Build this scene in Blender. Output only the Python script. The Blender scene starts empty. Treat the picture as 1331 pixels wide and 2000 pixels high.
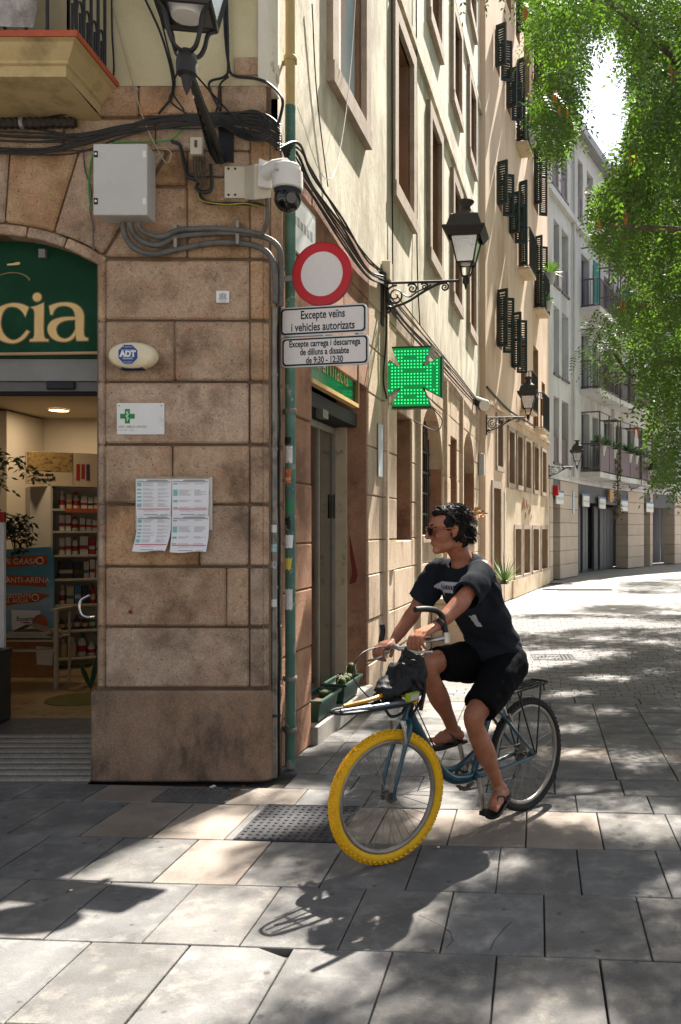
import bpy, bmesh, math, random
import numpy as np
from math import sin, cos, pi, radians, sqrt, atan2
from mathutils import Vector, Matrix, noise
from mathutils.bvhtree import BVHTree
random.seed(7)
V = Vector
sc = bpy.context.scene
COL = sc.collection

# ------------------------------------------------------------------ camera, light, exposure
EYE = 1.64                                  # eye height of the photographer
cam_d = bpy.data.cameras.new('camera')
cam = bpy.data.objects.new('camera', cam_d)
COL.objects.link(cam)
cam.location = (0, 0, EYE)
cam.rotation_euler = (pi / 2, 0, 0)         # level, looking straight along +Y (shifted lens)
cam_d.sensor_fit = 'HORIZONTAL'
cam_d.sensor_width = 36.0
cam_d.lens = 1700 * 36.0 / 1331
cam_d.shift_x = (665.5 - 930) / 1331
cam_d.shift_y = (1035 - 1000) / 1331
cam_d.clip_start = 0.05
cam_d.clip_end = 2000
sc.camera = cam

SUN = V((0.86, 2.12, 3.35)).normalized()    # towards the sun
elev = math.asin(SUN.z)
w = bpy.data.worlds.new('World')
sc.world = w
w.use_nodes = True
nt = w.node_tree
for n in list(nt.nodes):
    nt.nodes.remove(n)
sky = nt.nodes.new('ShaderNodeTexSky')
sky.sky_type = 'NISHITA'
sky.sun_disc = False
sky.sun_elevation = elev
sky.sun_rotation = atan2(SUN.x, SUN.y)
sky.air_density = 1.0
sky.dust_density = 2.5
sky.ozone_density = 1.0
hs = nt.nodes.new('ShaderNodeHueSaturation')
hs.inputs['Saturation'].default_value = 0.45
bg = nt.nodes.new('ShaderNodeBackground')
bg.inputs['Strength'].default_value = 0.05
wo = nt.nodes.new('ShaderNodeOutputWorld')
nt.links.new(sky.outputs[0], hs.inputs['Color'])
nt.links.new(hs.outputs[0], bg.inputs['Color'])
nt.links.new(bg.outputs[0], wo.inputs['Surface'])

sd = bpy.data.lights.new('sun', 'SUN')
sd.energy = 5.0
sd.angle = radians(0.6)
sd.color = (1.0, 0.95, 0.87)
so = bpy.data.objects.new('sun', sd)
COL.objects.link(so)
so.rotation_euler = SUN.to_track_quat('Z', 'Y').to_euler()
so.location = (6, 20, 30)

sc.view_settings.view_transform = 'Standard'
sc.view_settings.look = 'None'
sc.view_settings.gamma = 1
sc.view_settings.use_curve_mapping = False
sc.view_settings.exposure = 2.15
sc.render.engine = 'CYCLES'
sc.cycles.max_bounces = 7
sc.cycles.diffuse_bounces = 4
sc.cycles.glossy_bounces = 3
sc.cycles.transmission_bounces = 6
sc.cycles.transparent_max_bounces = 12
sc.cycles.caustics_reflective = False
sc.cycles.caustics_refractive = False
sc.cycles.sample_clamp_indirect = 6
try:
    sc.cycles.use_denoising = True
except Exception:
    pass

# ------------------------------------------------------------------ object helpers
WL = {}                                     # world location of every object made here
def tag(o, label=None, cat=None, group=None, kind=None):
    if label: o['label'] = label
    if cat: o['category'] = cat
    if group: o['group'] = group
    if kind: o['kind'] = kind
    return o

def put(o, loc, parent=None):
    COL.objects.link(o)
    WL[o.name] = V(loc)
    if parent is not None:
        o.parent = parent
        o.location = V(loc) - WL[parent.name]
    else:
        o.location = loc
    return o

def thing(name, loc, label, cat, group=None, kind=None):
    o = bpy.data.objects.new(name, None)
    o.empty_display_size = 0.1
    put(o, loc)
    return tag(o, label, cat, group, kind)

def copy_tree(o, parent=None, offset=None):
    c = o.copy()
    COL.objects.link(c)
    WL[c.name] = WL[o.name].copy()
    if parent is not None:
        c.parent = parent
    for ch in list(o.children):
        copy_tree(ch, c)
    return c

class Fr:
    """a local frame: (s along u, d along n, z up) -> world"""
    def __init__(s, o, u, n):
        s.o = V(o); s.u = V(u).normalized(); s.n = V(n).normalized()
    def __call__(s, a, d=0.0, z=0.0):
        return s.o + s.u * a + s.n * d + V((0, 0, z))

class MB:
    def __init__(s, fr=None):
        s.v = []; s.f = []; s.m = []; s.fr = fr; s.mi = 0
    def P(s, a, d, z):
        return s.fr(a, d, z) if s.fr else V((a, d, z))
    def add(s, vs, fs):
        b = len(s.v)
        s.v += [V(x) for x in vs]
        for f in fs:
            s.f.append(tuple(b + i for i in f)); s.m.append(s.mi)
    def box(s, a0, a1, d0, d1, z0, z1, faces='all'):
        vs = [s.P(a, d, z) for z in (z0, z1) for d in (d0, d1) for a in (a0, a1)]
        s.add(vs, [(0, 1, 3, 2), (4, 6, 7, 5), (0, 4, 5, 1), (2, 3, 7, 6), (0, 2, 6, 4), (1, 5, 7, 3)])
        return s
    def quad(s, a, b, c, d):
        s.add([a, b, c, d], [(0, 1, 2, 3)]); return s
    def poly(s, pts):
        s.add(pts, [tuple(range(len(pts)))]); return s
    def prism(s, pts, off):
        """closed solid: polygon pts pushed by off"""
        n = len(pts); off = V(off)
        vs = [V(p) for p in pts] + [V(p) + off for p in pts]
        fs = [tuple(range(n - 1, -1, -1)), tuple(range(n, 2 * n))]
        fs += [(i, (i + 1) % n, n + (i + 1) % n, n + i) for i in range(n)]
        s.add(vs, fs); return s
    def tube(s, pts, r, k=8, closed=False, cap=True):
        pts = [V(p) for p in pts]; n = len(pts)
        if not hasattr(r, '__len__'): r = [r] * n
        t0 = None; rings = []
        up = None
        for i in range(n):
            if closed: t = pts[(i + 1) % n] - pts[i - 1]
            elif i == 0: t = pts[1] - pts[0]
            elif i == n - 1: t = pts[-1] - pts[-2]
            else: t = (pts[i + 1] - pts[i]).normalized() + (pts[i] - pts[i - 1]).normalized()
            if t.length < 1e-9: t = V((0, 0, 1))
            t.normalize()
            if up is None:
                up = V((0, 0, 1)) if abs(t.z) < 0.9 else V((1, 0, 0))
                up = (up - t * up.dot(t)).normalized()
            else:
                up = (up - t * up.dot(t))
                if up.length < 1e-6: up = t.orthogonal()
                up.normalize()
            b = t.cross(up)
            rings.append([pts[i] + (up * cos(2 * pi * j / k) + b * sin(2 * pi * j / k)) * r[i] for j in range(k)])
        vs = [p for rg in rings for p in rg]
        fs = []
        for i in range(n if closed else n - 1):
            i2 = (i + 1) % n
            for j in range(k):
                j2 = (j + 1) % k
                fs.append((i * k + j, i * k + j2, i2 * k + j2, i2 * k + j))
        if cap and not closed:
            fs.append(tuple(range(k - 1, -1, -1)))
            fs.append(tuple((n - 1) * k + j for j in range(k)))
        s.add(vs, fs); return s
    def lathe(s, prof, o, ax=(0, 0, 1), k=16, ph=0.0, cap=True):
        """prof: list of (radius, height along ax)"""
        o = V(o); ax = V(ax).normalized()
        e1 = ax.orthogonal().normalized() if abs(ax.z) < 0.99 else V((1, 0, 0)); e2 = ax.cross(e1)
        vs = []
        for (r, h) in prof:
            for j in range(k):
                a = 2 * pi * j / k + ph
                vs.append(o + ax * h + (e1 * cos(a) + e2 * sin(a)) * max(r, 1e-5))
        fs = []
        for i in range(len(prof) - 1):
            for j in range(k):
                j2 = (j + 1) % k
                fs.append((i * k + j, i * k + j2, (i + 1) * k + j2, (i + 1) * k + j))
        if cap:
            fs.append(tuple(range(k - 1, -1, -1)))
            fs.append(tuple((len(prof) - 1) * k + j for j in range(k)))
        s.add(vs, fs); return s
    def ball(s, c, r, k=10, m=6, sc_=(1, 1, 1), R=None):
        c = V(c); vs = []; fs = []
        for i in range(m + 1):
            th = pi * i / m
            for j in range(k):
                p = V((sin(th) * cos(2 * pi * j / k) * sc_[0], sin(th) * sin(2 * pi * j / k) * sc_[1], cos(th) * sc_[2])) * r
                if R: p = R @ p
                vs.append(c + p)
        for i in range(m):
            for j in range(k):
                j2 = (j + 1) % k
                fs.append((i * k + j, (i + 1) * k + j, (i + 1) * k + j2, i * k + j2))
        s.add(vs, fs); return s
    def mesh(s, name, mats, smooth=False, bevel=0, seg=1, origin=None, fix=True, weld=False):
        me = bpy.data.meshes.new(name)
        vs = s.v
        if origin is None:
            xs = [p.x for p in vs]; ys = [p.y for p in vs]; zs = [p.z for p in vs]
            origin = V(((min(xs) + max(xs)) / 2, (min(ys) + max(ys)) / 2, min(zs)))
        origin = V(origin)
        me.from_pydata([tuple(p - origin) for p in vs], [], s.f)
        if not isinstance(mats, (list, tuple)): mats = [mats]
        for m in mats: me.materials.append(m)
        if len(mats) > 1:
            me.polygons.foreach_set('material_index', s.m)
        if fix or bevel or weld:
            bm = bmesh.new(); bm.from_mesh(me)
            if weld: bmesh.ops.remove_doubles(bm, verts=bm.verts, dist=1e-5)
            if fix: bmesh.ops.recalc_face_normals(bm, faces=bm.faces)
            if bevel:
                es = [e for e in bm.edges if len(e.link_faces) == 2 and e.calc_face_angle(0) > 0.6]
                bmesh.ops.bevel(bm, geom=es, offset=bevel, segments=seg, affect='EDGES', clamp_overlap=True, profile=0.6)
            bm.to_mesh(me); bm.free()
        if smooth:
            me.polygons.foreach_set('use_smooth', [True] * len(me.polygons))
            if smooth != 'all':
                try: me.set_sharp_from_angle(angle=radians(40))
                except Exception: pass
        me.update()
        return me, origin
    def build(s, name, mats, parent=None, smooth=False, bevel=0, seg=1, origin=None, fix=True, weld=False):
        me, o = s.mesh(name, mats, smooth, bevel, seg, origin, fix, weld)
        ob = bpy.data.objects.new(name, me)
        return put(ob, o, parent)

def smooth_path(pts, n=8, closed=False):
    """Catmull-Rom"""
    pts = [V(p) for p in pts]; out = []; N = len(pts)
    rng = range(N) if closed else range(N - 1)
    for i in rng:
        p1 = pts[i]; p2 = pts[(i + 1) % N]
        p0 = pts[i - 1] if (closed or i > 0) else p1 * 2 - p2
        p3 = pts[(i + 2) % N] if (closed or i + 2 < N) else p2 * 2 - p1
        for j in range(n):
            t = j / n
            out.append(0.5 * ((2 * p1) + (p2 - p0) * t + (2 * p0 - 5 * p1 + 4 * p2 - p3) * t * t + (3 * p1 - p0 - 3 * p2 + p3) * t ** 3))
    if not closed: out.append(pts[-1])
    return out

# ------------------------------------------------------------------ materials
def lin(h):
    h = h.lstrip('#'); c = [int(h[i:i + 2], 16) / 255 for i in (0, 2, 4)]
    return tuple(x / 12.92 if x <= .04045 else ((x + .055) / 1.055) ** 2.4 for x in c) + (1,)

MATS = {}
def nm(name, cols, scale=4.0, rough=0.8, bump=0.0, bscale=80.0, orand=0.0, stretch=(1, 1, 1), metal=0.0, spec=0.35,
       speck=0.0, speck_scale=150.0, stain=None, stain_scale=1.5, stain_lo=0.5, stain_hi=0.62, emit=None, coat=0.0, rvar=0.0, hrand=0.0, stain2=None, stain_amt=.85, spots=None):
    """procedural surface: noise through a colour ramp, speckle, stains with a shape of their own, per-object tone, relief"""
    if name in MATS: return MATS[name]
    m = bpy.data.materials.new(name); m.use_nodes = True
    t = m.node_tree; N = t.nodes; L = t.links
    b = N['Principled BSDF']
    def nn(k, **kw):
        x = N.new(k)
        for a, v in kw.items(): setattr(x, a, v)
        return x
    geo = nn('ShaderNodeNewGeometry')
    mp = nn('ShaderNodeMapping'); mp.inputs['Scale'].default_value = stretch
    L.new(geo.outputs['Position'], mp.inputs['Vector'])
    oi = nn('ShaderNodeObjectInfo')
    if isinstance(cols, str): cols = [cols]
    n1 = nn('ShaderNodeTexNoise'); n1.inputs['Scale'].default_value = scale; n1.inputs['Detail'].default_value = 8; n1.inputs['Roughness'].default_value = 0.62
    L.new(mp.outputs[0], n1.inputs['Vector'])
    if len(cols) > 1:
        cr = nn('ShaderNodeValToRGB'); e = cr.color_ramp.elements
        k = len(cols)
        e[0].position = .28; e[0].color = lin(cols[0]); e[1].position = .72; e[1].color = lin(cols[-1])
        for i in range(1, k - 1):
            x = e.new(.28 + .44 * i / (k - 1)); x.color = lin(cols[i])
        L.new(n1.outputs['Fac'], cr.inputs[0]); c = cr.outputs[0]
    else:
        rgb = nn('ShaderNodeRGB'); rgb.outputs[0].default_value = lin(cols[0]); c = rgb.outputs[0]
    def mixc(fac, c1, col, mode='MIX'):
        mx = nn('ShaderNodeMix', data_type='RGBA', blend_type=mode)
        if hasattr(fac, 'is_output') or not isinstance(fac, (int, float)): L.new(fac, mx.inputs[0])
        else: mx.inputs[0].default_value = fac
        L.new(c1, mx.inputs[6])
        if isinstance(col, tuple): mx.inputs[7].default_value = col
        else: L.new(col, mx.inputs[7])
        return mx.outputs[2]
    for st, ss, off in ((stain, stain_scale, 3.1), (stain2, stain_scale * 2.7, 9.7)):
        if st:
            ad = nn('ShaderNodeVectorMath', operation='ADD'); ad.inputs[1].default_value = (off, off * 2, off)
            L.new(mp.outputs[0], ad.inputs[0])
            ns = nn('ShaderNodeTexNoise'); ns.inputs['Scale'].default_value = ss; ns.inputs['Detail'].default_value = 9; ns.inputs['Roughness'].default_value = 0.68
            L.new(ad.outputs[0], ns.inputs['Vector'])
            mr = nn('ShaderNodeMapRange'); mr.inputs[1].default_value = stain_lo; mr.inputs[2].default_value = stain_hi
            mr.inputs[4].default_value = stain_amt
            L.new(ns.outputs['Fac'], mr.inputs[0])
            c = mixc(mr.outputs[0], c, lin(st))
    if spots:                                               # gum spots, pits and droppings: (colour, scale, size)
        vo = nn('ShaderNodeTexVoronoi'); vo.inputs['Scale'].default_value = spots[1]; vo.inputs['Randomness'].default_value = 1
        L.new(geo.outputs['Position'], vo.inputs['Vector'])
        mr = nn('ShaderNodeMapRange'); mr.inputs[1].default_value = spots[2]; mr.inputs[2].default_value = spots[2] * .6; mr.inputs[4].default_value = .6
        L.new(vo.outputs['Distance'], mr.inputs[0]); c = mixc(mr.outputs[0], c, lin(spots[0]))
    if speck:
        n2 = nn('ShaderNodeTexNoise'); n2.inputs['Scale'].default_value = speck_scale; n2.inputs['Detail'].default_value = 2
        L.new(geo.outputs['Position'], n2.inputs['Vector'])
        mr = nn('ShaderNodeMapRange'); mr.inputs[1].default_value = .3; mr.inputs[2].default_value = .7
        mr.inputs[3].default_value = 1 - speck; mr.inputs[4].default_value = 1 + speck
        L.new(n2.outputs['Fac'], mr.inputs[0])
        vm = nn('ShaderNodeVectorMath', operation='SCALE'); L.new(c, vm.inputs[0]); L.new(mr.outputs[0], vm.inputs['Scale']); c = vm.outputs[0]
    if orand or hrand:
        hv = nn('ShaderNodeHueSaturation')
        mr = nn('ShaderNodeMapRange'); mr.inputs[3].default_value = 1 - orand; mr.inputs[4].default_value = 1 + orand
        L.new(oi.outputs['Random'], mr.inputs[0]); L.new(mr.outputs[0], hv.inputs['Value'])
        if hrand:
            ma = nn('ShaderNodeMath', operation='MULTIPLY'); ma.inputs[1].default_value = 7.31
            fr = nn('ShaderNodeMath', operation='FRACT'); L.new(oi.outputs['Random'], ma.inputs[0]); L.new(ma.outputs[0], fr.inputs[0])
            m2 = nn('ShaderNodeMapRange'); m2.inputs[3].default_value = 1 - hrand * 12; m2.inputs[4].default_value = 1 + hrand * 12
            L.new(fr.outputs[0], m2.inputs[0]); L.new(m2.outputs[0], hv.inputs['Saturation'])
        L.new(c, hv.inputs['Color']); c = hv.outputs[0]
    L.new(c, b.inputs['Base Color'])
    b.inputs['Roughness'].default_value = rough
    if rvar:
        mr = nn('ShaderNodeMapRange'); mr.inputs[1].default_value = .35; mr.inputs[2].default_value = .65
        mr.inputs[3].default_value = max(0.05, rough - rvar); mr.inputs[4].default_value = min(1, rough + rvar)
        L.new(n1.outputs['Fac'], mr.inputs[0]); L.new(mr.outputs[0], b.inputs['Roughness'])
    b.inputs['Metallic'].default_value = metal
    b.inputs['Specular IOR Level'].default_value = spec
    b.inputs['Coat Weight'].default_value = coat
    if emit:
        b.inputs['Emission Color'].default_value = lin(emit[0]); b.inputs['Emission Strength'].default_value = emit[1]
    if bump:
        n3 = nn('ShaderNodeTexNoise'); n3.inputs['Scale'].default_value = bscale; n3.inputs['Detail'].default_value = 5; n3.inputs['Roughness'].default_value = .65
        L.new(mp.outputs[0] if stretch != (1, 1, 1) else geo.outputs['Position'], n3.inputs['Vector'])
        bp = nn('ShaderNodeBump'); bp.inputs['Strength'].default_value = bump; bp.inputs['Distance'].default_value = 0.008
        ad = nn('ShaderNodeMath', operation='ADD'); L.new(n3.outputs['Fac'], ad.inputs[0]); L.new(n1.outputs['Fac'], ad.inputs[1])
        L.new(ad.outputs[0], bp.inputs['Height']); L.new(bp.outputs[0], b.inputs['Normal'])
    MATS[name] = m
    return m

def glass(name, tint='#ffffff', rough=0.02, mixv=0.8):
    """thin pane: mostly clear with a reflection"""
    if name in MATS: return MATS[name]
    m = bpy.data.materials.new(name); m.use_nodes = True
    t = m.node_tree; N = t.nodes; L = t.links
    for n in list(N): N.remove(n)
    o = N.new('ShaderNodeOutputMaterial'); tr = N.new('ShaderNodeBsdfTransparent'); gl = N.new('ShaderNodeBsdfGlossy')
    tr.inputs[0].default_value = lin(tint); gl.inputs['Roughness'].default_value = rough
    mx = N.new('ShaderNodeMixShader'); fr = N.new('ShaderNodeFresnel'); fr.inputs[0].default_value = 1.5
    ad = N.new('ShaderNodeMath'); ad.operation = 'ADD'; ad.inputs[1].default_value = 1 - mixv; ad.use_clamp = True
    L.new(fr.outputs[0], ad.inputs[0]); L.new(ad.outputs[0], mx.inputs[0]); L.new(tr.outputs[0], mx.inputs[1]); L.new(gl.outputs[0], mx.inputs[2]); L.new(mx.outputs[0], o.inputs[0])
    MATS[name] = m
    return m

def text(name, body, size, fr, a, d, z, m, parent=None, xs=1.0, align='CENTER', bold=0.0, shear=0.0, line=1.0):
    """flat lettering on the plane of frame fr, centred at (a, z)"""
    cu = bpy.data.curves.new(name, 'FONT')
    cu.body = body; cu.size = size; cu.align_x = align; cu.align_y = 'CENTER'; cu.offset = bold; cu.shear = shear
    cu.space_line = line; cu.resolution_u = 3
    tmp = bpy.data.objects.new('tmp', cu); COL.objects.link(tmp)
    bpy.context.view_layer.update()
    me = bpy.data.meshes.new_from_object(tmp.evaluated_get(bpy.context.evaluated_depsgraph_get()))
    COL.objects.unlink(tmp); bpy.data.objects.remove(tmp)
    o0 = fr(a, d, z)
    for v in me.vertices:
        x, y = v.co.x * xs, v.co.y
        v.co = fr(a + x, d, z + y) - o0
    me.materials.clear(); me.materials.append(m)
    me.name = name
    ob = bpy.data.objects.new(name, me)
    return put(ob, o0, parent)
# ------------------------------------------------------------------ planes of the place
FR = Fr((0, 5.667, 0), (1, 0, 0), (0, -1, 0))               # pharmacy front, faces the camera
K1, K2 = 0.1176, 0.2315
S1 = Fr((K1 * 5.667 - 2.033, 5.667, 0), (K1, 1, 0), (1, -K1, 0))    # long side facade of the corner house
S2 = Fr((K2 * 18.0 - 3.967, 18.0, 0), (K2, 1, 0), (1, -K2, 0))      # second house
def fx(p): return (p - 930) / 300.0
def fz(p): return EYE - (p - 1035) / 300.0
def at(px, py, Y): return V(((px - 930) / 1700.0 * Y, Y, EYE - (py - 1035) / 1700.0 * Y))
def y1(Y): return (Y - 5.667) * sqrt(1 + K1 * K1)           # street distance -> distance along S1
def y2(Y): return (Y - 18.0) * sqrt(1 + K2 * K2)
def s1p(px, py):
    Y = 2.033 / (K1 - (px - 930) / 1700.0); return y1(Y), EYE - (py - 1035) * Y / 1700.0
def s2p(px, py):
    Y = 3.967 / (K2 - (px - 930) / 1700.0); return y2(Y), EYE - (py - 1035) * Y / 1700.0

# ------------------------------------------------------------------ surface materials
M_stone = nm('sandstone', ['#755c47', '#957a60', '#ac9176', '#8a6750'], 4.2, .9, .75, 45, orand=.12, hrand=.014, speck=.2, speck_scale=75, stain_amt=.6, spots=('#3a2a20', 26.0, .17), stain='#513c2c', stain_scale=2.2, stain_lo=.52, stain_hi=.64, stain2='#a67d63')
M_plinth = nm('dirty_sandstone', ['#6a5544', '#8a715c', '#9f866e'], 2.6, .92, .6, 40, speck=.25, speck_scale=120, stain='#3d332b', stain_scale=1.5, stain_lo=.48, stain_hi=.62, stretch=(1, 1, .55), stain2='#94765f')
M_mortar = nm('mortar', ['#5d4b3d', '#74604d'], 6, .95, .5, 60)
M_sidestone = nm('pale_sandstone', ['#a38c74', '#baa38a', '#c8b39b'], 2.4, .9, .55, 50, orand=.13, speck=.2, speck_scale=90, stain='#77573f', stain_scale=1.7, stain_lo=.54, stain_hi=.7, stretch=(1, 1, .6))
M_redstone = nm('red_sandstone', ['#85614b', '#9c7359', '#ab8265'], 2.8, .9, .5, 50, orand=.14, speck=.2, speck_scale=100, stain='#6b4a3a', stain_scale=1.7)
M_plasterF = nm('ochre_plaster', ['#afa279', '#beb18c', '#c7bb97'], 1.6, .9, .25, 70, stain='#93835c', stain_scale=1.1, stain_lo=.55, stain_hi=.72, speck=.07)
M_plasterS = nm('cream_plaster', ['#b3a994', '#c9bfab', '#d7cdb9'], 1.4, .92, .7, 28, stain='#82765f', stain_scale=1.3, stain_lo=.48, stain_hi=.66, stretch=(1, 1, .45), speck=.08, stain2='#a0937d')
M_frame = nm('window_stone', ['#8d7c6c', '#a08f7f', '#ad9c8b'], 5, .9, .4, 70, speck=.15, orand=.08)
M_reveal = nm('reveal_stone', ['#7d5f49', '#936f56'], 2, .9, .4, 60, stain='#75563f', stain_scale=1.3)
M_pink = nm('pink_fill', ['#c9a79b', '#d6bcb1', '#c5cbd0'], 1.5, .9, .3, 50, stain='#c8d0d6', stain_scale=.7, stretch=(1, 1, .3))
M_dark = nm('dark_void', '#17140f', rough=.9)
M_iron = nm('black_iron', ['#1c1a19', '#2b2725'], 20, .55, .2, 120, spec=.4)
M_b2 = nm('tan_plaster', ['#c4a78d', '#d0b59c', '#dac1aa'], .9, .92, .35, 30, stain='#a08062', stain_scale=.6, stain_lo=.5, stain_hi=.7, stretch=(1, 1, .4), speck=.06)
M_b2low = nm('worn_tan_render', ['#b8a184', '#c8b499', '#d4c2a9'], 1.2, .92, .5, 30, stain='#a98f70', stain_scale=.9, stain_lo=.5, stain_hi=.66, speck=.1)
M_b3 = nm('grey_render', ['#b5b2b0', '#c6c3c1', '#cfcbc8'], .8, .9, .25, 30, stain='#a3a09d', stain_scale=.6, stretch=(1, 1, .35), speck=.05)
M_b3stone = nm('beige_cladding', ['#b7a595', '#c7b6a6'], 1.4, .85, .3, 40, orand=.07, speck=.08)
M_b3dark = nm('charcoal_steel', ['#4a4a4c', '#565658'], 3, .6, .1, 60)
M_mauve = nm('mauve_metal', ['#57454a', '#665257'], 4, .55)
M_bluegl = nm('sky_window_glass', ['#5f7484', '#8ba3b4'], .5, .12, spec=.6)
M_darkgl = nm('dark_window_glass', ['#1d2226', '#2c3338'], .8, .1, spec=.6)
M_shut = nm('green_black_shutter', ['#1f2b2a', '#273533'], 8, .6, .2, 60, orand=.12)
M_zinc = nm('zinc_roof', ['#77787a', '#8b8c8d'], 2, .5)
M_redtile = nm('red_tile_edge', ['#9c4a30', '#b35a3a'], 12, .75, .3, 60)
M_moss = nm('balcony_plaster', ['#b09a6d', '#bfa97b'], 2, .92, .3, 40, stain='#7a6748', stain_scale=1.6, stain_lo=.52, stain_hi=.66, speck=.08)

def sheet(mb, fr, s0, s1, z0, z1, holes, d=0.0, depth=0.3, reveal=True, rmi=0):
    """wall face with rectangular openings cut out, and the openings' reveals"""
    xs = sorted({s0, s1} | {min(max(h[k], s0), s1) for h in holes for k in (0, 1)})
    zs = sorted({z0, z1} | {min(max(h[k], z0), z1) for h in holes for k in (2, 3)})
    for i in range(len(xs) - 1):
        for j in range(len(zs) - 1):
            cx, cz = (xs[i] + xs[i + 1]) / 2, (zs[j] + zs[j + 1]) / 2
            if any(h[0] < cx < h[1] and h[2] < cz < h[3] for h in holes): continue
            mb.quad(fr(xs[i], d, zs[j]), fr(xs[i + 1], d, zs[j]), fr(xs[i + 1], d, zs[j + 1]), fr(xs[i], d, zs[j + 1]))
    if reveal:
        mb.mi = rmi
        for (a, b, c, e) in [h[:4] for h in holes]:
            D = d - depth
            mb.quad(fr(a, d, c), fr(a, D, c), fr(a, D, e), fr(a, d, e))
            mb.quad(fr(b, d, c), fr(b, D, c), fr(b, D, e), fr(b, d, e))
            mb.quad(fr(a, d, c), fr(b, d, c), fr(b, D, c), fr(a, D, c))
            mb.quad(fr(a, d, e), fr(b, d, e), fr(b, D, e), fr(a, D, e))

def surround(fr, a, b, c, e, wdt, proud, parent, m, name='window_frame', sill=0.04):
    """stone band round an opening (one part)"""
    mb = MB(fr)
    mb.box(a - wdt, a, -.02, proud, c, e); mb.box(b, b + wdt, -.02, proud, c, e)
    mb.box(a - wdt, b + wdt, -.02, proud, e, e + wdt); mb.box(a - wdt, b + wdt, -.02, proud + .012, c - wdt, c)
    return mb.build(name, m, parent)

# ================================================================== GROUND
ground = MB().quad((-160, -30, -.035), (220, -30, -.035), (220, 400, -.035), (-160, 400, -.035)).build('ground', nm('joint_grit', ['#3b3833', '#4b463f'], 8, .95, .5, 60))
tag(ground, kind='structure')
M_slab = nm('basalt_slab', ['#565452', '#656361', '#73706d'], 3.1, .85, .4, 55, orand=.13, hrand=.03, speck=.1, speck_scale=160, stain='#4a4744', stain_amt=.5, stain_scale=2.6, stain_lo=.5, stain_hi=.66, rvar=.08, spec=.15, stain2='#8a857e', spots=('#35322f', 7.0, .11))
M_slabB = nm('warm_slab', ['#6b6056', '#7b7066', '#877a6e'], 2.3, .75, .35, 55, orand=.1, speck=.1, speck_scale=160, stain='#574e46', stain_scale=2.1, stain_lo=.52, stain_hi=.66, rvar=.1)
plaza = MB().quad((-60, -40, -.028), (70, -40, -.028), (70, .4, -.028), (-60, .4, -.028)).build('plaza', nm('plaza_paving', ['#75726e', '#8d8984'], 1.5, .85, .2, 30, speck=.1)); tag(plaza, kind='structure')
M_cob = nm('grey_cobble', ['#5f5d5b', '#74716e'], 5, .8, .4, 80, orand=.18, hrand=.03, speck=.12)
pav = MB().quad((-9, .4, -.03), (9, .4, -.03), (9, 8.55, -.03), (-9, 8.55, -.03)).build('pavement', MATS['joint_grit'])
tag(pav, kind='structure')
ET = V((.0704, .9975, 0)); EX = V((.9975, -.0704, 0))
def tp(x, t): return EX * x + ET * t
def s1x(t): return K1 * t - 2.033
rnd = random.Random(11)
def slab(poly, ztop, m, parent, name='paving_slab', bev=.0035, tilt=True):
    mb = MB()
    c = sum((V(p) for p in poly), V()) / len(poly)
    gx, gy = (rnd.uniform(-.004, .004), rnd.uniform(-.004, .004)) if tilt else (0, 0)
    top = []
    for p in poly:
        p = V(p); p.z = ztop + (p.x - c.x) * gx + (p.y - c.y) * gy; top.append(p)
    mb.prism([p - V((0, 0, .05)) for p in top], (0, 0, .05))
    return mb.build(name, m, parent, bevel=bev)
rows = [1.02, 1.61, 2.20, 2.77, 3.35, 3.927, 4.498, 5.084, 5.42, 5.75, 6.2, 6.62, 7.05, 7.5, 7.9, 8.27]
n_slab = 0
DRAIN = [(-1.44, 5.10), (-.66, 4.65)]
for i in range(len(rows) - 1):
    t0, t1 = rows[i], rows[i + 1]
    offx = [.13, .31, .05, .22, .0, .18, .35, .27, .12, .12, .12, .12, .12, .12, .12][i % 15]
    wt = .40 if t1 < 5.2 or i > 8 else .43
    x = -5.6 + offx
    xr = 5.4
    while x < xr:
        ww = wt * rnd.uniform(.97, 1.03) if i < 8 else wt
        g = .0022 + rnd.random() * .0025
        xa, xb = x + g, x + ww - g
        x += ww
        ta, tb = t0 + g, t1 - g
        pa = tp((xa + xb) / 2, (ta + tb) / 2)
        q = pa.x / pa.y * 1700 + 930
        if q < -160 or q > 2500: continue
        if pa.y > 5.55 and pa.x < s1x(pa.y) + .02: continue              # under the house
        poly = [tp(xa, ta), tp(xb, ta), tp(xb, tb), tp(xa, tb)]
        if i == 3 and -1.05 < pa.x < -.66:                              # slab with a broken corner
            poly = [tp(xa, ta), tp(xb, ta), tp(xb, tb - .07), tp(xb - .03, tb - .055), tp(xb - .13, tb), tp(xa, tb)]
        warm = (rnd.random() < .1) or (i in (6, 7) and pa.x < -1.2 and pa.x > -2.2) or (i == 6 and pa.x > -.8 and pa.x < .6)
        slab(poly, rnd.uniform(-.002, .002), M_slabB if warm else M_slab, pav)
        n_slab += 1
for k in range(14):                                                    # band of long kerb stones before the cobbles
    xa = -1.5 + k * .62
    p = tp(xa + .3, 8.41)
    if p.x < s1x(p.y): continue
    slab([tp(xa + .004, 8.275), tp(xa + .612, 8.275), tp(xa + .612, 8.55), tp(xa + .004, 8.55)], .001, M_slab, pav, 'kerb_stone')
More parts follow.
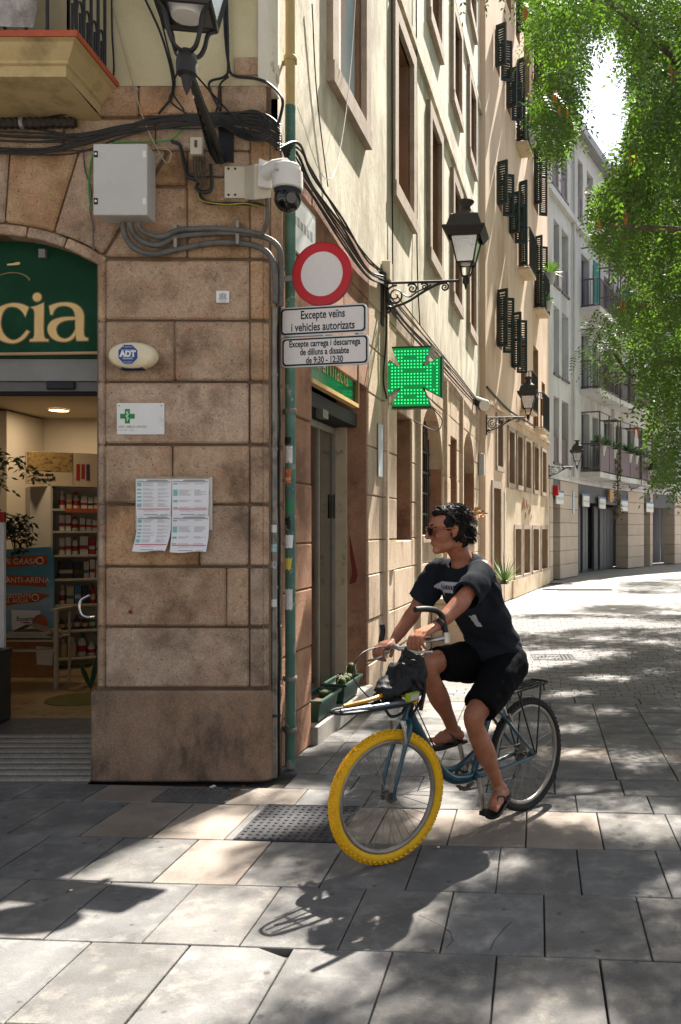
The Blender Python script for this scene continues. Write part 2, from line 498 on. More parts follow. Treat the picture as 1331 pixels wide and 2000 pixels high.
# cobbles beyond the slabs: the nearest ones singly, the rest joined
road = MB().quad((-9, 8.56, -.028), (60, 8.56, -.028), (60, 90, -.028), (-9, 90, -.028)).build('cobbled_street', nm('cobble_joint', ['#5a5753', '#6a6763'], 3, .9, .3, 40, speck=.15))
tag(road, kind='structure')
mbs = MB(); cnt = 0
t = 8.565; r = 0; protos = []
def cob(mb, xa, t, w_, h_, z):
    b = [tp(xa, t), tp(xa + w_, t), tp(xa + w_, t + h_), tp(xa, t + h_)]
    i = .008
    tpz = [tp(xa + i, t + i), tp(xa + w_ - i, t + i), tp(xa + w_ - i, t + h_ - i), tp(xa + i, t + h_ - i)]
    for p in b: p.z = z - .03
    lo = [V(p) for p in b]
    for p in lo: p.z = z - .005
    for p in tpz: p.z = z
    mb.add(lo + tpz + b, [(4, 5, 6, 7), (0, 1, 5, 4), (1, 2, 6, 5), (2, 3, 7, 6), (3, 0, 4, 7), (8, 9, 1, 0), (11, 8, 0, 3), (9, 10, 2, 1)])
while t < 17.0:
    x = -1.4 + (r % 2) * .1 - (t - 8) * .02
    while x < 6.2:
        w_ = .197 * rnd.uniform(.96, 1.04)
        p = tp(x, t)
        q = p.x / p.y * 1700 + 930
        if p.x > s1x(p.y) + .03 and 940 < q < 1345 or (p.x > s1x(p.y) + .03 and t < 9 and q < 1345):
            z = rnd.uniform(-.003, .003)
            if cnt < 290 and q > 960:
                mb = MB(); cob(mb, x, t, w_ - .006, .094, z); mb.build('cobble', M_cob, road, fix=False); cnt += 1
            else: cob(mbs, x, t, w_ - .006, .094, z)
        x += w_
    t += .1; r += 1
o = mbs.build('cobbles', nm('grey_cobble_mass', ['#5b5957', '#75726f'], 7, .8, .3, 80, speck=.15), road, fix=False); tag(o, kind='stuff')
# smooth pale paving further down the street
far = MB().quad((-2, 17.05, -.022), (60, 17.05, -.022), (60, 95, -.022), (-2, 95, -.022)).build('street_paving', nm('far_paving', ['#75726e', '#8a8783'], 1.2, .85, .2, 30, speck=.1)); tag(far, kind='structure')

# a few old cracks in the slabs
M_crk = nm('crack_dirt', '#24211e', rough=.95)
for c_ in ([(872, 1852), (885, 1838), (880, 1820), (845, 1800), (818, 1788)], [(958, 1856), (968, 1835), (985, 1815), (1000, 1800)], [(1010, 1560), (1050, 1556), (1075, 1549)]):
    mb = MB(); mb.tube([V((at(x, y, EYE * 1700 / (y - 1035)).x, EYE * 1700 / (y - 1035), .0004)) for x, y in c_], .0011, 4); mb.build('crack', M_crk, pav)
# metal covers
M_cover = nm('cast_iron_cover', ['#2b2a2d', '#3a393c'], 10, .55, .3, 90, metal=.3)
def cover(poly, label, cat, nx, ny, stud, M_cover=None):
    M_cover = M_cover or MATS['cast_iron_cover']
    c = sum((V(p) for p in poly), V()) / 4
    root = thing('access_cover', (c.x, c.y, 0), label, cat)
    MB().prism([V(p) - V((0, 0, .02)) for p in poly], (0, 0, .0245)).build('plate', M_cover, root)
    mb = MB(); a, b, c_, d = [V(p) for p in poly]
    for i in range(nx):
        for j in range(ny):
            u, v = (i + .5) / nx, (j + .5) / ny
            p = (a * (1 - u) + b * u) * (1 - v) + (d * (1 - u) + c_ * u) * v
            e1 = (b - a) / nx * stud; e2 = (d - a) / ny * stud
            if (i + j) % 2: e1, e2 = e1 * .8 + e2 * .3, e2 * .6 - e1 * .2
            h = V((0, 0, .004)); p = p + V((0, 0, .0055))
            mb.add([p - e1 - e2 - h, p + e1 - e2 - h, p + e1 + e2 - h, p - e1 + e2 - h, p - e1 * .6 - e2 * .6 + h, p + e1 * .6 - e2 * .6 + h, p + e1 * .6 + e2 * .6 + h, p - e1 * .6 + e2 * .6 + h],
                   [(4, 5, 6, 7), (0, 1, 5, 4), (1, 2, 6, 5), (2, 3, 7, 6), (3, 0, 4, 7)])
    o = mb.build('studs', M_cover, root); tag(o, kind='stuff')
    mb = MB()
    for i in range(4):
        p, q = V(poly[i]), V(poly[(i + 1) % 4]); e = V((0, 0, .003))
        mb.tube([p + e, q + e], .006, 4)
    mb.build('rim', M_cover, root)
cover([tp(-1.60, 4.50), tp(-1.05, 4.50), tp(-1.05, 5.075), tp(-1.60, 5.075)], 'square cast iron access cover with raised studs by the yellow wheel', 'manhole cover', 13, 12, .3)
cover([tp(-2.32, 5.10), tp(-1.87, 5.10), tp(-1.87, 5.37), tp(-2.32, 5.37)], 'small dark access cover with lattice relief close to the stone pier', 'manhole cover', 10, 6, .34, nm('dusty_cover', ['#4a4744', '#5d5955'], 8, .85, .3, 80))
for (cx, cy, ww, hh, lb) in ((1.0, 11.2, .55, .5, 'iron drain grating in the cobbles beside the cyclist'), (3.0, 24.0, 1.5, .35, 'long drain grating in the bright paving far down the street'), (2.55, 26.6, .8, .3, 'small drain grating by the tan house corner')):
    root = thing('drain_grating', (cx, cy, 0), lb, 'drain')
    f = MB()
    f.box(cx - ww / 2, cx + ww / 2, cy - hh / 2, cy - hh / 2 + .03, -.03, .006); f.box(cx - ww / 2, cx + ww / 2, cy + hh / 2 - .03, cy + hh / 2, -.03, .006)
    f.box(cx - ww / 2, cx - ww / 2 + .03, cy - hh / 2 + .03, cy + hh / 2 - .03, -.03, .006); f.box(cx + ww / 2 - .03, cx + ww / 2, cy - hh / 2 + .03, cy + hh / 2 - .03, -.03, .006)
    f.build('frame', M_cover, root)
    b = MB(); n = int(ww / .05)
    for i in range(1, n): b.box(cx - ww / 2 + i * ww / n - .011, cx - ww / 2 + i * ww / n + .011, cy - hh / 2 + .03, cy + hh / 2 - .03, -.02, .004)
    b.build('bars', M_cover, root)
    MB().quad((cx - ww / 2, cy - hh / 2, .0005), (cx + ww / 2, cy - hh / 2, .0005), (cx + ww / 2, cy + hh / 2, .0005), (cx - ww / 2, cy + hh / 2, .0005)).build('pit', M_dark, root)
# ================================================================== CORNER HOUSE (pharmacy on its ground floor)
HOUSE = thing('corner_building', (-1.367, 5.667, 0), 'corner house with stone ground floor, pharmacy door and cream plaster side facade', 'building')
XC = S1.o.x
TOP = 16.5
# --- front: plaster above the stone
mb = MB(); sheet(mb, FR, -7.5, XC, fz(165), TOP, [], d=-.015)
mb.build('front_plaster', M_plasterF, HOUSE)
# backing wall of the stone part, with the doorway cut out
mb = MB(); sheet(mb, FR, -7.5, fx(528), 0, fz(165), [(fx(-230), fx(186), 0, fz(456))], d=-.03, depth=.12)
mb.build('front_backing', M_mortar, HOUSE)
def px_block(poly, d0, d1, name='stone_block', m=None, bev=.012, jit=.002):
    pts = [FR(fx(p[0]) + rnd.uniform(-jit, jit), d0, fz(p[1]) + rnd.uniform(-jit, jit)) for p in poly]
    return MB().prism(pts, FR.n * (d1 - d0)).build(name, m or M_stone, HOUSE, bevel=bev)
def rect(x0, y0, x1, y1): return [(x0, y1), (x1, y1), (x1, y0), (x0, y0)]
cy_ = [505, 625, 745, 868, 985, 1107, 1225, 1345]
splits = [[205, 487], [205, 341, 487], [205, 486], [205, 336, 487], [205, 388, 485], [206, 442, 485], [205, 487]]
for i in range(7):
    a, b = cy_[i] + 2.6, cy_[i + 1] - 2.4
    sp = splits[i]
    for j in range(len(sp) - 1):
        px_block(rect(sp[j] + .7, a, sp[j + 1] - .7, b), -.06, rnd.uniform(-.004, .005))
    px_block(rect(189, a - 2, 203.5, b + 2), -.12, -.012, 'jamb_stone')
# rounded corner stones: plan outline pushed up
def corner_stone(zlo, zhi, grow=0.0, name='corner_stone', m=None, x0=488.5):
    R = .085
    p = [(fx(x0), 5.667 - grow), (fx(530) - R + grow, 5.667 - grow)]
    for k in range(1, 6):
        a = pi / 2 * k / 5
        p.append((fx(530) + grow - R + R * sin(a), 5.667 - grow + R - R * cos(a)))
    p += [(fx(530) + grow + .02, 5.667 + .26), (fx(x0), 5.667 + .26)]
    return MB().prism([V((x, y, zlo)) for x, y in p], (0, 0, zhi - zlo)).build(name, m or M_stone, HOUSE, bevel=.01, smooth=True)
for i in range(7):
    corner_stone(fz(cy_[i + 1] - 3), fz(cy_[i] + 3.5))
corner_stone(fz(502), fz(345))
corner_stone(fz(342), fz(228))
# plinth
R = .10; g = .022
p = [(fx(179), 5.667 - g), (fx(530) - R, 5.667 - g)]
for k in range(1, 7):
    a = pi / 2 * k / 6; p.append((fx(530) - R + R * sin(a) + .01, 5.667 - g + R - R * cos(a)))
p += [(fx(533), 5.667 + .28), (fx(179), 5.667 + .28)]
MB().prism([V((x, y, 0)) for x, y in p], (0, 0, fz(1349))).build('plinth_stone', M_plinth, HOUSE, bevel=.015, smooth=True)
# arch stones: centre (-20, 851), inner radius 396
def pol(r, a): return (-20 + r * sin(radians(a)), 851 - r * cos(radians(a)))
def vous(a0, a1, ytop, r0=419):
    inn = [pol(r0, a0 + .2 + (a1 - a0 - .4) * k / 5) for k in range(6)]
    def up(a): return (-20 + math.tan(radians(a)) * (851 - ytop), ytop)
    px_block(inn + [up(a1 - .2), up(a0 + .2)], -.1, rnd.uniform(-.004, .004), 'arch_stone')
for a0, a1 in ((-38, -24), (-24, -10), (-10, 3.8), (3.8, 17.2), (17.2, 31.7)): vous(a0, a1, 293)
for a0, a1 in ((-33, -18), (-18, -3.5), (-3.5, 10), (10, 21), (21, 33.2)):
    inn = [pol(396, a0 + .2 + (a1 - a0 - .4) * k / 6) for k in range(7)]; out = [pol(416, a0 + .2 + (a1 - a0 - .4) * k / 6) for k in range(7)]
    px_block(inn + out[::-1], -.14, -.008, 'arch_moulding', bev=.008)
# filler behind the arch ring (stone soffit)
inn = [pol(397, -33 + 66 * k / 16) for k in range(17)]
px_block(inn + [(212, 470), (212, 452), (-250, 452)], -.3, -.1, 'arch_soffit', M_redstone, bev=0)
px_block([(204, 500), (363, 500), (363, 366), (287, 366)], -.06, .002)
px_block([(291, 359), (363, 359), (363, 294), (332, 294)], -.06, -.002)
px_block(rect(366, 346, 487, 502), -.06, .003); px_block(rect(366, 294, 487, 342), -.06, 0)
px_block([(189, 503), (203, 503), (203, 498), (189, 498)], -.1, -.01, bev=.004)
px_block(rect(-460, 230, -150, 289), -.06, -.012); px_block(rect(-147, 230, 120, 289), -.06, -.012)
px_block(rect(123, 230, 300, 289), -.06, -.01); px_block(rect(303, 230, 487, 290), -.06, -.008)
px_block(rect(-200, 168, 270, 225), -.05, .012); px_block(rect(272, 168, 430, 225), -.05, .014); px_block(rect(432, 167, 519, 225), -.05, .012)
px_block(rect(458, 111, 516, 146), -.03, .004, 'patch_stone', bev=.004)
# pale painted quoin strip at the corner of the upper wall
mb = MB(S1); mb.box(-.012, .22, -.05, .012, fz(160), TOP); mb.build('quoin_strip', nm('flaking_paint', ['#cfc6b2', '#ddd5c4'], 6, .9, .4, 40, stain='#a08a74', stain_scale=6, stain_lo=.6, stain_hi=.66), HOUSE)

# --- side facade
# openings: (Y0, Y1, z0, z1) in street distance
up_w = []
bays = [(7.20, 8.15), (9.60, 10.51), (11.84, 12.66), (14.02, 14.84), (16.1, 16.95)]
rows_z = [(5.44, 7.25), (8.66, 10.0), (11.35, 12.8), (13.9, 15.2)]
for r_, (za, zb) in enumerate(rows_z):
    for (ya, yb) in bays: up_w.append((y1(ya), y1(yb), za, zb))
gf = [(y1(6.63), y1(8.43), .02, 3.0), (y1(9.6), y1(10.62), 1.52, 2.98), (y1(11.22), y1(13.05), 1.57, 3.36), (y1(13.83), y1(14.59), 1.2, 3.14), (y1(15.37), y1(17.03), 1.51, 3.45)]
SE = y1(18.0)
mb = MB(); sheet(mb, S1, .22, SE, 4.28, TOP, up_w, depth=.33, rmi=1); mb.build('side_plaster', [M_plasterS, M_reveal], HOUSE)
mb = MB(); sheet(mb, S1, .0, SE, 0, 4.28, gf, d=-.02, depth=.30); mb.build('side_backing', M_redstone, HOUSE)
# stone courses of the ground floor: blocks between the openings, their ends are the jambs
zc = [0, .33, .76, 1.2, 1.54, 1.98, 2.46, 2.98, 3.44, 3.86, 4.27]
def blocked(a, b, z0, z1):
    for h in gf:
        if b > h[0] + .01 and a < h[1] - .01 and z1 > h[2] + .03 and z0 < h[3] - .03: return True
    return False
edges = [y1(5.93), y1(6.63), y1(8.43), y1(9.02), y1(9.6), y1(10.62), y1(11.22), y1(13.05), y1(13.83), y1(14.59), y1(15.37), y1(17.03), SE]
for i in range(len(zc) - 1):
    for j in range(len(edges) - 1):
        a, b = edges[j], edges[j + 1]
        z0, z1 = zc[i], zc[i + 1]
        hole = [h for h in gf if h[0] < (a + b) / 2 < h[1]]
        if hole:
            h = hole[0]
            if z0 >= h[2] - .05 and z1 <= h[3] + .05: continue
            if z0 < h[2] < z1: z1 = h[2]
            elif z0 < h[3] < z1: z0 = h[3]
            if z1 - z0 < .05: continue
        n = 2 if (b - a) > 1.1 and i % 2 == 0 else 1
        for k in range(n):
            aa, bb = a + (b - a) * k / n, a + (b - a) * (k + 1) / n
            pr = rnd.uniform(-.003, .006) + (.03 if j == 3 and i > 2 else 0)
            MB(S1).box(aa + .004, bb - .004, -.298, pr, z0 + .004, z1 - .004).build('stone_block', M_redstone if (j in (0,) or (j == 1)) else M_sidestone, HOUSE, bevel=.008)
# display recess: red stone far jamb lies on blocks; granite ledge
MB(S1).box(y1(6.63) + .002, y1(8.43) - .002, -.36, .05, -.02, .14).build('ledge', nm('granite', ['#8b857c', '#a39c92'], 9, .7, .2, 90, speck=.25, speck_scale=140), HOUSE, bevel=.008)
# arched heads: stone filler with a round underside set into the rectangular openings
for (ya, yb, zs, zt) in ((11.22, 13.05, 2.55, 3.36), (15.37, 17.03, 2.75, 3.45)):
    a, b = y1(ya), y1(yb); c = (a + b) / 2; rr = (b - a) / 2
    for sgn in (-1, 1):
        pts = [S1(c + sgn * rr, -.29, zt + .0)]
        for k in range(9):
            an = pi / 2 * k / 8
            pts.append(S1(c + sgn * rr * cos(an), -.29, zs + (zt - zs) * sin(an) * .985))
        MB().prism(pts, S1.n * .288).build('arch_spandrel', M_sidestone, HOUSE)
# windows
def window_part(fr, a, b, c, e, d, parent, mf, mg, bars=1, name='window', cross=1):
    fw = .05
    f = MB(fr)
    f.box(a, a + fw, d - .04, d, c, e); f.box(b - fw, b, d - .04, d, c, e); f.box(a + fw, b - fw, d - .04, d, c, c + fw); f.box(a + fw, b - fw, d - .04, d, e - fw, e)
    for k in range(bars):
        m_ = a + (b - a) * (k + 1) / (bars + 1); f.box(m_ - .03, m_ + .03, d - .038, d + .006, c + fw, e - fw)
    for k in range(cross):
        z_ = c + (e - c) * (k + 1) / (cross + 1.0)
        f.box(a + fw, b - fw, d - .034, d - .004, z_ - .018, z_ + .018)
    o = f.build(name, mf, parent)
    MB(fr).box(a + fw, b - fw, d - .03, d - .022, c + fw, e - fw).build('pane', mg, o)
    return o
M_brownwood = nm('brown_wood', ['#4e3a2c', '#5d4636'], 8, .6, .2, 60)
for r_, (za, zb) in enumerate(rows_z):
    for k, (ya, yb) in enumerate(bays):
        a, b = y1(ya), y1(yb)
        surround(S1, a, b, za, zb, .17, .055, HOUSE, M_frame)
        if k == 0 and r_ < 2:
            MB(S1).box(a, b, -.3, -.07, za, zb).build('blind_panel', M_pink, HOUSE)
            MB(S1).box(b - .26, b - .002, -.07, -.062, za, zb).build('blue_strip', nm('pale_blue_paint', ['#a9b8c0', '#c2ccd0'], 2, .9, .3, 40), HOUSE)
        else:
            window_part(S1, a, b, za, zb, -.27, HOUSE, M_brownwood, M_darkgl)
for h, grille in ((gf[1], 0), (gf[2], 1), (gf[3], 0), (gf[4], 1)):
    o = window_part(S1, h[0], h[1], h[2], h[3], -.24, HOUSE, M_iron if grille else M_brownwood, M_darkgl)
    if grille:
        g_ = MB(S1); n = int((h[1] - h[0]) / .14)
        for k in range(1, n): x = h[0] + (h[1] - h[0]) * k / n; g_.tube([S1(x, -.19, h[2]), S1(x, -.19, h[3])], .009, 5)
        for k in range(1, 6): z_ = h[2] + (h[3] - h[2]) * k / 6; g_.box(h[0], h[1], -.196, -.184, z_ - .015, z_ + .015)
        g_.build('window_grille', M_iron, HOUSE)
# window sill of the arched windows and the lower stone panel
for h in (gf[2], gf[4]):
    MB(S1).box(h[0] - .06, h[1] + .06, -.28, .05, h[2] - .1, h[2] - .001).build('window_sill', M_frame, HOUSE, bevel=.006)
# string courses
for z_ in (7.58, 10.22, 12.98):
    MB(S1).box(.24, SE, -.02, .05, z_, z_ + .09).build('string_course', M_plasterS, HOUSE)
# pilaster strips by the niche
MB(S1).box(y1(9.06), y1(9.14), -.02, .05, .3, 3.9).build('pilaster', M_sidestone, HOUSE, bevel=.006)
MB(S1).box(y1(10.95), y1(11.05), -.02, .055, .0, 3.9).build('pilaster', M_sidestone, HOUSE, bevel=.006)
MB(S1).box(y1(13.2), y1(13.3), -.02, .05, .0, 3.9).build('pilaster', M_sidestone, HOUSE, bevel=.006)
MB(S1).box(y1(15.0), y1(15.1), -.02, .05, .0, 3.9).build('pilaster', M_sidestone, HOUSE, bevel=.006)
# roof and far side, so that the house is a closed volume
mb = MB(); c4 = S1(SE, 0, 0)
mb.poly([V((-7.5, 5.667, TOP)), V((XC, 5.667, TOP)), V((c4.x, c4.y, TOP)), V((-7.5, c4.y, TOP))])
mb.quad(V((-7.5, c4.y, 0)), V((c4.x, c4.y, 0)), V((c4.x, c4.y, TOP)), V((-7.5, c4.y, TOP)))
mb.quad(V((-7.5, c4.y, 0)), V((-7.5, 5.667, 0)), V((-7.5, 5.667, TOP)), V((-7.5, c4.y, TOP)))
mb.build('roof', M_zinc, HOUSE)

# --- balcony over the door (a part of the house)
BX = -2.336                                    # outer right corner
bal = MB()
prof = [(.59, .0), (.59, -.03), (.565, -.042), (.56, -.062), (.53, -.10), (.508, -.122), (.505, -.138), (.487, -.145), (.485, -.207)]   # (depth out, z)
zt = 4.547
xl = -6.5
for (e0, h0), (e1, h1) in zip(prof[1:-1], prof[2:]):
    r0, r1 = BX - (.59 - e0), BX - (.59 - e1)
    bal.quad(FR(xl, e0, zt + h0), FR(r0, e0, zt + h0), FR(r1, e1, zt + h1), FR(xl, e1, zt + h1))
    bal.quad(FR(r0, e0, zt + h0), FR(r0, 0, zt + h0), FR(r1, 0, zt + h1), FR(r1, e1, zt + h1))
e, h = prof[-1]; r = BX - (.59 - e)
bal.quad(FR(xl, e, zt + h), FR(r, e, zt + h), FR(r, -.02, zt + h - .02), FR(xl, -.02, zt + h - .02))
BALC = bal.build('balcony', M_moss, HOUSE, weld=True)
MB(FR).box(xl, BX + .012, 0, .6, zt - .03, zt + .006).build('balcony_floor', M_redtile, BALC)
mb = MB()
for k in range(6):
    d = .05 + k * .1
    mb.tube([FR(BX - .06, d, zt), FR(BX - .06, d, zt + 1.05)], .011, 6); mb.build('baluster', M_iron, BALC); mb = MB()
    if k < 5:
        q = [FR(BX - .06, d + .05, zt), FR(BX - .06, d + .05, zt + .22)]
        mb.tube(q, .009, 6); mb.tube(smooth_path([FR(BX - .06, d + .01, zt + .1), FR(BX - .06, d + .02, zt + .24), FR(BX - .06, d + .05, zt + .29), FR(BX - .06, d + .085, zt + .24), FR(BX - .06, d + .095, zt + .1)], 5), .007, 5)
        mb.build('baluster_scroll', M_iron, BALC); mb = MB()
for k in range(16):
    x = BX - .06 - k * .125
    MB().tube([FR(x, .55, zt), FR(x, .55, zt + 1.05)], .011, 6).build('baluster', M_iron, BALC)
MB().tube([FR(BX - .06, 0, zt + 1.05), FR(BX - .06, .55, zt + 1.05), FR(xl, .55, zt + 1.05)], .02, 6).build('handrail', M_iron, BALC)
# grey tarpaulin tied to the railing
mb = MB(); nx, nz = 14, 8
vs = []
for j in range(nz + 1):
    for i in range(nx + 1):
        x = BX - .26 - 1.9 * (1 - i / nx) + .03 * sin(j * 1.3) * (i == nx); z = zt + .04 + .95 * j / nz
        vs.append(FR(x, .575 + .02 * noise.noise(V((x * 3, z * 3, 0))) + .012 * sin(x * 14 + z * 5), z))
mb.add(vs, [(j * (nx + 1) + i, j * (nx + 1) + i + 1, (j + 1) * (nx + 1) + i + 1, (j + 1) * (nx + 1) + i) for j in range(nz) for i in range(nx)])
o = mb.build('tarpaulin', nm('grey_tarpaulin', ['#8f8880', '#a8a199', '#77706a'], 4, .7, .3, 30, stain='#6b625a', stain_scale=3), smooth=True)
tag(o, 'grey tarpaulin tied along the balcony railing above the pharmacy', 'tarpaulin')
tag(MB().tube(smooth_path([FR(BX - .27, .59, zt + .2), FR(BX - .22, .62, zt + .19), FR(BX - .15, .6, zt + .2), FR(BX - .1, .56, zt + .23)], 5), .006, 5).build('rope', nm('white_rope', '#b5aea2', rough=.9)), 'short white rope tying the tarpaulin to the railing', 'rope')
# ================================================================== THINGS ON THE PHARMACY FRONT
def fp(px, py, d): return at(px, py, 5.667 - d)
def fa(px, d): return (px - 930) / 1700.0 * (5.667 - d)
def fzz(py, d): return EYE - (py - 1035) / 1700.0 * (5.667 - d)
M_white = nm('white_enamel', ['#d2cfca', '#dedbd6'], 6, .45, .05, 60, stain='#b9b3aa', stain_scale=4, stain_lo=.6, stain_hi=.75)
M_paper = nm('paper', ['#d9d6d6', '#e3e1e2'], 5, .8)
M_black = nm('black_print', '#17171a', rough=.6)
M_grey = nm('grey_print', '#8f8f93', rough=.8)
M_gold = nm('gold_paint', ['#c9a468', '#d6b378'], 9, .5)
M_gold2 = nm('dull_gold_outline', ['#6d5a34', '#7c6840'], 9, .6)
M_signg = nm('bottle_green_board', ['#0a2f1b', '#0d3a22'], 3, .55, .03, 30, stain='#123f29', stain_scale=2, spec=.12)
M_brass = nm('pale_brass', ['#b08c66', '#c29e78'], 5, .4, metal=.4)
M_al = nm('grey_aluminium', ['#6b6863', '#7b7873'], 4, .55, .1, 80)
M_beige = nm('beige_jamb_paint', ['#9c8a70', '#ad9b80'], 4, .8, .2, 60, stain='#7d6a52', stain_scale=5)

# shop sign in the arch
D = -.15
SIGN = thing('shop_sign', (fa(0, D), 5.667 - D, fzz(682, D)), 'dark green arched sign board with golden serif letters over the pharmacy door', 'sign')
pts = [(fa(190, D) , fzz(682, D)), (fa(-228, D), fzz(682, D))]
arc = []
for k in range(17):
    a = -33 + 66 * k / 16
    x, y = pol(404, a); arc.append((fx(x), fz(y)))
pts = [(fx(203), fz(690)), (fx(-240), fz(690))] + arc
MB().prism([FR(x, D - .03, z) for x, z in pts], FR.n * .03).build('board', M_signg, SIGN)
def glyph(polys, off=0.0):
    out = []
    for p in polys:
        q = [V((x, y, 0)) for x, y in p]; n = len(q)
        if off:
            A = sum(q[i].x * q[(i + 1) % n].y - q[(i + 1) % n].x * q[i].y for i in range(n))
            sg = 1 if A > 0 else -1; r_ = []
            for i in range(n):
                e1 = (q[i] - q[i - 1]).normalized(); e2 = (q[(i + 1) % n] - q[i]).normalized()
                nn_ = V((e1.y + e2.y, -(e1.x + e2.x), 0)) * sg
                l = max(nn_.length, .6); r_.append(q[i] + nn_ / l * off * min(1.6, 2 / l))
            q = r_
        out.append(q)
    return out
def strip(outer, inner): return [list(outer) + list(inner)[::-1]]
def sm2(p, n=5): return [(q.x, q.y) for q in smooth_path([(x, y, 0) for x, y in p], n)]
g_i = [[(225, 900), (300, 882), (385, 845), (381, 1150), (385, 1245), (400, 1280), (440, 1290), (440, 1311), (218, 1312), (218, 1292), (258, 1280), (273, 1235), (275, 960), (262, 918)]]
g_dot = [[(305 + 52 * cos(2 * pi * k / 20), 777 + 52 * sin(2 * pi * k / 20)) for k in range(20)]]
g_a1 = [sm2([(452, 885), (520, 858), (600, 843), (690, 843), (770, 862), (835, 910), (866, 970), (872, 1040), (868, 1180), (872, 1235), (890, 1265)], 3) + [(922, 1275), (918, 1302), (785, 1304), (772, 1240), (768, 1020)] + sm2([(765, 1000), (755, 950), (720, 905), (660, 882), (600, 882), (545, 900), (510, 940), (490, 990)], 3) + [(468, 985)]]
g_a2 = strip(sm2([(768, 1016), (640, 1018), (560, 1032), (490, 1060), (445, 1110), (433, 1165), (450, 1225), (490, 1275), (560, 1308), (640, 1316), (700, 1302), (745, 1273), (770, 1235)], 3),
             sm2([(768, 1048), (680, 1054), (620, 1068), (575, 1092), (545, 1125), (535, 1170), (548, 1225), (580, 1262), (620, 1280), (655, 1282), (700, 1262), (745, 1215), (768, 1160)], 3))
g_c = strip(sm2([(203, 900), (120, 862), (20, 850), (-90, 870), (-190, 930), (-250, 1030), (-255, 1130), (-210, 1230), (-120, 1305), (0, 1335), (90, 1315), (160, 1265), (210, 1195)], 4),
            sm2([(160, 1010), (130, 955), (70, 905), (0, 890), (-60, 905), (-110, 960), (-135, 1050), (-135, 1130), (-105, 1215), (-50, 1275), (20, 1300), (100, 1265), (180, 1178)], 4))
fl1 = strip(sm2([(-200, 520), (-80, 482), (0, 472), (90, 480), (170, 510), (215, 550), (222, 572)], 4), sm2([(-200, 532), (-80, 496), (0, 486), (80, 492), (150, 518), (195, 552), (190, 574)], 4))
fl2 = [[(-60, 372), (0, 366), (60, 352), (92, 350), (100, 365), (90, 382), (40, 388), (-60, 392)]]
def place_glyph(polys, mat_, d, off, name):
    mb = MB()
    for q in glyph(polys, off): mb.poly([FR(fx(p.x * .1653), d, fz(440 + p.y * .1653)) for p in q])
    return mb.build(name, mat_, SIGN, fix=False)
for g_ in (g_c, g_i, g_dot, g_a1, g_a2):
    place_glyph(g_, M_gold2, D + .002, 13, 'letter_outline'); place_glyph(g_, M_gold, D + .004, 0, 'letter')
place_glyph(fl1, M_gold2, D + .004, 0, 'flourish'); place_glyph(fl2, M_gold, D + .004, 0, 'flourish')
MB().tube([FR(fx(-232), D + .02, fz(686)), FR(fx(190), D + .02, fz(681))], .011, 8).build('brass_rail', M_brass, SIGN, smooth=True)
MB(FR).box(fx(57), fx(70), D, D + .03, fz(491), fz(474)).build('bracket', M_al, SIGN)

# door header and frame
HDR = thing('sliding_door_header', (fx(60), 5.9, fz(762)), 'grey metal header of the automatic door below the green arched sign', 'door header')
MB(FR).box(fx(-230), fx(181), -.24, -.17, fz(735), fz(691)).build('upper_band', M_al, HDR)
MB(FR).box(fx(-230), fx(181), -.26, -.19, fz(755), fz(736)).build('lower_band', nm('dark_aluminium', ['#4d4b48', '#5a5855'], 4, .5), HDR)
MB(FR).box(fx(-230), fx(181), -.25, -.20, fz(762), fz(755.5)).build('track', M_dark, HDR)
MB(FR).box(fx(65), fx(122), -.19, -.165, fz(752), fz(736)).build('sensor', M_black, HDR, bevel=.006)
JB = MB(FR); JB.box(fx(179.5), fx(204), -.26, -.125, .0, fz(690))
o = JB.build('door_jamb', M_beige, HOUSE)
tag(MB().tube(smooth_path([fp(176, 1163, -.3), fp(160, 1172, -.3), fp(156, 1185, -.3), fp(160, 1200, -.3), fp(172, 1206, -.3), fp(186, 1206, -.28)], 6), .011, 8).build('door_handle', nm('chrome', '#b9b6b2', rough=.25, metal=1), smooth=True), 'chrome loop pull handle of the glass door beside the stone jamb', 'door handle')

# ramp with anti-slip ribs and shop interior
M_ramp = nm('ribbed_granite', ['#57524b', '#6b655d'], 12, .85, .4, 90, speck=.3, speck_scale=130)
RAMP = thing('entrance_ramp', (fx(-20), 6.1, 0), 'ribbed dark granite entrance ramp leading into the pharmacy', 'ramp')
Y0, Y1_, H1 = 5.60, 6.95, .13
def rz(y): return H1 * (y - Y0) / (Y1_ - Y0) + .006
mb = MB(); xa, xb = fx(-235), fx(180) - .002
mb.add([(xa, Y0, 0), (xb, Y0, 0), (xa, Y1_, 0), (xb, Y1_, 0), (xa, Y0, .006), (xb, Y0, .006), (xa, Y1_, rz(Y1_)), (xb, Y1_, rz(Y1_))], [(4, 5, 7, 6), (0, 1, 5, 4), (1, 3, 7, 5), (0, 2, 6, 4), (2, 3, 7, 6)])
mb.build('slope', M_ramp, RAMP)
for k in range(9):
    y = 5.64 + k * .105
    m2 = MB(); z = rz(y)
    m2.add([(xa, y, z), (xb, y, z), (xb, y + .055, rz(y + .055)), (xa, y + .055, rz(y + .055)), (xa, y + .006, z + .012), (xb, y + .006, z + .012), (xb, y + .049, rz(y + .055) + .011), (xa, y + .049, rz(y + .055) + .011)],
           [(4, 5, 6, 7), (0, 1, 5, 4), (1, 2, 6, 5), (2, 3, 7, 6), (3, 0, 4, 7)])
    m2.build('rib', nm('rib_granite', ['#7b756b', '#948d82'], 12, .85, .4, 90, speck=.35, speck_scale=130), RAMP)
M_in = nm('shop_wall', ['#b7ab97', '#c2b6a2'], 1, .8)
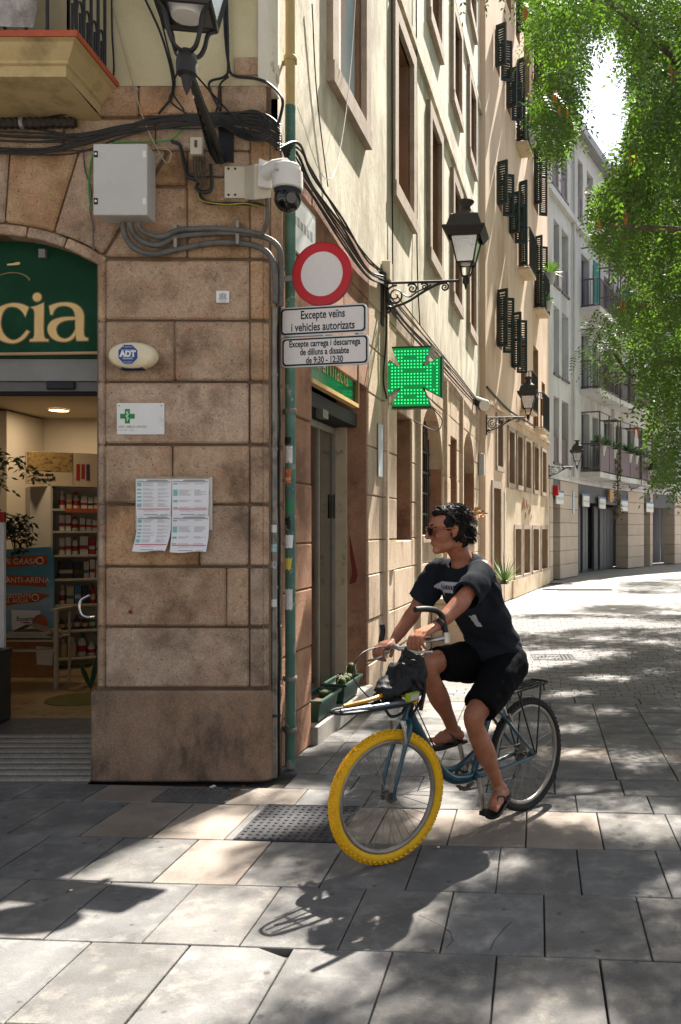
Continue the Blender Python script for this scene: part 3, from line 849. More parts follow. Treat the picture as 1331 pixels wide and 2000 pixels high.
ROOM = thing('shop_interior', (-4.5, 8.5, H1), 'pale interior walls, ceiling and polished floor of the pharmacy behind the doorway', 'room'); ROOM['kind'] = 'structure'
del ROOM['category']
xl_, xr_, yb_ = -7.4, -2.2, 10.75
MB().quad((xl_, Y1_, H1), (xr_, Y1_, H1), (xr_, yb_, H1), (xl_, yb_, H1)).build('floor', nm('polished_floor', ['#a98d62', '#b89b70', '#a2855a'], 1.3, .22, spec=.5, stain='#8f7550', stain_scale=2), ROOM)
MB().quad((xl_, 6.0, 3.02), (xr_, 6.0, 3.02), (xr_, yb_, 3.02), (xl_, yb_, 3.02)).build('ceiling', nm('shop_ceiling', '#c3b8a4', rough=.8), ROOM)
mb = MB(); mb.quad((xl_, yb_, H1), (xr_, yb_, H1), (xr_, yb_, 3.02), (xl_, yb_, 3.02)); mb.quad((xl_, 6, 0), (xl_, yb_, 0), (xl_, yb_, 3.02), (xl_, 6, 3.02)); mb.quad((xr_, 6, 0), (xr_, yb_, 0), (xr_, yb_, 3.02), (xr_, 6, 3.02))
mb.build('back_wall', M_in, ROOM)
MB().quad((xl_, 6.0, 0), (fx(-232), 6.0, 0), (fx(-232), 6.0, 3.02), (xl_, 6.0, 3.02)).build('front_inner_wall', M_in, ROOM)
MB().box(-5.75, -5.34, 9.9, 10.74, H1, 3.0).build('wall_pier', M_in, ROOM)
for k, (px, py, Y, lb) in enumerate(((115, 803, 9.95, 'round lit ceiling downlight nearer the stone jamb'), (3, 767, 8.75, 'round lit ceiling downlight cut by the photo edge'))):
    p = at(px, py, Y); p.z = 3.02
    o = thing('downlight', p, lb, 'ceiling light', 'downlights in the pharmacy ceiling')
    MB().lathe([(.105, -.018), (.115, -.018), (.118, -.001)], p, k=20, cap=False).build('rim', M_white, o)
    MB().lathe([(.104, -.014), (.001, -.013)], p, k=20, cap=False).build('lamp_disc', nm('warm_lamp', '#ffffff', emit=('#ffd9a0', 3)), o, fix=False)
    ld = bpy.data.lights.new('downlight_lamp', 'AREA'); ld.shape = 'DISK'; ld.size = .2; ld.energy = 2.2; ld.color = (1, .82, .6)
    lo = bpy.data.objects.new('downlight_lamp', ld); put(lo, p - V((0, 0, .03)), o)

# shelf unit: front runs away to the right
SU = Fr((at(103, 1300, 9.35).x, 9.35, H1), (.85, .53, 0), (.53, -.85, 0))
M_shelf = nm('cream_laminate', ['#b9ab93', '#c6b8a0'], 2, .5)
SHELF = thing('shelf_unit', SU(0), 'cream open shelf unit stocked with bottles and boxes inside the pharmacy', 'shelf unit')
hS = 1.98; wS = 1.15; dS = .34
MB(SU).box(-.02, 0, -dS, 0, 0, hS).build('side_panel', M_shelf, SHELF); MB(SU).box(wS, wS + .02, -dS, 0, 0, hS).build('side_panel', M_shelf, SHELF)
MB(SU).box(0, wS, -dS, -dS + .015, 0, hS).build('back_panel', M_shelf, SHELF)
MB(SU).box(-.02, wS + .02, -dS, .01, hS + .001, hS + .025).build('top_panel', M_shelf, SHELF)
MB().prism([SU(-.021, 0, 0), SU(-.021, -dS, 0), SU(-.021, -dS, 0) + V((-.27, .06, 0)), SU(-.021, 0, 0) + V((-.27, .1, 0))], (0, 0, hS)).build('end_panel', nm('end_panel_white', ['#c3b9a6', '#cfc5b2'], 2, .6), SHELF)
lev = [.12, .42, .70, .98, 1.24, 1.5, 1.74]
for k, z in enumerate(lev):
    MB(SU).box(.001, wS - .001, -dS + .016, .005, z - .022, z).build('shelf_board', M_shelf, SHELF)
M_or = nm('orange_strip', '#b8552a', rough=.6)
MB(SU).box(.12, wS - .02, .006, .012, 1.70, 1.745).build('price_strip', M_or, SHELF)
cols_b = {'white': '#cdc6ba', 'red': '#9c2c25', 'cream': '#c2ad8d', 'green': '#2f6a4c', 'brown': '#5a3826', 'blue': '#3a6e94', 'teal': '#3d8387', 'purple': '#4b3354', 'black': '#2a2826', 'amber': '#8a5424'}
def bm_(c): return nm('pack_' + c, cols_b[c], rough=.45)
protoB = {}
def bottle(col, cap, r, h):
    key = ('b', col, cap, r, h)
    if key not in protoB:
        a = MB().lathe([(r * .95, 0), (r, .006), (r, h * .62), (r * .75, h * .72), (r * .4, h * .78), (r * .4, h * .8)], (0, 0, 0), k=10).mesh('bottle_body', bm_(col), True, origin=(0, 0, 0))[0]
        b = MB().lathe([(r * .5, h * .8), (r * .5, h * .97), (r * .4, h)], (0, 0, 0), k=8).mesh('cap', bm_(cap), True, origin=(0, 0, 0))[0]
        c = MB().lathe([(r * 1.02, h * .2), (r * 1.02, h * .48)], (0, 0, 0), k=10, cap=False).mesh('print_band', bm_('red' if col == 'white' else 'cream'), True, origin=(0, 0, 0))[0]
        protoB[key] = ('bottle', (a, b, c), ('bottle_body', 'cap', 'print_band'))
    return protoB[key]
def carton(col, band, w_, h):
    key = ('c', col, band, w_, h)
    if key not in protoB:
        a = MB().box(-w_ / 2, w_ / 2, -w_ / 2, w_ / 2, 0, h).mesh('carton_body', bm_(col), origin=(0, 0, 0))[0]
        c = MB().box(-w_ / 2 - .001, w_ / 2 + .001, -w_ / 2 - .001, w_ / 2 + .001, h * .3, h * .5).mesh('print_band', bm_(band), origin=(0, 0, 0))[0]
        protoB[key] = ('carton', (a, c), ('carton_body', 'print_band'))
    return protoB[key]
def place_pack(pr, a, d, z, label, cat, group, rot=0.0):
    kind, ms, ns = pr
    o = thing(kind, SU(a, d, z), label, cat, group); 
    for m_, n_ in zip(ms, ns):
        c = bpy.data.objects.new(n_, m_); COL.objects.link(c); c.parent = o; WL[c.name] = WL[o.name]
    o.rotation_euler.z = atan2(SU.u.y, SU.u.x) + rot
    return o
stock = [
 (0, [('b', 'cream', 'white', .04, .2), ('b', 'cream', 'white', .04, .22), ('b', 'white', 'green', .045, .25), ('b', 'white', 'white', .04, .15), ('c', 'cream', 'teal', .07, .2), ('c', 'cream', 'teal', .07, .21), ('c', 'teal', 'blue', .07, .2), ('c', 'cream', 'blue', .07, .2)], 'lowest shelf'),
 (1, [('b', 'brown', 'amber', .03, .13), ('b', 'amber', 'brown', .03, .15), ('b', 'purple', 'brown', .035, .16), ('b', 'brown', 'green', .03, .14), ('b', 'green', 'purple', .035, .15), ('b', 'purple', 'amber', .03, .13), ('b', 'amber', 'green', .03, .13)], 'second lowest shelf'),
 (2, [('b', 'white', 'white', .03, .21), ('c', 'cream', 'green', .07, .19), ('c', 'blue', 'cream', .06, .2), ('c', 'black', 'purple', .07, .2), ('b', 'red', 'red', .03, .21), ('c', 'cream', 'brown', .07, .17), ('c', 'amber', 'black', .08, .17), ('c', 'black', 'green', .07, .17)], 'third lowest shelf'),
 (3, [('c', 'black', 'cream', .13, .19), ('c', 'black', 'brown', .09, .18), ('c', 'cream', 'blue', .05, .18), ('c', 'white', 'red', .05, .2), ('c', 'white', 'cream', .05, .19), ('c', 'teal', 'blue', .13, .13), ('c', 'blue', 'teal', .08, .14)], 'middle shelf'),
 (4, [('c', 'white', 'red', .05, .18), ('c', 'white', 'red', .05, .19), ('b', 'white', 'red', .035, .2), ('c', 'white', 'red', .08, .2), ('c', 'red', 'white', .06, .19), ('c', 'white', 'red', .05, .15), ('c', 'white', 'red', .05, .15), ('c', 'white', 'red', .05, .14)], 'third shelf from the top'),
 (5, [('c', 'white', 'red', .05, .17), ('c', 'white', 'red', .05, .17), ('b', 'white', 'red', .035, .16), ('c', 'white', 'red', .05, .14), ('c', 'white', 'red', .05, .13), ('c', 'white', 'red', .05, .12), ('c', 'white', 'red', .05, .12)], 'second shelf from the top'),
 (6, [('b', 'white', 'white', .03, .2), ('c', 'cream', 'amber', .05, .16), ('b', 'white', 'red', .035, .19), ('c', 'white', 'red', .06, .14), ('c', 'white', 'black', .05, .13), ('c', 'white', 'red', .05, .14), ('c', 'white', 'red', .05, .13), ('c', 'white', 'red', .05, .14)], 'top shelf')]
for lv, items, wh in stock:
    a = .06
    for nth, it in enumerate(items):
        k, c1, c2, s_, h = it
        wid = s_ * 2 if k == 'b' else s_
        a += wid / 2 + .012
        if a > wS - .04: break
        pr = bottle(c1, c2, s_, h) if k == 'b' else carton(c1, c2, s_, h)
        lb = ('%s bottle with %s cap, %s from the left on the %s' if k == 'b' else '%s carton with %s band, %s from the left on the %s') % (c1, c2, ['first', 'second', 'third', 'fourth', 'fifth', 'sixth', 'seventh', 'eighth'][items.index(it) if items.count(it) == 1 else nth], wh)
        place_pack(pr, a, -.06 - (s_ if k == 'b' else s_ / 2) , lev[lv], lb, 'bottle' if k == 'b' else 'box', 'products on the pharmacy shelves')
        a += wid / 2
# display boxes on top of the unit
def disp_box(x0, x1, col, body, label, pic):
    root = thing('display_box', SU((x0 + x1) / 2, -.1, hS + .026), label, 'box')
    MB(SU).box(x0, x1, -.14, -.02, hS + .026, hS + .37).build('card_body', col, root)
    pic(root)
def pic1(r_):
    MB(SU).box(-.25 + .004, .196, -.019, -.017, hS + .16, hS + .365).build('picture', nm('grain_photo', ['#2f2416', '#7a5d34', '#a8884e', '#3c4a2c'], 22, .6), r_)
    text('lettering', '¿Has que\nahuyentar?', .055, SU, -.09, -.016, hS + .10, M_black, r_, 1, bold=.002)
def picn(x0, cs):
    def f(r_):
        for k, c in enumerate(cs): MB(SU).box(x0 + .03 + k * .05, x0 + .062 + k * .05, -.019, -.016, hS + .07 + .02 * (k % 2), hS + .25).build('picture', bm_(c), r_)
    return f
disp_box(-.25, .2, bm_('cream'), '', 'display box with grain photo and bold words on top of the shelf unit', pic1)
disp_box(.205, .46, bm_('cream'), '', 'cream display box showing dark red tubes on top of the shelf unit', picn(.205, ['red', 'red', 'purple']))
disp_box(.465, .74, bm_('cream'), '', 'cream display box showing slim bottles on top of the shelf unit', picn(.465, ['black', 'black', 'amber', 'red']))
disp_box(.745, 1.0, bm_('brown'), '', 'dark display box at the far end on top of the shelf unit', picn(.745, ['cream', 'red']))
rd = thing('reed_diffuser', SU(.66, -.2, hS + .026), 'brown reed diffuser bottle with thin sticks standing above the display boxes', 'diffuser')
MB().lathe([(.03, .3), (.035, .34), (.03, .42), (.012, .45), (.012, .48)], SU(.66, -.2, hS + .05), k=10).build('glass_bottle', bm_('brown'), rd)
MB(SU).box(.6, .72, -.26, -.15, hS + .026, hS + .35).build('stand_box', bm_('cream'), rd)
for k in range(3): MB().tube([SU(.66, -.2, hS + .5), SU(.62 + .04 * k, -.2, hS + .82)], .005, 4).build('stick', bm_('brown'), rd)

# standing poster with orange arrows
PO = Fr((at(2, 1320, 8.85).x, 8.85, H1), (1, .02, 0), (.02, -1, 0))
sc_p = 8.85 / 1700
def pa(px): return (px - 2) * sc_p
def pz(py): return EYE - (py - 1035) * 8.85 / 1700 - H1
POST = thing('poster_stand', PO(.2), 'standing blue sun cream poster with orange arrow banners behind the white rack', 'poster')
poly_ = [PO(-.12, 0, 0), PO(pa(104), 0, pz(1322)), PO(pa(104), 0, pz(1090)), PO(pa(97), 0, pz(1068)), PO(-.12, 0, pz(1075))]
MB().prism([p - PO.n * .02 for p in poly_], PO.n * .02).build('board', nm('poster_blue', ['#9fb4b8', '#5d93a3', '#3a7d94'], 1.1, .35, stretch=(.4, .4, 1.6)), POST)
MB(PO).box(-.118, pa(103), .001, .003, .01, pz(1250)).build('sand_print', nm('sand_print', ['#8a6540', '#a0794d'], 14, .5), POST)
def banner(poly, m_=None): return MB().poly([PO(pa(x), .006, pz(y)) for x, y in poly]).build('banner', m_ or nm('burnt_orange', '#a8481f', rough=.45), POST, fix=False)
banner([(-20, 1090), (88, 1084), (94, 1082), (90, 1091), (95, 1102), (-20, 1112)]); banner([(-20, 1121), (94, 1127), (89, 1136), (91, 1147), (-20, 1140)]); banner([(-20, 1166), (70, 1157), (97, 1163), (72, 1176), (-20, 1186)])
M_pt = nm('cream_print', '#d7cdbb', rough=.6)
text('lettering', '0% GRASA', .085, PO, pa(39), .008, pz(1097), M_pt, POST, .95); text('lettering', 'ANTI-ARENA', .08, PO, pa(54), .008, pz(1133.5), M_pt, POST, .95)
text('lettering', 'RESISTENTE\nAL AGUA', .062, PO, pa(32), .008, pz(1169), M_pt, POST, .95, line=.8)
for x, y in ((78, 1095), (10, 1132), (69, 1167)): MB().tube([PO(pa(x) + .033 * cos(2 * pi * k / 14), .008, pz(y) + .033 * sin(2 * pi * k / 14)) for k in range(14)], .004, 4, closed=True).build('icon', M_pt, POST)
MB().poly([PO(pa(x), .007, pz(y)) for x, y in ((23, 1191), (79, 1193), (74, 1232), (24, 1232))]).build('pouch_print', M_white, POST, fix=False)
text('lettering', 'Eucerin', .06, PO, pa(50), .009, pz(1209), M_black, POST, 1, bold=.001)
MB().poly([PO(pa(x), .009, pz(y)) for x, y in ((38, 1215), (63, 1215), (52, 1218))]).build('underline', bm_('red'), POST, fix=False)
MB().poly([PO(pa(78 + 16 * cos(a * .35)), .007, pz(1222 - 22 * sin(a * .35))) for a in range(10)]).build('tube_print', M_or, POST, fix=False)
MB().poly([PO(pa(x), .007, pz(y)) for x, y in ((70, 1262), (104, 1265), (102, 1300), (72, 1298))]).build('tub_print', M_white, POST, fix=False)
# white metal rack with a pile of papers
RK = thing('metal_rack', at(60, 1325, 8.3), 'chipped white metal rack holding a pile of newspapers in front of the poster', 'rack')
M_chip = nm('chipped_white_paint', ['#a89b86', '#b9ac96'], 5, .6, stain='#4a3c2e', stain_scale=14, stain_lo=.66, stain_hi=.7)
z0 = H1; Yk = 8.3
def rx(px): return (px - 930) / 1700 * Yk
def rzk(py): return EYE - (py - 1035) * Yk / 1700
MB().box(rx(-40), rx(107), Yk - .02, Yk + .02, rzk(1253), rzk(1245)).build('rail', M_chip, RK); MB().box(rx(-40), rx(107), Yk - .02, Yk + .02, rzk(1273), rzk(1268)).build('rail', M_chip, RK)
MB().box(rx(107), rx(113), Yk - .02, Yk + .02, z0, rzk(1193)).build('leg', M_chip, RK); MB().box(rx(104), rx(107), Yk + .3, Yk + .33, z0, rzk(1200)).build('leg', M_chip, RK)
MB().box(rx(102), rx(115), Yk - .03, Yk + .34, rzk(1193), rzk(1189)).build('arm', M_chip, RK)
MB().box(rx(-40), rx(107), Yk - .02, Yk + .33, rzk(1249), rzk(1246)).build('tray', M_chip, RK)
for k in range(6):
    mb = MB(); zz = rzk(1245) + k * .011
    x0, x1 = rx(18 - 4 * (k % 2)), rx(100 - 5 * (k % 3))
    p_ = [(x0, Yk - .02), (x1, Yk - .01), (x1 - .02, Yk + .28), (x0 + .02, Yk + .28)]
    mb.prism([V((x, y, zz)) for x, y in p_], (0, 0, .009))
    if k == 5: mb = MB().poly([V((x0 + .04, Yk, zz)), V(((x0 + x1) / 2, Yk, zz + .07)), V((x1 - .03, Yk, zz)), V((x1 - .05, Yk + .2, zz)), V(((x0 + x1) / 2, Yk + .2, zz + .06)), V((x0 + .05, Yk + .2, zz))])
    tag(mb.build('newspaper', nm('newsprint', ['#a99c84', '#b7ab93'], 20, .9)), ['lowest', 'second lowest', 'third lowest', 'third from the top', 'second from the top', 'uppermost folded'][k] + ' newspaper in the pile on the white rack', 'newspaper', 'newspapers piled on the rack')
# security gate post at the very left
GP = thing('gate_post', at(5, 1400, 6.98), 'slim white security gate post with red top at the photo edge', 'security gate')
a_ = at(5, 1400, 6.98); hx = .02
MB().box(a_.x - hx, a_.x + hx, 6.96, 7.0, H1, at(5, 1020, 6.98).z).build('post', M_white, GP, bevel=.006)
MB().box(a_.x - hx, a_.x + hx, 6.96, 7.0, at(5, 1020, 6.98).z + .001, at(5, 1000, 6.98).z).build('red_cap', bm_('red'), GP, bevel=.006)
for y in (1089, 1182): MB().box(a_.x - .3, a_.x - .02, 6.965, 6.995, at(5, y + 3, 6.98).z, at(5, y - 3, 6.98).z).build('cross_bar', M_white, GP)
BN = thing('floor_bin', at(-10, 1400, 6.85), 'dark grey plastic bin by the security gate post, mostly outside the photo', 'bin')
q = at(11, 1400, 6.85).x
MB().box(q - .3, q, 6.72, 6.94, H1 + .0, at(5, 1270, 6.85).z).build('body', nm('grey_plastic', '#3b3c3d', rough=.5), BN, bevel=.02, seg=2)
MB().box(q - .31, q + .006, 6.71, 6.945, at(5, 1282, 6.85).z, at(5, 1268, 6.85).z).build('rim', MATS['grey_plastic'], BN, bevel=.004)
# indoor plants
def leafy(name, c, n, rx_, rz_, m, label, ls=.07, stems=8):
    root = thing(name, c - V((0, 0, rz_)), label, 'plant'); r2 = random.Random(len(name) + n)
    lf = MB(); st = MB()
    for k in range(stems):
        e = c + V((r2.uniform(-1, 1) * rx_, r2.uniform(-.5, .5) * rx_, r2.uniform(-.3, 1) * rz_))
        path = smooth_path([c - V((0, 0, rz_)), c + (e - c) * .4 + V((0, 0, .1)), e, e + V((r2.uniform(-.2, .2), 0, -.12))], 5)
        st.tube(path, .003, 4)
        for p in path[4:]:
            for _ in range(max(1, n // stems // 8)):
                d = V((r2.uniform(-1, 1), r2.uniform(-1, 1), r2.uniform(-.8, .4))).normalized(); w_ = d.orthogonal().normalized()
                q0 = p + V((r2.gauss(0, .04), r2.gauss(0, .04), r2.gauss(0, .04)))
                lf.quad(q0, q0 + d * ls * .5 + w_ * ls * .2, q0 + d * ls, q0 + d * ls * .5 - w_ * ls * .2)
    o = lf.build('leaves', m, root, fix=False); tag(o, kind='stuff'); st.build('stems', MATS['pack_brown'], root)
    return root
M_leafin = nm('indoor_leaf', ['#3d4a1e', '#5d6a2c'], 5, .5)
pt = at(-5, 925, 8.0); leafy('hanging_plant', pt, 260, .42, .3, M_leafin, 'thin leafed green plant with twigs hanging at the photo edge in the shop')
pt = at(30, 1050, 8.55); leafy('potted_plant', pt, 300, .33, .16, nm('indoor_leaf_dark', ['#1e2416', '#2f3822'], 5, .5), 'dark small leafed plant arching over the poster in the shop')
SP = thing('snake_plant', at(172, 1325, 8.2), 'green and yellow edged snake plant leaf by the door jamb', 'plant')
for k, (dx, hh) in enumerate(((-.05, .26), (.03, .34))):
    b = at(178, 1325, 8.2); b.z = H1
    prof_ = [(0, .0), (.028, .3), (.032, .6), (.02, .85), (0, 1)]
    for nme, s_, off, m_ in (('leaf_edge', 1.0, 0, nm('leaf_yellow', '#8d8a3a', rough=.5)), ('leaf', .75, -.003, nm('leaf_green', '#1f3d24', rough=.5))):
        q_ = [b + V((dx * t_ * 2 + w_ * s_, off, hh * t_)) for w_, t_ in prof_] + [b + V((dx * t_ * 2 - w_ * s_, off, hh * t_)) for w_, t_ in prof_[::-1]]
        MB().poly(q_).build(nme, m_, SP, fix=False)
MT = MB().lathe([(.0, .0), (.3, .0), (.3, .008), (0, .008)], at(160, 1367, 7.75), k=24, cap=False); MT.v = [V((p.x, p.y, H1 + p.z - at(160, 1367, 7.75).z + .002)) for p in MT.v]
tag(MT.build('doormat', nm('green_mat', ['#5d5a2a', '#77723a'], 30, .95)), 'round olive green mat on the shop floor by the jamb', 'mat')

# ---- alarm siren
AL = thing('alarm_box', FR(fx(264), 0, fz(722)), 'oval cream alarm box with blue octagonal badge on the stone pier', 'alarm')
cA = (fx(264), fz(697)); mb = MB(); prof_ = [(1.0, 0.0), (1.0, .03), (.93, .055), (.82, .07), (.0, .078)]
K = 28; vs = []
for (s_, d) in prof_:
    for k in range(K):
        a = 2 * pi * k / K; ex = .158 * s_; ez = .088 * s_
        ca, sa = cos(a), sin(a)
        vs.append(FR(cA[0] + ex * (abs(ca) ** .9) * (1 if ca > 0 else -1), .006 + d, cA[1] + ez * (abs(sa) ** .95) * (1 if sa > 0 else -1)))
mb.add(vs, [(i * K + k, i * K + (k + 1) % K, (i + 1) * K + (k + 1) % K, (i + 1) * K + k) for i in range(4) for k in range(K)])
mb.build('cover', nm('cream_plastic', ['#d3c3a2', '#ddcfb2'], 8, .45, stain='#a89268', stain_scale=9, stain_lo=.58, stain_hi=.7), AL, smooth='all')
MB(FR).box(cA[0] - .072, cA[0] + .07, .004, .055, cA[1] - .094, cA[1] - .07).build('strobe', nm('navy_lens', '#141a33', rough=.25), AL, bevel=.006)
M_navy = nm('navy_badge', '#1f3f7d', rough=.4)
oc = [FR(cA[0] - .012 + .066 * cos(pi / 8 + k * pi / 4), .087, cA[1] + .066 * sin(pi / 8 + k * pi / 4)) for k in range(8)]
oc2 = [FR(cA[0] - .012 + .069 * cos(pi / 8 + k * pi / 4), .0862, cA[1] + .069 * sin(pi / 8 + k * pi / 4)) for k in range(8)]
MB().prism([p - FR.n * .03 for p in oc2], FR.n * .03).build('badge_rim', M_white, AL); MB().prism([p - FR.n * .03 for p in oc], FR.n * .0305).build('badge', M_navy, AL)
text('lettering', 'ADT', .052, FR, cA[0] - .012, .0895, cA[1] + .002, M_white, AL, .95, bold=.0035)
mb = MB(FR)
for z_ in (-.021, .024): mb.box(cA[0] - .055, cA[0] + .031, .0885, .0892, cA[1] + z_ + .004, cA[1] + z_ + .0055)
mb.box(cA[0] - .044, cA[0] + .02, .0885, .0892, cA[1] - .031, cA[1] - .0285); mb.box(cA[0] - .044, cA[0] + .02, .0885, .0892, cA[1] - .0255, cA[1] - .0235)
mb.build('badge_lines', M_white, AL)
text('lettering', 'Protegido por', .0115, FR, cA[0] - .012, .0892, cA[1] + .048, M_white, AL)
text('lettering', '902 160 290', .0105, FR, cA[0] - .012, .0892, cA[1] - .05, M_white, AL)

# ---- name plaque
PL = thing('name_plaque', FR(fx(276), .004, fz(849)), 'white name plaque with a green pharmacy cross below the oval alarm box', 'plaque')
MB(FR).box(fx(230), fx(322.5), .006, .016, fz(849), fz(787.5)).build('plate', M_white, PL, bevel=.002)
M_gcross = nm('cross_green', '#1f7f36', rough=.5)
gx_, gz_ = fx(251), fz(813.5)
mb = MB(FR); mb.box(gx_ - .016, gx_ + .016, .0165, .018, gz_ - .047, gz_ + .047); mb.box(gx_ - .047, gx_ - .0161, .0165, .018, gz_ - .0155, gz_ + .0155); mb.box(gx_ + .0161, gx_ + .047, .0165, .018, gz_ - .0155, gz_ + .0155); mb.build('cross', M_gcross, PL)
MB().tube(smooth_path([FR(gx_ + .006, .019, gz_ + .03), FR(gx_ - .006, .019, gz_ + .024), FR(gx_ + .008, .019, gz_ + .012), FR(gx_ - .008, .019, gz_), FR(gx_ + .008, .019, gz_ - .012), FR(gx_ - .004, .019, gz_ - .024)], 5), .0028, 5).build('snake_emblem', M_white, PL)
MB().tube([FR(gx_, .0185, gz_ + .032), FR(gx_, .0185, gz_ - .034)], .0018, 5).build('staff_emblem', M_white, PL)
text('lettering', 'LDO. ABELE LANZO.', .0195, FR, fx(261), .0175, fz(834), nm('brown_grey_print', '#5d5650', rough=.7), PL, 1.05); text('lettering', 'Nº Col. 15911 - 14662', .0115, FR, fx(247.5), .0175, fz(840.5), M_grey, PL, 1)
for x in (235, 317): MB().lathe([(.004, 0), (.003, .003)], FR(fx(x), .0165, fz(793)), FR.n, 8).build('screw', M_iron, PL)

# ---- small tile with a drawing
TL = thing('heritage_tile', FR(fx(436), 0, fz(591)), 'tiny white square tile with grey building drawing high on the pier', 'tile sign')
MB(FR).box(fx(423.5), fx(449), .006, .012, fz(591.5), fz(568.5)).build('tile_body', M_white, TL, bevel=.001)
mb = MB(FR)
for k in range(5): mb.box(fx(430 + k * 2.8), fx(431.8 + k * 2.8), .0125, .0135, fz(584), fz(574 - (k == 2) * 2))
mb.box(fx(428), fx(445), .0125, .0134, fz(585.6), fz(584.4)); mb.box(fx(430), fx(443), .0125, .0134, fz(589.3), fz(588)); mb.build('drawing', M_grey, TL)

# ---- notice board with four rota sheets
NB = thing('notice_board', FR(fx(341), 0, fz(1040)), 'shallow white metal notice frame on the pier below the white plaque', 'notice board')
MB(FR).box(fx(267.5), fx(416.5), .006, .022, fz(1035), fz(932)).build('panel', nm('weathered_white', ['#b9b2a4', '#c9c2b4'], 6, .6, stain='#7d7466', stain_scale=12, stain_lo=.6, stain_hi=.7), NB)
MB(FR).box(fx(268.5), fx(410), .0225, .03, fz(934.5), fz(931)).build('top_rail', M_beige, NB)
M_teal = nm('teal_print', '#7fb3b0', rough=.8); M_redp = nm('red_print', '#c2404a', rough=.8); M_dk = nm('dark_teal_print', '#2c4a4a', rough=.8)
def sheet_paper(px0, px1, py0, py1, slant, curl, cells, d0, label):
    root = thing('rota_sheet', FR(fx((px0 + px1) / 2), d0, fz(py1)), label, 'paper notice', 'rota sheets on the notice board')
    W = px1 - px0; Hh = py1 - py0
    def q(u, v, e=0.0):
        x = px0 + W * u + slant * max(0, v - .3) ** 1.3 - (W * .05 * max(0, v - .6) * u)
        bulge = .004 * sin(u * 5 + v * 3) + curl * max(0, v - .45) ** 1.5 * (.6 + .6 * abs(u - .45))
        return FR(fx(x), d0 + .004 + bulge + e, fz(py0 + Hh * v + (1.5 * sin(u * 6) if v > .98 else 0)))
    mb = MB(); n = 12
    mb.add([q(i / n, j / n) for j in range(n + 1) for i in range(n + 1)], [(j * (n + 1) + i, j * (n + 1) + i + 1, (j + 1) * (n + 1) + i + 1, (j + 1) * (n + 1) + i) for j in range(n) for i in range(n)])
    mb.build('sheet', M_paper, root, smooth=True, fix=False)
    def bar(u0, u1, v0, v1, mi, mbx):
        mbx.mi = mi; k = max(1, int((u1 - u0) * 10)); l = max(1, int((v1 - v0) * 12))
        for i in range(k):
            for j in range(l):
                a, b = u0 + (u1 - u0) * i / k, u0 + (u1 - u0) * (i + 1) / k; c, e = v0 + (v1 - v0) * j / l, v0 + (v1 - v0) * (j + 1) / l
                mbx.quad(q(a, c, .0015), q(b, c, .0015), q(b, e, .0015), q(a, e, .0015))
    pr = MB()
    bar(.03, .97, .068, .084, 0, pr); bar(.3, .9, .035, .05, 4, pr); bar(.34, .84, .018, .026, 3, pr); bar(.05, .2, .03, .038, 3, pr)
    for (v0, v1, m_) in cells: bar(.03, .15, v0, v1, 1, pr)
    for (v0, v1, m_) in cells:
        v = v0
        while v < max(v1, v0 + .03):
            bar(.19, .19 + rnd.uniform(.2, .34), v, v + .006, 3, pr); bar(.6, .6 + rnd.uniform(.15, .35), v, v + .006, 3, pr); v += .021
    bar(.03, .97, .8, .822, 2, pr); bar(.2, .5, .845, .853, 5, pr); bar(.58, .93, .845, .853, 5, pr); bar(.2, .6, .865, .873, 5, pr)
    bar(.22, .62, .955, .968, 4, pr); bar(.7, .93, .945, .951, 3, pr); bar(.7, .93, .962, .968, 3, pr)
    pr_o = pr.build('print', [M_dk, M_teal, M_redp, M_grey, nm('mid_print', '#55555a', rough=.8), nm('pink_print', '#c99aa0', rough=.8)], root, fix=False); pr_o['kind'] = 'stuff'
cA1 = [(.1, .2, 0), (.26, .31, 0), (.365, .41, 0), (.46, .51, 0), (.56, .61, 0), (.66, .76, 0)]
cB1 = [(.11, .15, 0), (.29, .455, 0), (.57, .63, 0), (.755, .785, 3)]
sheet_paper(270, 338, 936, 1008, 0, 0, cA1, .026, 'top rota sheet with six teal cells, on the side of the door')
sheet_paper(340, 411, 936, 1008, 0, 0, cB1, .027, 'top rota sheet with three teal cells, on the side of the pipes')
sheet_paper(272, 338, 1008, 1076, -9, .10, cA1, .033, 'lower curling rota sheet with slanted bottom edge, on the side of the door')
sheet_paper(340, 412, 1008, 1078, -4, .05, cB1, .034, 'lower curling rota sheet with one tall teal cell, on the side of the pipes')
tag(MB().lathe([(.014, 0), (.012, .002), (.0, .003)], FR(fx(255.5), .006, fz(1195)), FR.n, 12).build('red_dot', nm('red_sticker', '#7d1f1c', rough=.6)), 'small round dark red sticker low on the stone pier', 'sticker')

# ---- electric cabinet
EC = thing('electric_cabinet', FR(fx(245), 0, fz(437)), 'light grey electric cabinet with four corner latches on the stone wall', 'electric cabinet')
M_cab = nm('light_grey_polyester', ['#b3b0aa', '#bfbcb6'], 3, .5, .04, 60, stain='#a09a90', stain_scale=5, stain_lo=.6, stain_hi=.75)
x0, x1, zb, zt_ = -2.42, -2.083, 3.635, 4.083
MB(FR).box(x0, x1, .005, .135, zb, zt_).build('body', M_cab, EC, bevel=.004)
MB(FR).box(x0 - .002, x1 + .002, .136, .162, zb - .002, zt_ + .002).build('door', M_cab, EC, bevel=.004)
for z_ in (zt_ - .065, zb + .085):
    MB(FR).box(x0 + .004, x0 + .028, .1625, .166, z_ - .02, z_ + .02).build('latch', M_black, EC); MB(FR).box(x1 - .025, x1 - .004, .1622, .164, z_ - .02, z_ + .02).build('hinge_cover', M_white, EC)
for z_ in (zt_ - .065, zb + .085): MB().lathe([(.008, 0), (.008, .002)], FR(x0 + .016, .1665, z_), FR.n, 10).build('keyhole', M_white, EC)

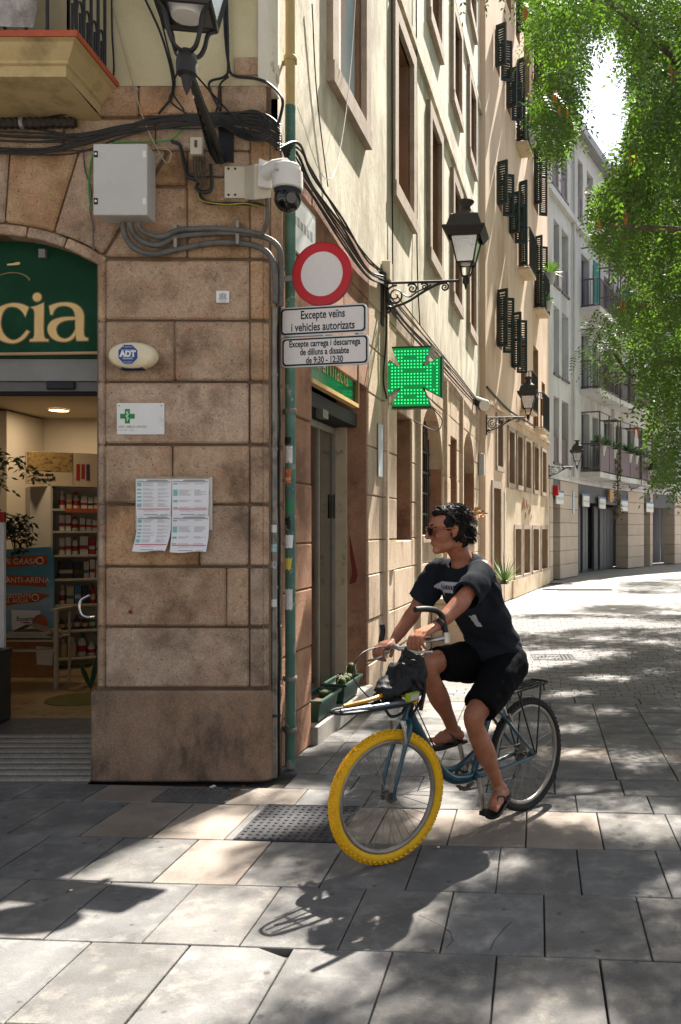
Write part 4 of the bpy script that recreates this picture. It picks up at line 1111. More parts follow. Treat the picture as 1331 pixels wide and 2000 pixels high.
# ---- conduits
M_cond = nm('grey_conduit', ['#56534f', '#65625d'], 14, .6, .1, 60, stain='#4a4641', stain_scale=10)
def conduit(pts, r, label, ribs=True, d=.05):
    path = smooth_path([fp(x, y, dd) for x, y, dd in pts], 10)
    fine = [path[0]]; 
    for p, q in zip(path, path[1:]):
        n = max(1, int((q - p).length / .006))
        for k in range(1, n + 1): fine.append(p + (q - p) * k / n)
    rr = [r * (1 + (.1 if (i // 1) % 2 else -.06)) for i in range(len(fine))] if ribs else r
    tag(MB().tube(fine, rr, 8).build('conduit', M_cond, smooth='all'), label, 'conduit', 'grey corrugated conduits on the pier')
conduit([(240, 434, .09), (244, 458, .08), (262, 484, .05), (300, 496, .045), (350, 486, .045), (420, 474, .045), (480, 476, .045), (515, 487, .05), (532, 507, .06), (538, 540, .05), (538, 592, .03)], .019, 'lowest grey corrugated conduit from the electric cabinet round the corner')
conduit([(254, 434, .1), (258, 450, .09), (276, 470, .07), (310, 478, .06), (348, 462, .06), (420, 455, .06), (480, 456, .06), (520, 464, .07), (545, 484, .05), (549, 520, .03), (549, 598, .0)], .019, 'middle grey corrugated conduit from the electric cabinet round the corner')
conduit([(270, 434, .11), (274, 446, .1), (292, 458, .09), (318, 462, .085), (352, 449, .08), (420, 446, .08), (480, 451, .08), (512, 458, .085)], .017, 'upper grey corrugated conduit from the cabinet to the camera cable')
conduit([(520, 372, .12), (523, 410, .11), (521, 436, .1), (512, 458, .085)], .014, 'short vertical grey conduit dropping from the security camera')
for (x, y, lb) in ((350, 472, 'by the cabinet'), (470, 465, 'near the corner')):
    o = MB(FR).box(fx(x - 3), fx(x + 3), 0, .075, fz(y + 18), fz(y - 27)).build('pipe_clip', nm('clip_metal', '#8b8377', rough=.5, metal=.5)); tag(o, 'metal clip holding the grey conduits ' + lb, 'pipe clip')

# ---- security camera
CC = thing('security_camera', FR(fx(470), 0, fz(430)), 'white dome security camera with black globe on a wall bracket', 'security camera')
M_cw = nm('camera_white', ['#c9c5bd', '#d3cfc8'], 5, .4)
MB(FR).box(fx(440), fx(494), .004, .016, fz(388), fz(326)).build('wall_plate', nm('ivory_steel', ['#b7ad9a', '#c5bba8'], 5, .5), CC, bevel=.002)
for x, y in ((448, 331), (461, 331), (448, 382), (461, 382)): MB().lathe([(.008, 0), (.006, .006)], FR(fx(x), .017, fz(y)), FR.n, 8).build('bolt', M_iron, CC)
mb = MB(); p_ = [(478, 390, .017), (497, 390, .16), (497, 320, .16), (478, 324, .017)]
mb.add([fp(x, y, d) for x, y, d in p_] + [fp(x + 38, y, d) for x, y, d in [(478, 386, .017), (492, 386, .16), (492, 320, .16), (478, 324, .017)]], [(0, 1, 2, 3), (4, 5, 6, 7), (0, 1, 5, 4), (2, 3, 7, 6), (1, 2, 6, 5), (0, 3, 7, 4)])
mb.build('bracket_box', MATS['ivory_steel'], CC, bevel=.004)
A = fp(522, 345, .17)
MB().prism([fp(506, 368, .165), fp(534, 372, .165), fp(534, 322, .165), fp(508, 312, .165)], FR.n * .04).build('mount_block', M_cw, CC, bevel=.012, seg=2)
hc = fp(562, 355, .30)
MB().tube([fp(520, 338, .2), fp(538, 328, .25), fp(560, 324, .30)], [.05, .052, .05], 12).build('arm', M_cw, CC, smooth=True)
Rr = .093
MB().lathe([(.05, .105), (.075, .10), (.08, .095), (.08, .065), (.092, .06), (.094, .0), (.094, -.045), (.082, -.052)], hc, k=24).build('housing', M_cw, CC, smooth=True)
MB().lathe([(.084, -.0525), (.078, -.07), (.078, -.08)], hc, k=24).build('collar', M_black, CC, smooth=True)
mb = MB(); mb.ball(hc - V((0, 0, .105)), .083, 20, 12); mb.build('globe', nm('glossy_black', '#0d0d0e', rough=.12, spec=.6), CC, smooth='all')
mb = MB(); mb.tube([hc + V((.03, -.06, -.12)), hc + V((.045, -.098, -.135))], [.035, .032], 12); mb.build('lens', MATS['glossy_black'], CC, smooth=True)
MB(FR).box(hc.x - .06, hc.x - .035, 5.667 - hc.y + .0915, 5.667 - hc.y + .093, hc.z + .03, hc.z + .045).build('label_plate', M_grey, CC)

# ---- junction box with pendent cables
JX = thing('junction_box', FR(fx(387), 0, fz(310)), 'small ivory junction box with wires hanging out under the cables', 'junction box')
MB(FR).box(fx(376), fx(400), .004, .05, fz(307), fz(273)).build('case', MATS['ivory_steel'], JX, bevel=.004)
MB(FR).box(fx(385), fx(390), .0505, .054, fz(294), fz(280)).build('latch', MATS['pack_brown'], JX)
MB(FR).box(fx(428), fx(457), .0, .012, fz(317), fz(240)).build('back_plate', M_black, JX)
# ================================================================== SECOND HOUSE (tan, shutters)
H2 = thing('tan_house', S2(0, 0, 0), 'tall tan plastered house with green black shutters beyond the corner house', 'building')
L2 = y2(26.9); T2 = 18.5
# openings (s0, s1, z0, z1)
def o2(px0, px1, zlo, zhi):
    a = s2p(px0, 1035)[0]; b = s2p(px1, 1035)[0]; return (a, b, zlo, zhi)
low = [o2(1005, 1017, .5, 1.66), o2(1022, 1034, .5, 1.66), o2(1040, 1051, .5, 1.66), o2(1057, 1068, .5, 1.66)]
mid = [o2(970.5, 981, 3.05, 4.1), o2(993, 1003.5, 2.75, 3.98), o2(1010, 1019, 2.75, 3.98), o2(1026, 1035.5, 2.75, 3.98), o2(1043, 1051, 2.75, 3.95), o2(1058.5, 1066, 2.75, 3.95)]
door = [o2(963, 977, .02, 2.55)]
flats = []
colX = [(970, 981), (997, 1008), (1014, 1026), (1045, 1055), (1060, 1067)]
def zz2(px, py): return s2p(px, py)[1]
# floors: first floor row, second, third, fourth
F1 = [o2(970, 981, 5.7, 6.85), o2(998, 1008, 5.55, 6.75), o2(1018, 1027, 4.7, 6.6), o2(1042, 1052, 4.45, 6.75), o2(1058.5, 1065, 5.0, 6.0)]
F2 = [o2(970, 981, 8.8, 9.65), o2(994, 1004, 8.65, 9.5), o2(1013, 1024, 8.2, 10.3), o2(1044, 1053, 7.8, 9.75), o2(1059, 1064, 8.0, 9.2)]
F3 = [o2(967, 977, 11.75, 12.55), o2(989, 998, 11.45, 12.25), o2(1009, 1018, 11.2, 13.2), o2(1043, 1052, 10.6, 12.8)]
F4 = [o2(987, 999, 13.9, 15.3), o2(1008, 1016, 13.8, 15.6), o2(1024, 1035, 13.0, 15.4), o2(1043, 1053, 13.4, 15.6)]
allo = low + mid + door + F1 + F2 + F3 + F4
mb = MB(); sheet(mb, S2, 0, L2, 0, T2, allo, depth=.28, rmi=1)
bs = S1(SE, 0, 0)
mb.mi = 0; mb.quad(S2(0, 0, 0), V((bs.x - .35, S2.o.y, 0)), V((bs.x - .35, S2.o.y, T2)), S2(0, 0, T2))     # return wall facing the photographer
mb.mi = 0
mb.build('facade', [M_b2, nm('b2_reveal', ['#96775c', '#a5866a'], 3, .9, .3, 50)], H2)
e_ = S2(L2, 0, 0); nb = S2(L2, -3, 0)
mb = MB(); mb.quad(e_, nb, nb + V((0, 0, T2)), e_ + V((0, 0, T2))); mb.poly([S2(0, 0, T2), S2(L2, 0, T2), S2(L2, -6, T2), S2(0, -6, T2)]); mb.quad(S2(0, -6, 0), S2(L2, -6, 0), S2(L2, -6, T2), S2(0, -6, T2))
mb.build('back_walls', M_b2, H2)
a0 = s2p(981, 1035)[0]
mb = MB(); sheet(mb, S2, a0 + .25, L2 - .02, .0, 2.62, [h for h in low], d=.012, reveal=False); mb.build('ground_floor_render', M_b2low, H2)
MB(S2).box(low[0][0] - .35, L2 - .01, .0, .05, 0, .42).build('plinth', M_b2low, H2)
for h in low + mid: surround(S2, h[0], h[1], h[2], h[3], .11, .035, H2, M_frame, 'window_frame')
for h in low:
    window_part(S2, h[0], h[1], h[2], h[3], -.2, H2, M_iron, M_darkgl, 0)
    for k in range(1, 4): MB().tube([S2(h[0] + (h[1] - h[0]) * k / 4, -.1, h[2]), S2(h[0] + (h[1] - h[0]) * k / 4, -.1, h[3])], .012, 5).build('window_bar', M_iron, H2)
for h in mid: window_part(S2, h[0], h[1], h[2], h[3], -.16, H2, M_iron, M_darkgl, 0, cross=2)
for h in F1 + F2 + F3 + F4: window_part(S2, h[0], h[1], h[2], h[3], -.22, H2, M_brownwood, M_darkgl, 1)
h = door[0]; surround(S2, h[0], h[1], h[2] + .03, h[3], .16, .03, H2, M_frame, 'door_frame')
dr = MB(S2).box(h[0], h[1], -.2, -.15, .02, h[3]).build('door', nm('black_door', '#141716', rough=.4), H2)
for k in range(4): MB(S2).box(h[0] + .05 + k * .16, h[0] + .07 + k * .16, -.149, -.13, .1, h[3] - .1).build('door_bar', M_iron, dr)
MB(S2).box(.2, L2, -.01, .06, 4.28, 4.36).build('string_course', M_b2low, H2)
# red graffiti tag and blue scribbles (paint on the wall)
r3 = random.Random(5); mb = MB()
for k in range(9):
    a = s2p(1018 + k * 2.2, 1035)[0]; z = 2.0 + r3.uniform(-.1, .2)
    mb.tube(smooth_path([S2(a, .016, z), S2(a + .1, .016, z + r3.uniform(.05, .35)), S2(a + .14, .016, z + .05), S2(a + .2, .016, z + .15)], 4), .007, 4)
tag(mb.build('graffiti', nm('faded_red_spray', '#b98464', rough=.9)), 'faded red spray scribble above the low barred windows of the tan house', 'graffiti')
# shutters: louvred leaves swung open, each with frame and slats
def shutter_mesh(w_, h_):
    f = MB(); t_ = .022
    f.box(0, .05, -t_, t_, 0, h_); f.box(w_ - .05, w_, -t_, t_, 0, h_); f.box(.05, w_ - .05, -t_, t_, 0, .06); f.box(.05, w_ - .05, -t_, t_, h_ - .06, h_); f.box(.05, w_ - .05, -t_, t_, h_ / 2 - .03, h_ / 2 + .03)
    fm = f.mesh('shutter_leaf', M_shut, origin=(0, 0, 0))[0]
    s_ = MB(); s_.add([(.052, -.018, 0), (w_ - .052, -.018, 0), (w_ - .052, .018, -.016), (.052, .018, -.016), (.052, -.018, .008), (w_ - .052, -.018, .008), (w_ - .052, .018, -.008), (.052, .018, -.008)], [(0, 1, 2, 3), (4, 5, 6, 7), (0, 1, 5, 4), (2, 3, 7, 6), (0, 3, 7, 4), (1, 2, 6, 5)])
    n = int((h_ - .12) / .055); base = list(s_.v); fb = list(s_.f); s_ = MB()
    for k in range(n):
        zz = .09 + k * .055
        if abs(zz - .015 - h_ / 2) < .04 or zz > h_ - .06: continue
        s_.add([p + V((0, 0, zz)) for p in base], fb)
    sm = s_.mesh('slats', M_shut, origin=(0, 0, 0))[0]
    return fm, sm
SHC = {}
def shutter(s, z, w_, h_, ang, parent):
    """hinged at s, swung out by ang from the wall plane"""
    key = (round(w_, 2), round(h_, 2))
    if key not in SHC: SHC[key] = shutter_mesh(*key)
    fm, sm = SHC[key]
    o = bpy.data.objects.new('shutter', fm); put(o, S2(s, .03, z), parent)
    o.rotation_euler.z = atan2(S2.u.y, S2.u.x) - ang
    c = bpy.data.objects.new('slats', sm); COL.objects.link(c); c.parent = o; c['kind'] = 'stuff'
for h in (F1[0], F1[1], F2[0], F2[1], F3[0], F3[1]):
    w_ = .26
    shutter(h[0], h[2] - .05, w_, h[3] - h[2] + .1, radians(112), H2); shutter(h[1], h[2] - .05, w_, h[3] - h[2] + .1, radians(62), H2)
for h in (F2[2], F2[3], F3[2], F4[1], F4[3], F3[3]):
    shutter(h[0], h[2] + .02, .24, h[3] - h[2], radians(118), H2)
    if h not in (F2[2], F3[2], F4[1]): shutter(h[1], h[2] + .02, .24, h[3] - h[2], radians(60), H2)
# small iron balconies
def balconet(h, dep, parent, hgt=.95, ext=.18):
    a, b, z = h[0] - ext, h[1] + ext, h[2]
    bl = MB(S2).box(a, b, 0, dep, z - .09, z - .03).build('balcony_slab', M_b2low, parent)
    r_ = MB(S2)
    r_.tube([S2(a, 0, z + hgt), S2(a, dep, z + hgt), S2(b, dep, z + hgt), S2(b, 0, z + hgt)], .018, 5); r_.build('top_rail', M_iron, bl); r_ = MB(S2); r_.tube([S2(a, 0, z), S2(a, dep, z), S2(b, dep, z), S2(b, 0, z)], .014, 5)
    r_.build('bottom_rail', M_iron, bl)
    n = int((b - a) / .11)
    bars = MB()
    for k in range(n + 1): x = a + (b - a) * k / n; bars.tube([S2(x, dep, z), S2(x, dep, z + hgt)], .01, 4)
    for k in range(1, 4): bars.tube([S2(a, dep * k / 4, z), S2(a, dep * k / 4, z + hgt)], .01, 4); bars.tube([S2(b, dep * k / 4, z), S2(b, dep * k / 4, z + hgt)], .01, 4)
    bars.build('baluster_row', M_iron, bl)
for h in (F1[2], F1[3], F2[2], F2[3], F3[2]): balconet(h, .3, H2, ext=.1)
# pots with plants on the balconies
M_leaf0 = nm('pot_leaf', ['#3b6a28', '#6f9a3c'], 6, .5)
M_pot = nm('pale_pot', ['#a9a89f', '#bcbab0'], 6, .8)
def pot_plant(p, r_, n, label, m=None, flower=None, cat='plant', g=None, sharp=False):
    root = thing('potted_plant', p, label, cat, g)
    MB().lathe([(r_ * .7, 0), (r_, r_ * 1.5), (r_ * 1.08, r_ * 1.5), (r_ * 1.08, r_ * 1.75), (r_ * .9, r_ * 1.75), (r_ * .85, r_ * 1.5)], p, k=12).build('pot', M_pot, root, smooth=True)
    lf = MB(); r4 = random.Random(int(p.x * 997) + n)
    for k in range(n):
        a = r4.uniform(0, 2 * pi); el = r4.uniform(.1, 1.3); d = V((cos(a) * cos(el), sin(a) * cos(el), sin(el)))
        q0 = p + V((0, 0, r_ * 1.7)) + (d * r_ * r4.uniform(.2, 1.6) if not sharp else d * r_ * .1); L_ = r_ * (r4.uniform(.7, 1.2) if not sharp else r4.uniform(2.2, 3.2)); w_ = d.orthogonal().normalized() * L_ * (.22 if not sharp else .045)
        lf.quad(q0, q0 + d * L_ * .5 + w_, q0 + d * L_ - V((0, 0, L_ * .15)), q0 + d * L_ * .5 - w_)
    o = lf.build('leaves', m or M_leaf0, root, fix=False); tag(o, kind='stuff')
    if flower:
        fl = MB()
        for k in range(14):
            a = r4.uniform(0, 2 * pi); q0 = p + V((cos(a) * r_ * 1.4, sin(a) * r_ * 1.4, r_ * r4.uniform(1.6, 3)))
            fl.ball(q0, .03, 5, 3)
        o = fl.build('blossoms', flower, root); tag(o, kind='stuff')
    return root
b_ = F2[3]; pot_plant(S2(b_[1] + .1, .3, b_[2] + .9), .17, 60, 'pale pot with bright spiky plant on the tan house balcony rail', nm('bright_leaf', ['#7ba23c', '#a9c85e'], 6, .5), sharp=True)
pot_plant(S2(b_[0] + .4, .3, b_[2]), .14, 50, 'leafy green plant inside the lower shuttered balcony of the tan house')
b_ = F3[2]; pot_plant(S2(b_[0] + .3, .3, b_[2]), .2, 90, 'bushy flowering plant on the highest balcony of the tan house', None, nm('orange_bloom', '#c8742e'))
b_ = F3[2]; pot_plant(S2(b_[1] + .1, .3, b_[2] + .7), .16, 70, 'trailing green plant at the rail end of the highest balcony')

# ================================================================== THIRD BUILDING (grey, curved, arcade)
H3 = thing('grey_apartment_building', (3.65, 31.4, 0), 'pale grey curved apartment block with mauve balconies above a dark arcade', 'building')
CU = [(1.2, 24.6), (2.33, 27.7), (3.65, 31.2), (5.0, 34.3), (6.44, 37.1), (8.1, 39.9), (10.2, 42.8), (12.8, 45.8)]
cum = [0]
for a, b in zip(CU, CU[1:]): cum.append(cum[-1] + math.dist(a, b))
def seg3(i):
    a, b = CU[i], CU[i + 1]; u = V((b[0] - a[0], b[1] - a[1], 0)).normalized(); return Fr((a[0], a[1], 0), u, (u.y, -u.x, 0))
FRS = [seg3(i) for i in range(len(CU) - 1)]
LEN = [math.dist(a, b) for a, b in zip(CU, CU[1:])]
def p3(px):
    """facade segment and distance along it for a sight line"""
    q = (px - 930) / 1700.0
    for i in range(len(FRS)):
        a, u = FRS[i].o, FRS[i].u
        den = u.x - q * u.y
        if abs(den) < 1e-9: continue
        s = (q * a.y - a.x) / den
        if -1e-6 <= s <= LEN[i] + 1e-6: return i, s
    return len(FRS) - 1, LEN[-1]
T3 = 16.0
holes = [[] for _ in FRS]
win3 = []
def w3(px0, px1, z0, z1, kind):
    i, s0 = p3(px0); j, s1 = p3(px1)
    if j != i:
        if LEN[i] - s0 > s1: s1 = LEN[i] - .02
        else: i = j; s0 = .02
    if s1 - s0 < .2: return
    holes[i].append((s0, s1, z0, z1)); win3.append((i, s0, s1, z0, z1, kind))
for (z0, z1) in ((12.85, 15.0),):
    for a, b in ((1079, 1092), (1096, 1109), (1126, 1139), (1147, 1159), (1167, 1180), (1188, 1201), (1210, 1223), (1232, 1244), (1256, 1268), (1277, 1288)): w3(a, b, z0, z1, 'tall')
for (z0, z1, kd) in ((9.65, 11.75, 'tall'), (6.75, 8.95, 'glass'), (3.85, 6.0, 'tall')):
    for a, b in ((1082, 1093), (1098, 1111)): w3(a, b, z0, z1, kd)
    for a, b in ((1136, 1152), (1158, 1170), (1180, 1196), (1203, 1216), (1224, 1240), (1248, 1262), (1272, 1286)): w3(a, b, z0 + .1, z1 - .05, 'door')
for i, fr in enumerate(FRS):
    mb = MB(); sheet(mb, fr, 0, LEN[i], 3.3, T3, holes[i], depth=.3); mb.build('facade', M_b3, H3)
for (i, s0, s1, z0, z1, kd) in win3:
    fr = FRS[i]
    if kd == 'tall':
        window_part(fr, s0, s1, z0 + .85, z1, -.24, H3, M_mauve, nm('reflecting_glass', ['#5c5a58', '#79746e'], .6, .15, spec=.6), 0, cross=0)
        MB(fr).box(s0 + .01, s1 - .01, -.24, -.05, z0, z0 + .849).build('spandrel_panel', M_mauve, H3)
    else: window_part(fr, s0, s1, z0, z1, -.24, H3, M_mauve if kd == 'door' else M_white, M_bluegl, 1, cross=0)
    MB(fr).box(s0 - .05, s1 + .05, .002, .05, z0 - .08, z0 - .005).build('window_sill', M_mauve, H3)
for z_, h_, d_ in ((12.35, .22, .16), (T3 - .35, .3, .35), (3.3, .12, .06)):
    mb = MB(); n = len(CU)
    for i, fr in enumerate(FRS): mb.box(0, 0, 0, 0, 0, 0) if False else None
    inn = [FRS[min(i, n - 2)](0 if i < n - 1 else LEN[-1], 0, 0) for i in range(n)]
    nor = [(FRS[max(0, i - 1)].n + FRS[min(i, n - 2)].n).normalized() for i in range(n)]
    vs = []
    for i in range(n):
        vs += [inn[i] + V((0, 0, z_)), inn[i] + nor[i] * d_ + V((0, 0, z_)), inn[i] + nor[i] * d_ + V((0, 0, z_ + h_)), inn[i] + V((0, 0, z_ + h_))]
    fs = []
    for i in range(n - 1):
        for k in range(4): fs.append((i * 4 + k, i * 4 + (k + 1) % 4, (i + 1) * 4 + (k + 1) % 4, (i + 1) * 4 + k))
    mb.add(vs, fs); mb.build('cornice', M_b3 if z_ < 15 else M_zinc, H3)
mb = MB(); back = [V((p[0] - 7, p[1] + 3, T3)) for p in CU]
for i in range(len(CU) - 1): mb.quad(V((*CU[i], T3)), V((*CU[i + 1], T3)), back[i + 1], back[i])
for i in range(len(CU) - 1): mb.quad(back[i], back[i + 1], back[i + 1] - V((0, 0, T3)), back[i] - V((0, 0, T3)))
mb.build('roof', M_zinc, H3)
for px in (1118, 1196, 1262): 
    i, s = p3(px); MB().tube([FRS[i](s, .08, 3.5), FRS[i](s, .08, T3 - .4)], .05, 8).build('rainwater_pipe', M_b3, H3, smooth=True)
# arcade: pillars, dark recess with gates, fascia
for i, fr in enumerate(FRS):
    MB(fr).box(0, LEN[i], -1.25, -1.2, 0, 3.3).build('arcade_wall', M_b3dark, H3)
    MB(fr).box(0, LEN[i], -1.2, -.01, 3.1, 3.3).build('arcade_soffit', M_b3dark, H3)
    MB(fr).box(.0, LEN[i], -.3, -.02, 2.66, 3.26).build('fascia', M_b3dark, H3)
PILL = [(1073, 1080), (1094, 1134), (1227, 1258), (1270, 1303), (1318, 1331)]
for (a, b) in PILL:
    i, s0 = p3(a); j, s1 = p3(b)
    if i != j: s1 = LEN[i] if True else s1
    for k in range(7):
        z0, z1 = k * .47, min(3.29, (k + 1) * .47)
        MB(FRS[i]).box(s0, max(s1, s0 + .35), -.55, .02, z0 + .006, z1 - .006).build('cladding_block', M_b3stone, H3, bevel=.008)
for (a, b) in ((1136, 1153), (1157, 1164), (1168, 1186), (1189, 1196), (1200, 1226), (1260, 1269), (1082, 1092)):
    i, s0 = p3(a); j, s1 = p3(b)
    if i != j: s1 = LEN[i]
    if s1 - s0 < .15: continue
    g_ = MB(FRS[i]).box(s0, s1, -.7, -.62, 0, 2.6).build('gate', M_b3dark, H3)
    n = max(2, int((s1 - s0) / .35))
    for k in range(n): MB(FRS[i]).box(s0 + (s1 - s0) * k / n + .02, s0 + (s1 - s0) * (k + 1) / n - .02, -.615, -.6, .1, 2.5).build('gate_panel', nm('gate_grey', ['#58585b', '#636366'], 4, .55), g_)
# balconies with mauve frames
def balc3(px0, px1, z, lattice, hgt=1.0):
    i, s0 = p3(px0); j, s1 = p3(px1)
    if j != i: s1 = LEN[i]
    if s1 - s0 < .5: s1 = s0 + 1.6
    fr = FRS[i]; dep = .75
    bl = MB(fr).box(s0 - .1, s1 + .1, .003, dep, z - .22, z - .02).build('balcony', M_b3, H3)
    r_ = MB(fr)
    for zz in (z + .06, z + hgt): r_.tube([fr(s0, .02, zz), fr(s0, dep - .04, zz), fr(s1, dep - .04, zz), fr(s1, .02, zz)], .03, 4)
    for s_ in (s0, (s0 + s1) / 2, s1): r_.tube([fr(s_, dep - .04, z), fr(s_, dep - .04, z + 2.15)], .028, 4)
    r_.tube([fr(s0, .02, z + 2.15), fr(s0, dep - .04, z + 2.15), fr(s1, dep - .04, z + 2.15), fr(s1, .02, z + 2.15)], .026, 4)
    r_.build('frame', M_mauve, bl)
    if lattice: MB(fr).box(s0 + .04, s1 - .04, dep - .055, dep - .035, z + .08, z + hgt - .04).build('rail_panel', M_mauve, bl)
    b2 = MB()
    n = int((s1 - s0) / .12)
    if not lattice:
        for k in range(1, n): x = s0 + (s1 - s0) * k / n; b2.tube([fr(x, dep - .04, z), fr(x, dep - .04, z + hgt)], .012, 4)
    for k in range(1, 6): b2.tube([fr(s0, dep * k / 6, z), fr(s0, dep * k / 6, z + hgt)], .012, 4)
    b2.build('baluster_row', M_mauve, bl)
    return fr, s0, s1, dep
BAL = []
for z, la in ((9.7, 0), (6.75, 0), (3.75, 1)):
    for a, b in ((1135, 1173), (1179, 1217), (1222, 1260), (1268, 1300)): BAL.append((balc3(a, b, z, la), z))
# curtain, awnings, plants and laundry on the balconies
fr, s0, s1, dep = BAL[0][0]
tag(MB(fr).box(s0 + .05, s0 + .9, dep - .3, dep - .27, 9.75, 11.4).build('awning_curtain', nm('teal_cloth', ['#1f6a66', '#2a7c77'], 6, .8)), 'dark teal curtain hanging on the upper balcony of the grey block', 'curtain')
fr, s0, s1, dep = BAL[1][0]
tag(MB(fr).box(s0 + .1, s1 - .1, dep + .0, dep + .03, 10.7, 11.25).build('rolled_awning', nm('blue_awning', ['#3a5a6e', '#4d7186'], 6, .8)), 'blue grey awning on the upper balcony next to the teal curtain', 'awning')
fr, s0, s1, dep = BAL[5][0]
tag(MB().quad(fr(s0 + .1, .2, 8.6), fr(s1 - .1, .2, 8.6), fr(s1 - .1, 1.2, 7.9), fr(s0 + .1, 1.2, 7.9)).build('green_awning', nm('green_awning', ['#3f8a6e', '#5aa084'], 6, .8)), 'green awning sheet on the middle balcony of the grey block', 'awning')
k_ = 0
lbs = ['leafy plant trailing at the corner of the lowest mauve balcony', 'bushy green plant on the lowest balcony above the gates', 'spiky plant behind the mauve lattice above the gates', 'small green plant on the lowest balcony nearest the tree', 'climbing green plant on the balcony beside the tree leaves', 'green plant half hidden by the tree on the lowest balcony row']
for bi, ss in ((8, .2), (8, .8), (9, .5), (9, .85), (10, .3), (11, .4)):
    fr, s0, s1, dep = BAL[bi][0]
    pot_plant(fr(s0 + (s1 - s0) * ss, dep - .15, 4.35), .2, 110, lbs[k_], nm('balcony_leaf', ['#31512a', '#4f7338'], 5, .6), sharp=(k_ == 2)); k_ += 1
fr, s0, s1, dep = BAL[8][0]
VN = thing('climbing_vine', fr(s1 - .3, .3, 2.0), 'long brownish vine hanging from the lowest balcony down to the gates', 'plant'); vm = MB(); r5 = random.Random(3)
MB().tube([fr(s1 - .3, dep + .02, 4.4), fr(s1 - .28, dep + .02, 3.4), fr(s1 - .3, dep, 2.0)], .02, 5).build('stem', MATS['pack_brown'], VN)
for k in range(260):
    z = r5.uniform(2.0, 4.6); q0 = fr(s1 - .3 + r5.gauss(0, .11), dep + .03 + r5.gauss(0, .07), z); d = V((r5.uniform(-1, 1), r5.uniform(-1, 1), r5.uniform(-1, .3))).normalized() * .12; w_ = d.orthogonal().normalized() * .04
    vm.quad(q0, q0 + d * .5 + w_, q0 + d, q0 + d * .5 - w_)
tag(vm.build('leaves', nm('vine_leaf', ['#4a4a2a', '#6a5a38'], 6, .7), VN, fix=False), kind='stuff')
# laundry
fr, s0, s1, dep = BAL[8][0]
for k, c in enumerate(('blue', 'white', 'amber', 'black')):
    tag(MB(fr).box(s0 + .12 + k * .16, s0 + .25 + k * .16, dep - .2, dep - .185, 3.95 + .1 * (k % 2), 4.6).build('laundry_cloth', bm_(c)), c + ' cloth drying on the lowest balcony above the big pillar', 'laundry')
# foundation signs (white boards with blue edge) at the arcade
M_bl = nm('sign_blue', '#3a6ea5', rough=.5)
wh = ['beside the red box', 'over the first gates', 'over the tall gates', 'by the lone pillar', 'nearest the tree']
for k, (a, b, y0, y1_) in enumerate(((1081, 1095, 957, 984), (1134, 1146, 964, 989), (1166, 1188, 970, 993), (1209, 1231, 975, 998), (1259, 1280, 980, 1000))):
    i, s0 = p3(a); fr = FRS[i]; j, s1 = p3(b)
    if j != i: s1 = s0 + .9
    Yd = fr(s0, 0, 0).y; z1 = EYE - (y0 - 1035) * Yd / 1700; z0 = EYE - (y1_ - 1035) * Yd / 1700
    root = thing('foundation_sign', fr((s0 + s1) / 2, .1, z0), 'white arcade sign with blue top edge ' + wh[k], 'sign', 'white signs along the arcade')
    MB(fr).box(s0, s1, .08, .12, z0, z1).build('board', M_white, root); MB(fr).box(s0, s1, .121, .13, z1 - .07, z1).build('blue_edge', M_bl, root)
    text('lettering', "Fundació 'la Caixa'", min(.2, (s1 - s0) * .17), fr, (s0 + s1) / 2, .135, (z0 + z1) / 2 - .03, M_grey, root, .75, shear=.2)
i, s = p3(1079); tag(MB(FRS[i]).box(s - .02, s + .14, .03, .2, 2.75, 3.08).build('red_alarm_box', nm('alarm_red', '#b02226', rough=.4), bevel=.02), 'small red box on the grey block wall above the first white sign', 'alarm')
i, s = p3(1188); o = MB(FRS[i]).box(s - .2, s + .25, .1, .16, 2.75, 3.25).build('wooden_notice', nm('ochre_panel', ['#b38a55', '#c79c66'], 6, .7)); tag(o, 'small ochre notice panel on the dark fascia above the tall gates', 'notice')
i, s = p3(1119); o = MB(FRS[i]).box(s - .12, s + .12, .03, .05, 1.9 + .3, 3.0).build('wall_notice', nm('pale_notice', '#aebcc6', rough=.5)); tag(o, 'pale blue notice on the face of the big arcade pillar', 'notice')
fr, s0, s1, dep = BAL[7][0] if len(BAL) > 7 else BAL[0][0]
AC = thing('air_conditioner', fr(s0 + .2, dep, 6.75), 'white air conditioning unit on the middle balcony behind the leaves', 'air conditioner')
MB(fr).box(s0, s0 + .75, dep + .0, dep + .3, 6.85, 7.45).build('case', M_white, AC, bevel=.02); MB().lathe([(.24, .0), (.24, .01), (.05, .012)], fr(s0 + .3, dep + .301, 7.15), fr.n, 18).build('fan_grille', M_grey, AC)
# ================================================================== THINGS ALONG THE SIDE STREET
M_pipe = nm('galvanised_pipe', ['#6e675e', '#8a8378'], 9, .5, .1, 60, metal=.35, stain='#4d463d', stain_scale=7)
M_green = nm('green_downpipe', ['#3a584b', '#486a5b', '#5b7a6c'], 7, .55, .15, 60, stain='#8a8a80', stain_scale=9, stain_lo=.58, stain_hi=.6)
M_beigep = nm('beige_downpipe', ['#a08a5a', '#b19a68'], 6, .6, .1, 60, stain='#7a5f3a', stain_scale=8, stain_lo=.6, stain_hi=.7)
def wallpt(Y, off, z): p = S1(y1(Y), off, z); return p
DP = thing('downpipe', wallpt(5.94, .07, 0), 'green painted rainwater downpipe covered in stickers at the building corner', 'downpipe')
zc_ = EYE + (1035 - 208) * 5.94 / 1700
MB().tube([wallpt(5.94, .07, .02), wallpt(5.94, .07, zc_)], .036, 14).build('lower_pipe', M_green, DP, smooth=True)
MB().tube([wallpt(5.94, .07, zc_ + .001), wallpt(5.94, .07, 9)], .034, 14).build('upper_pipe', M_beigep, DP, smooth=True)
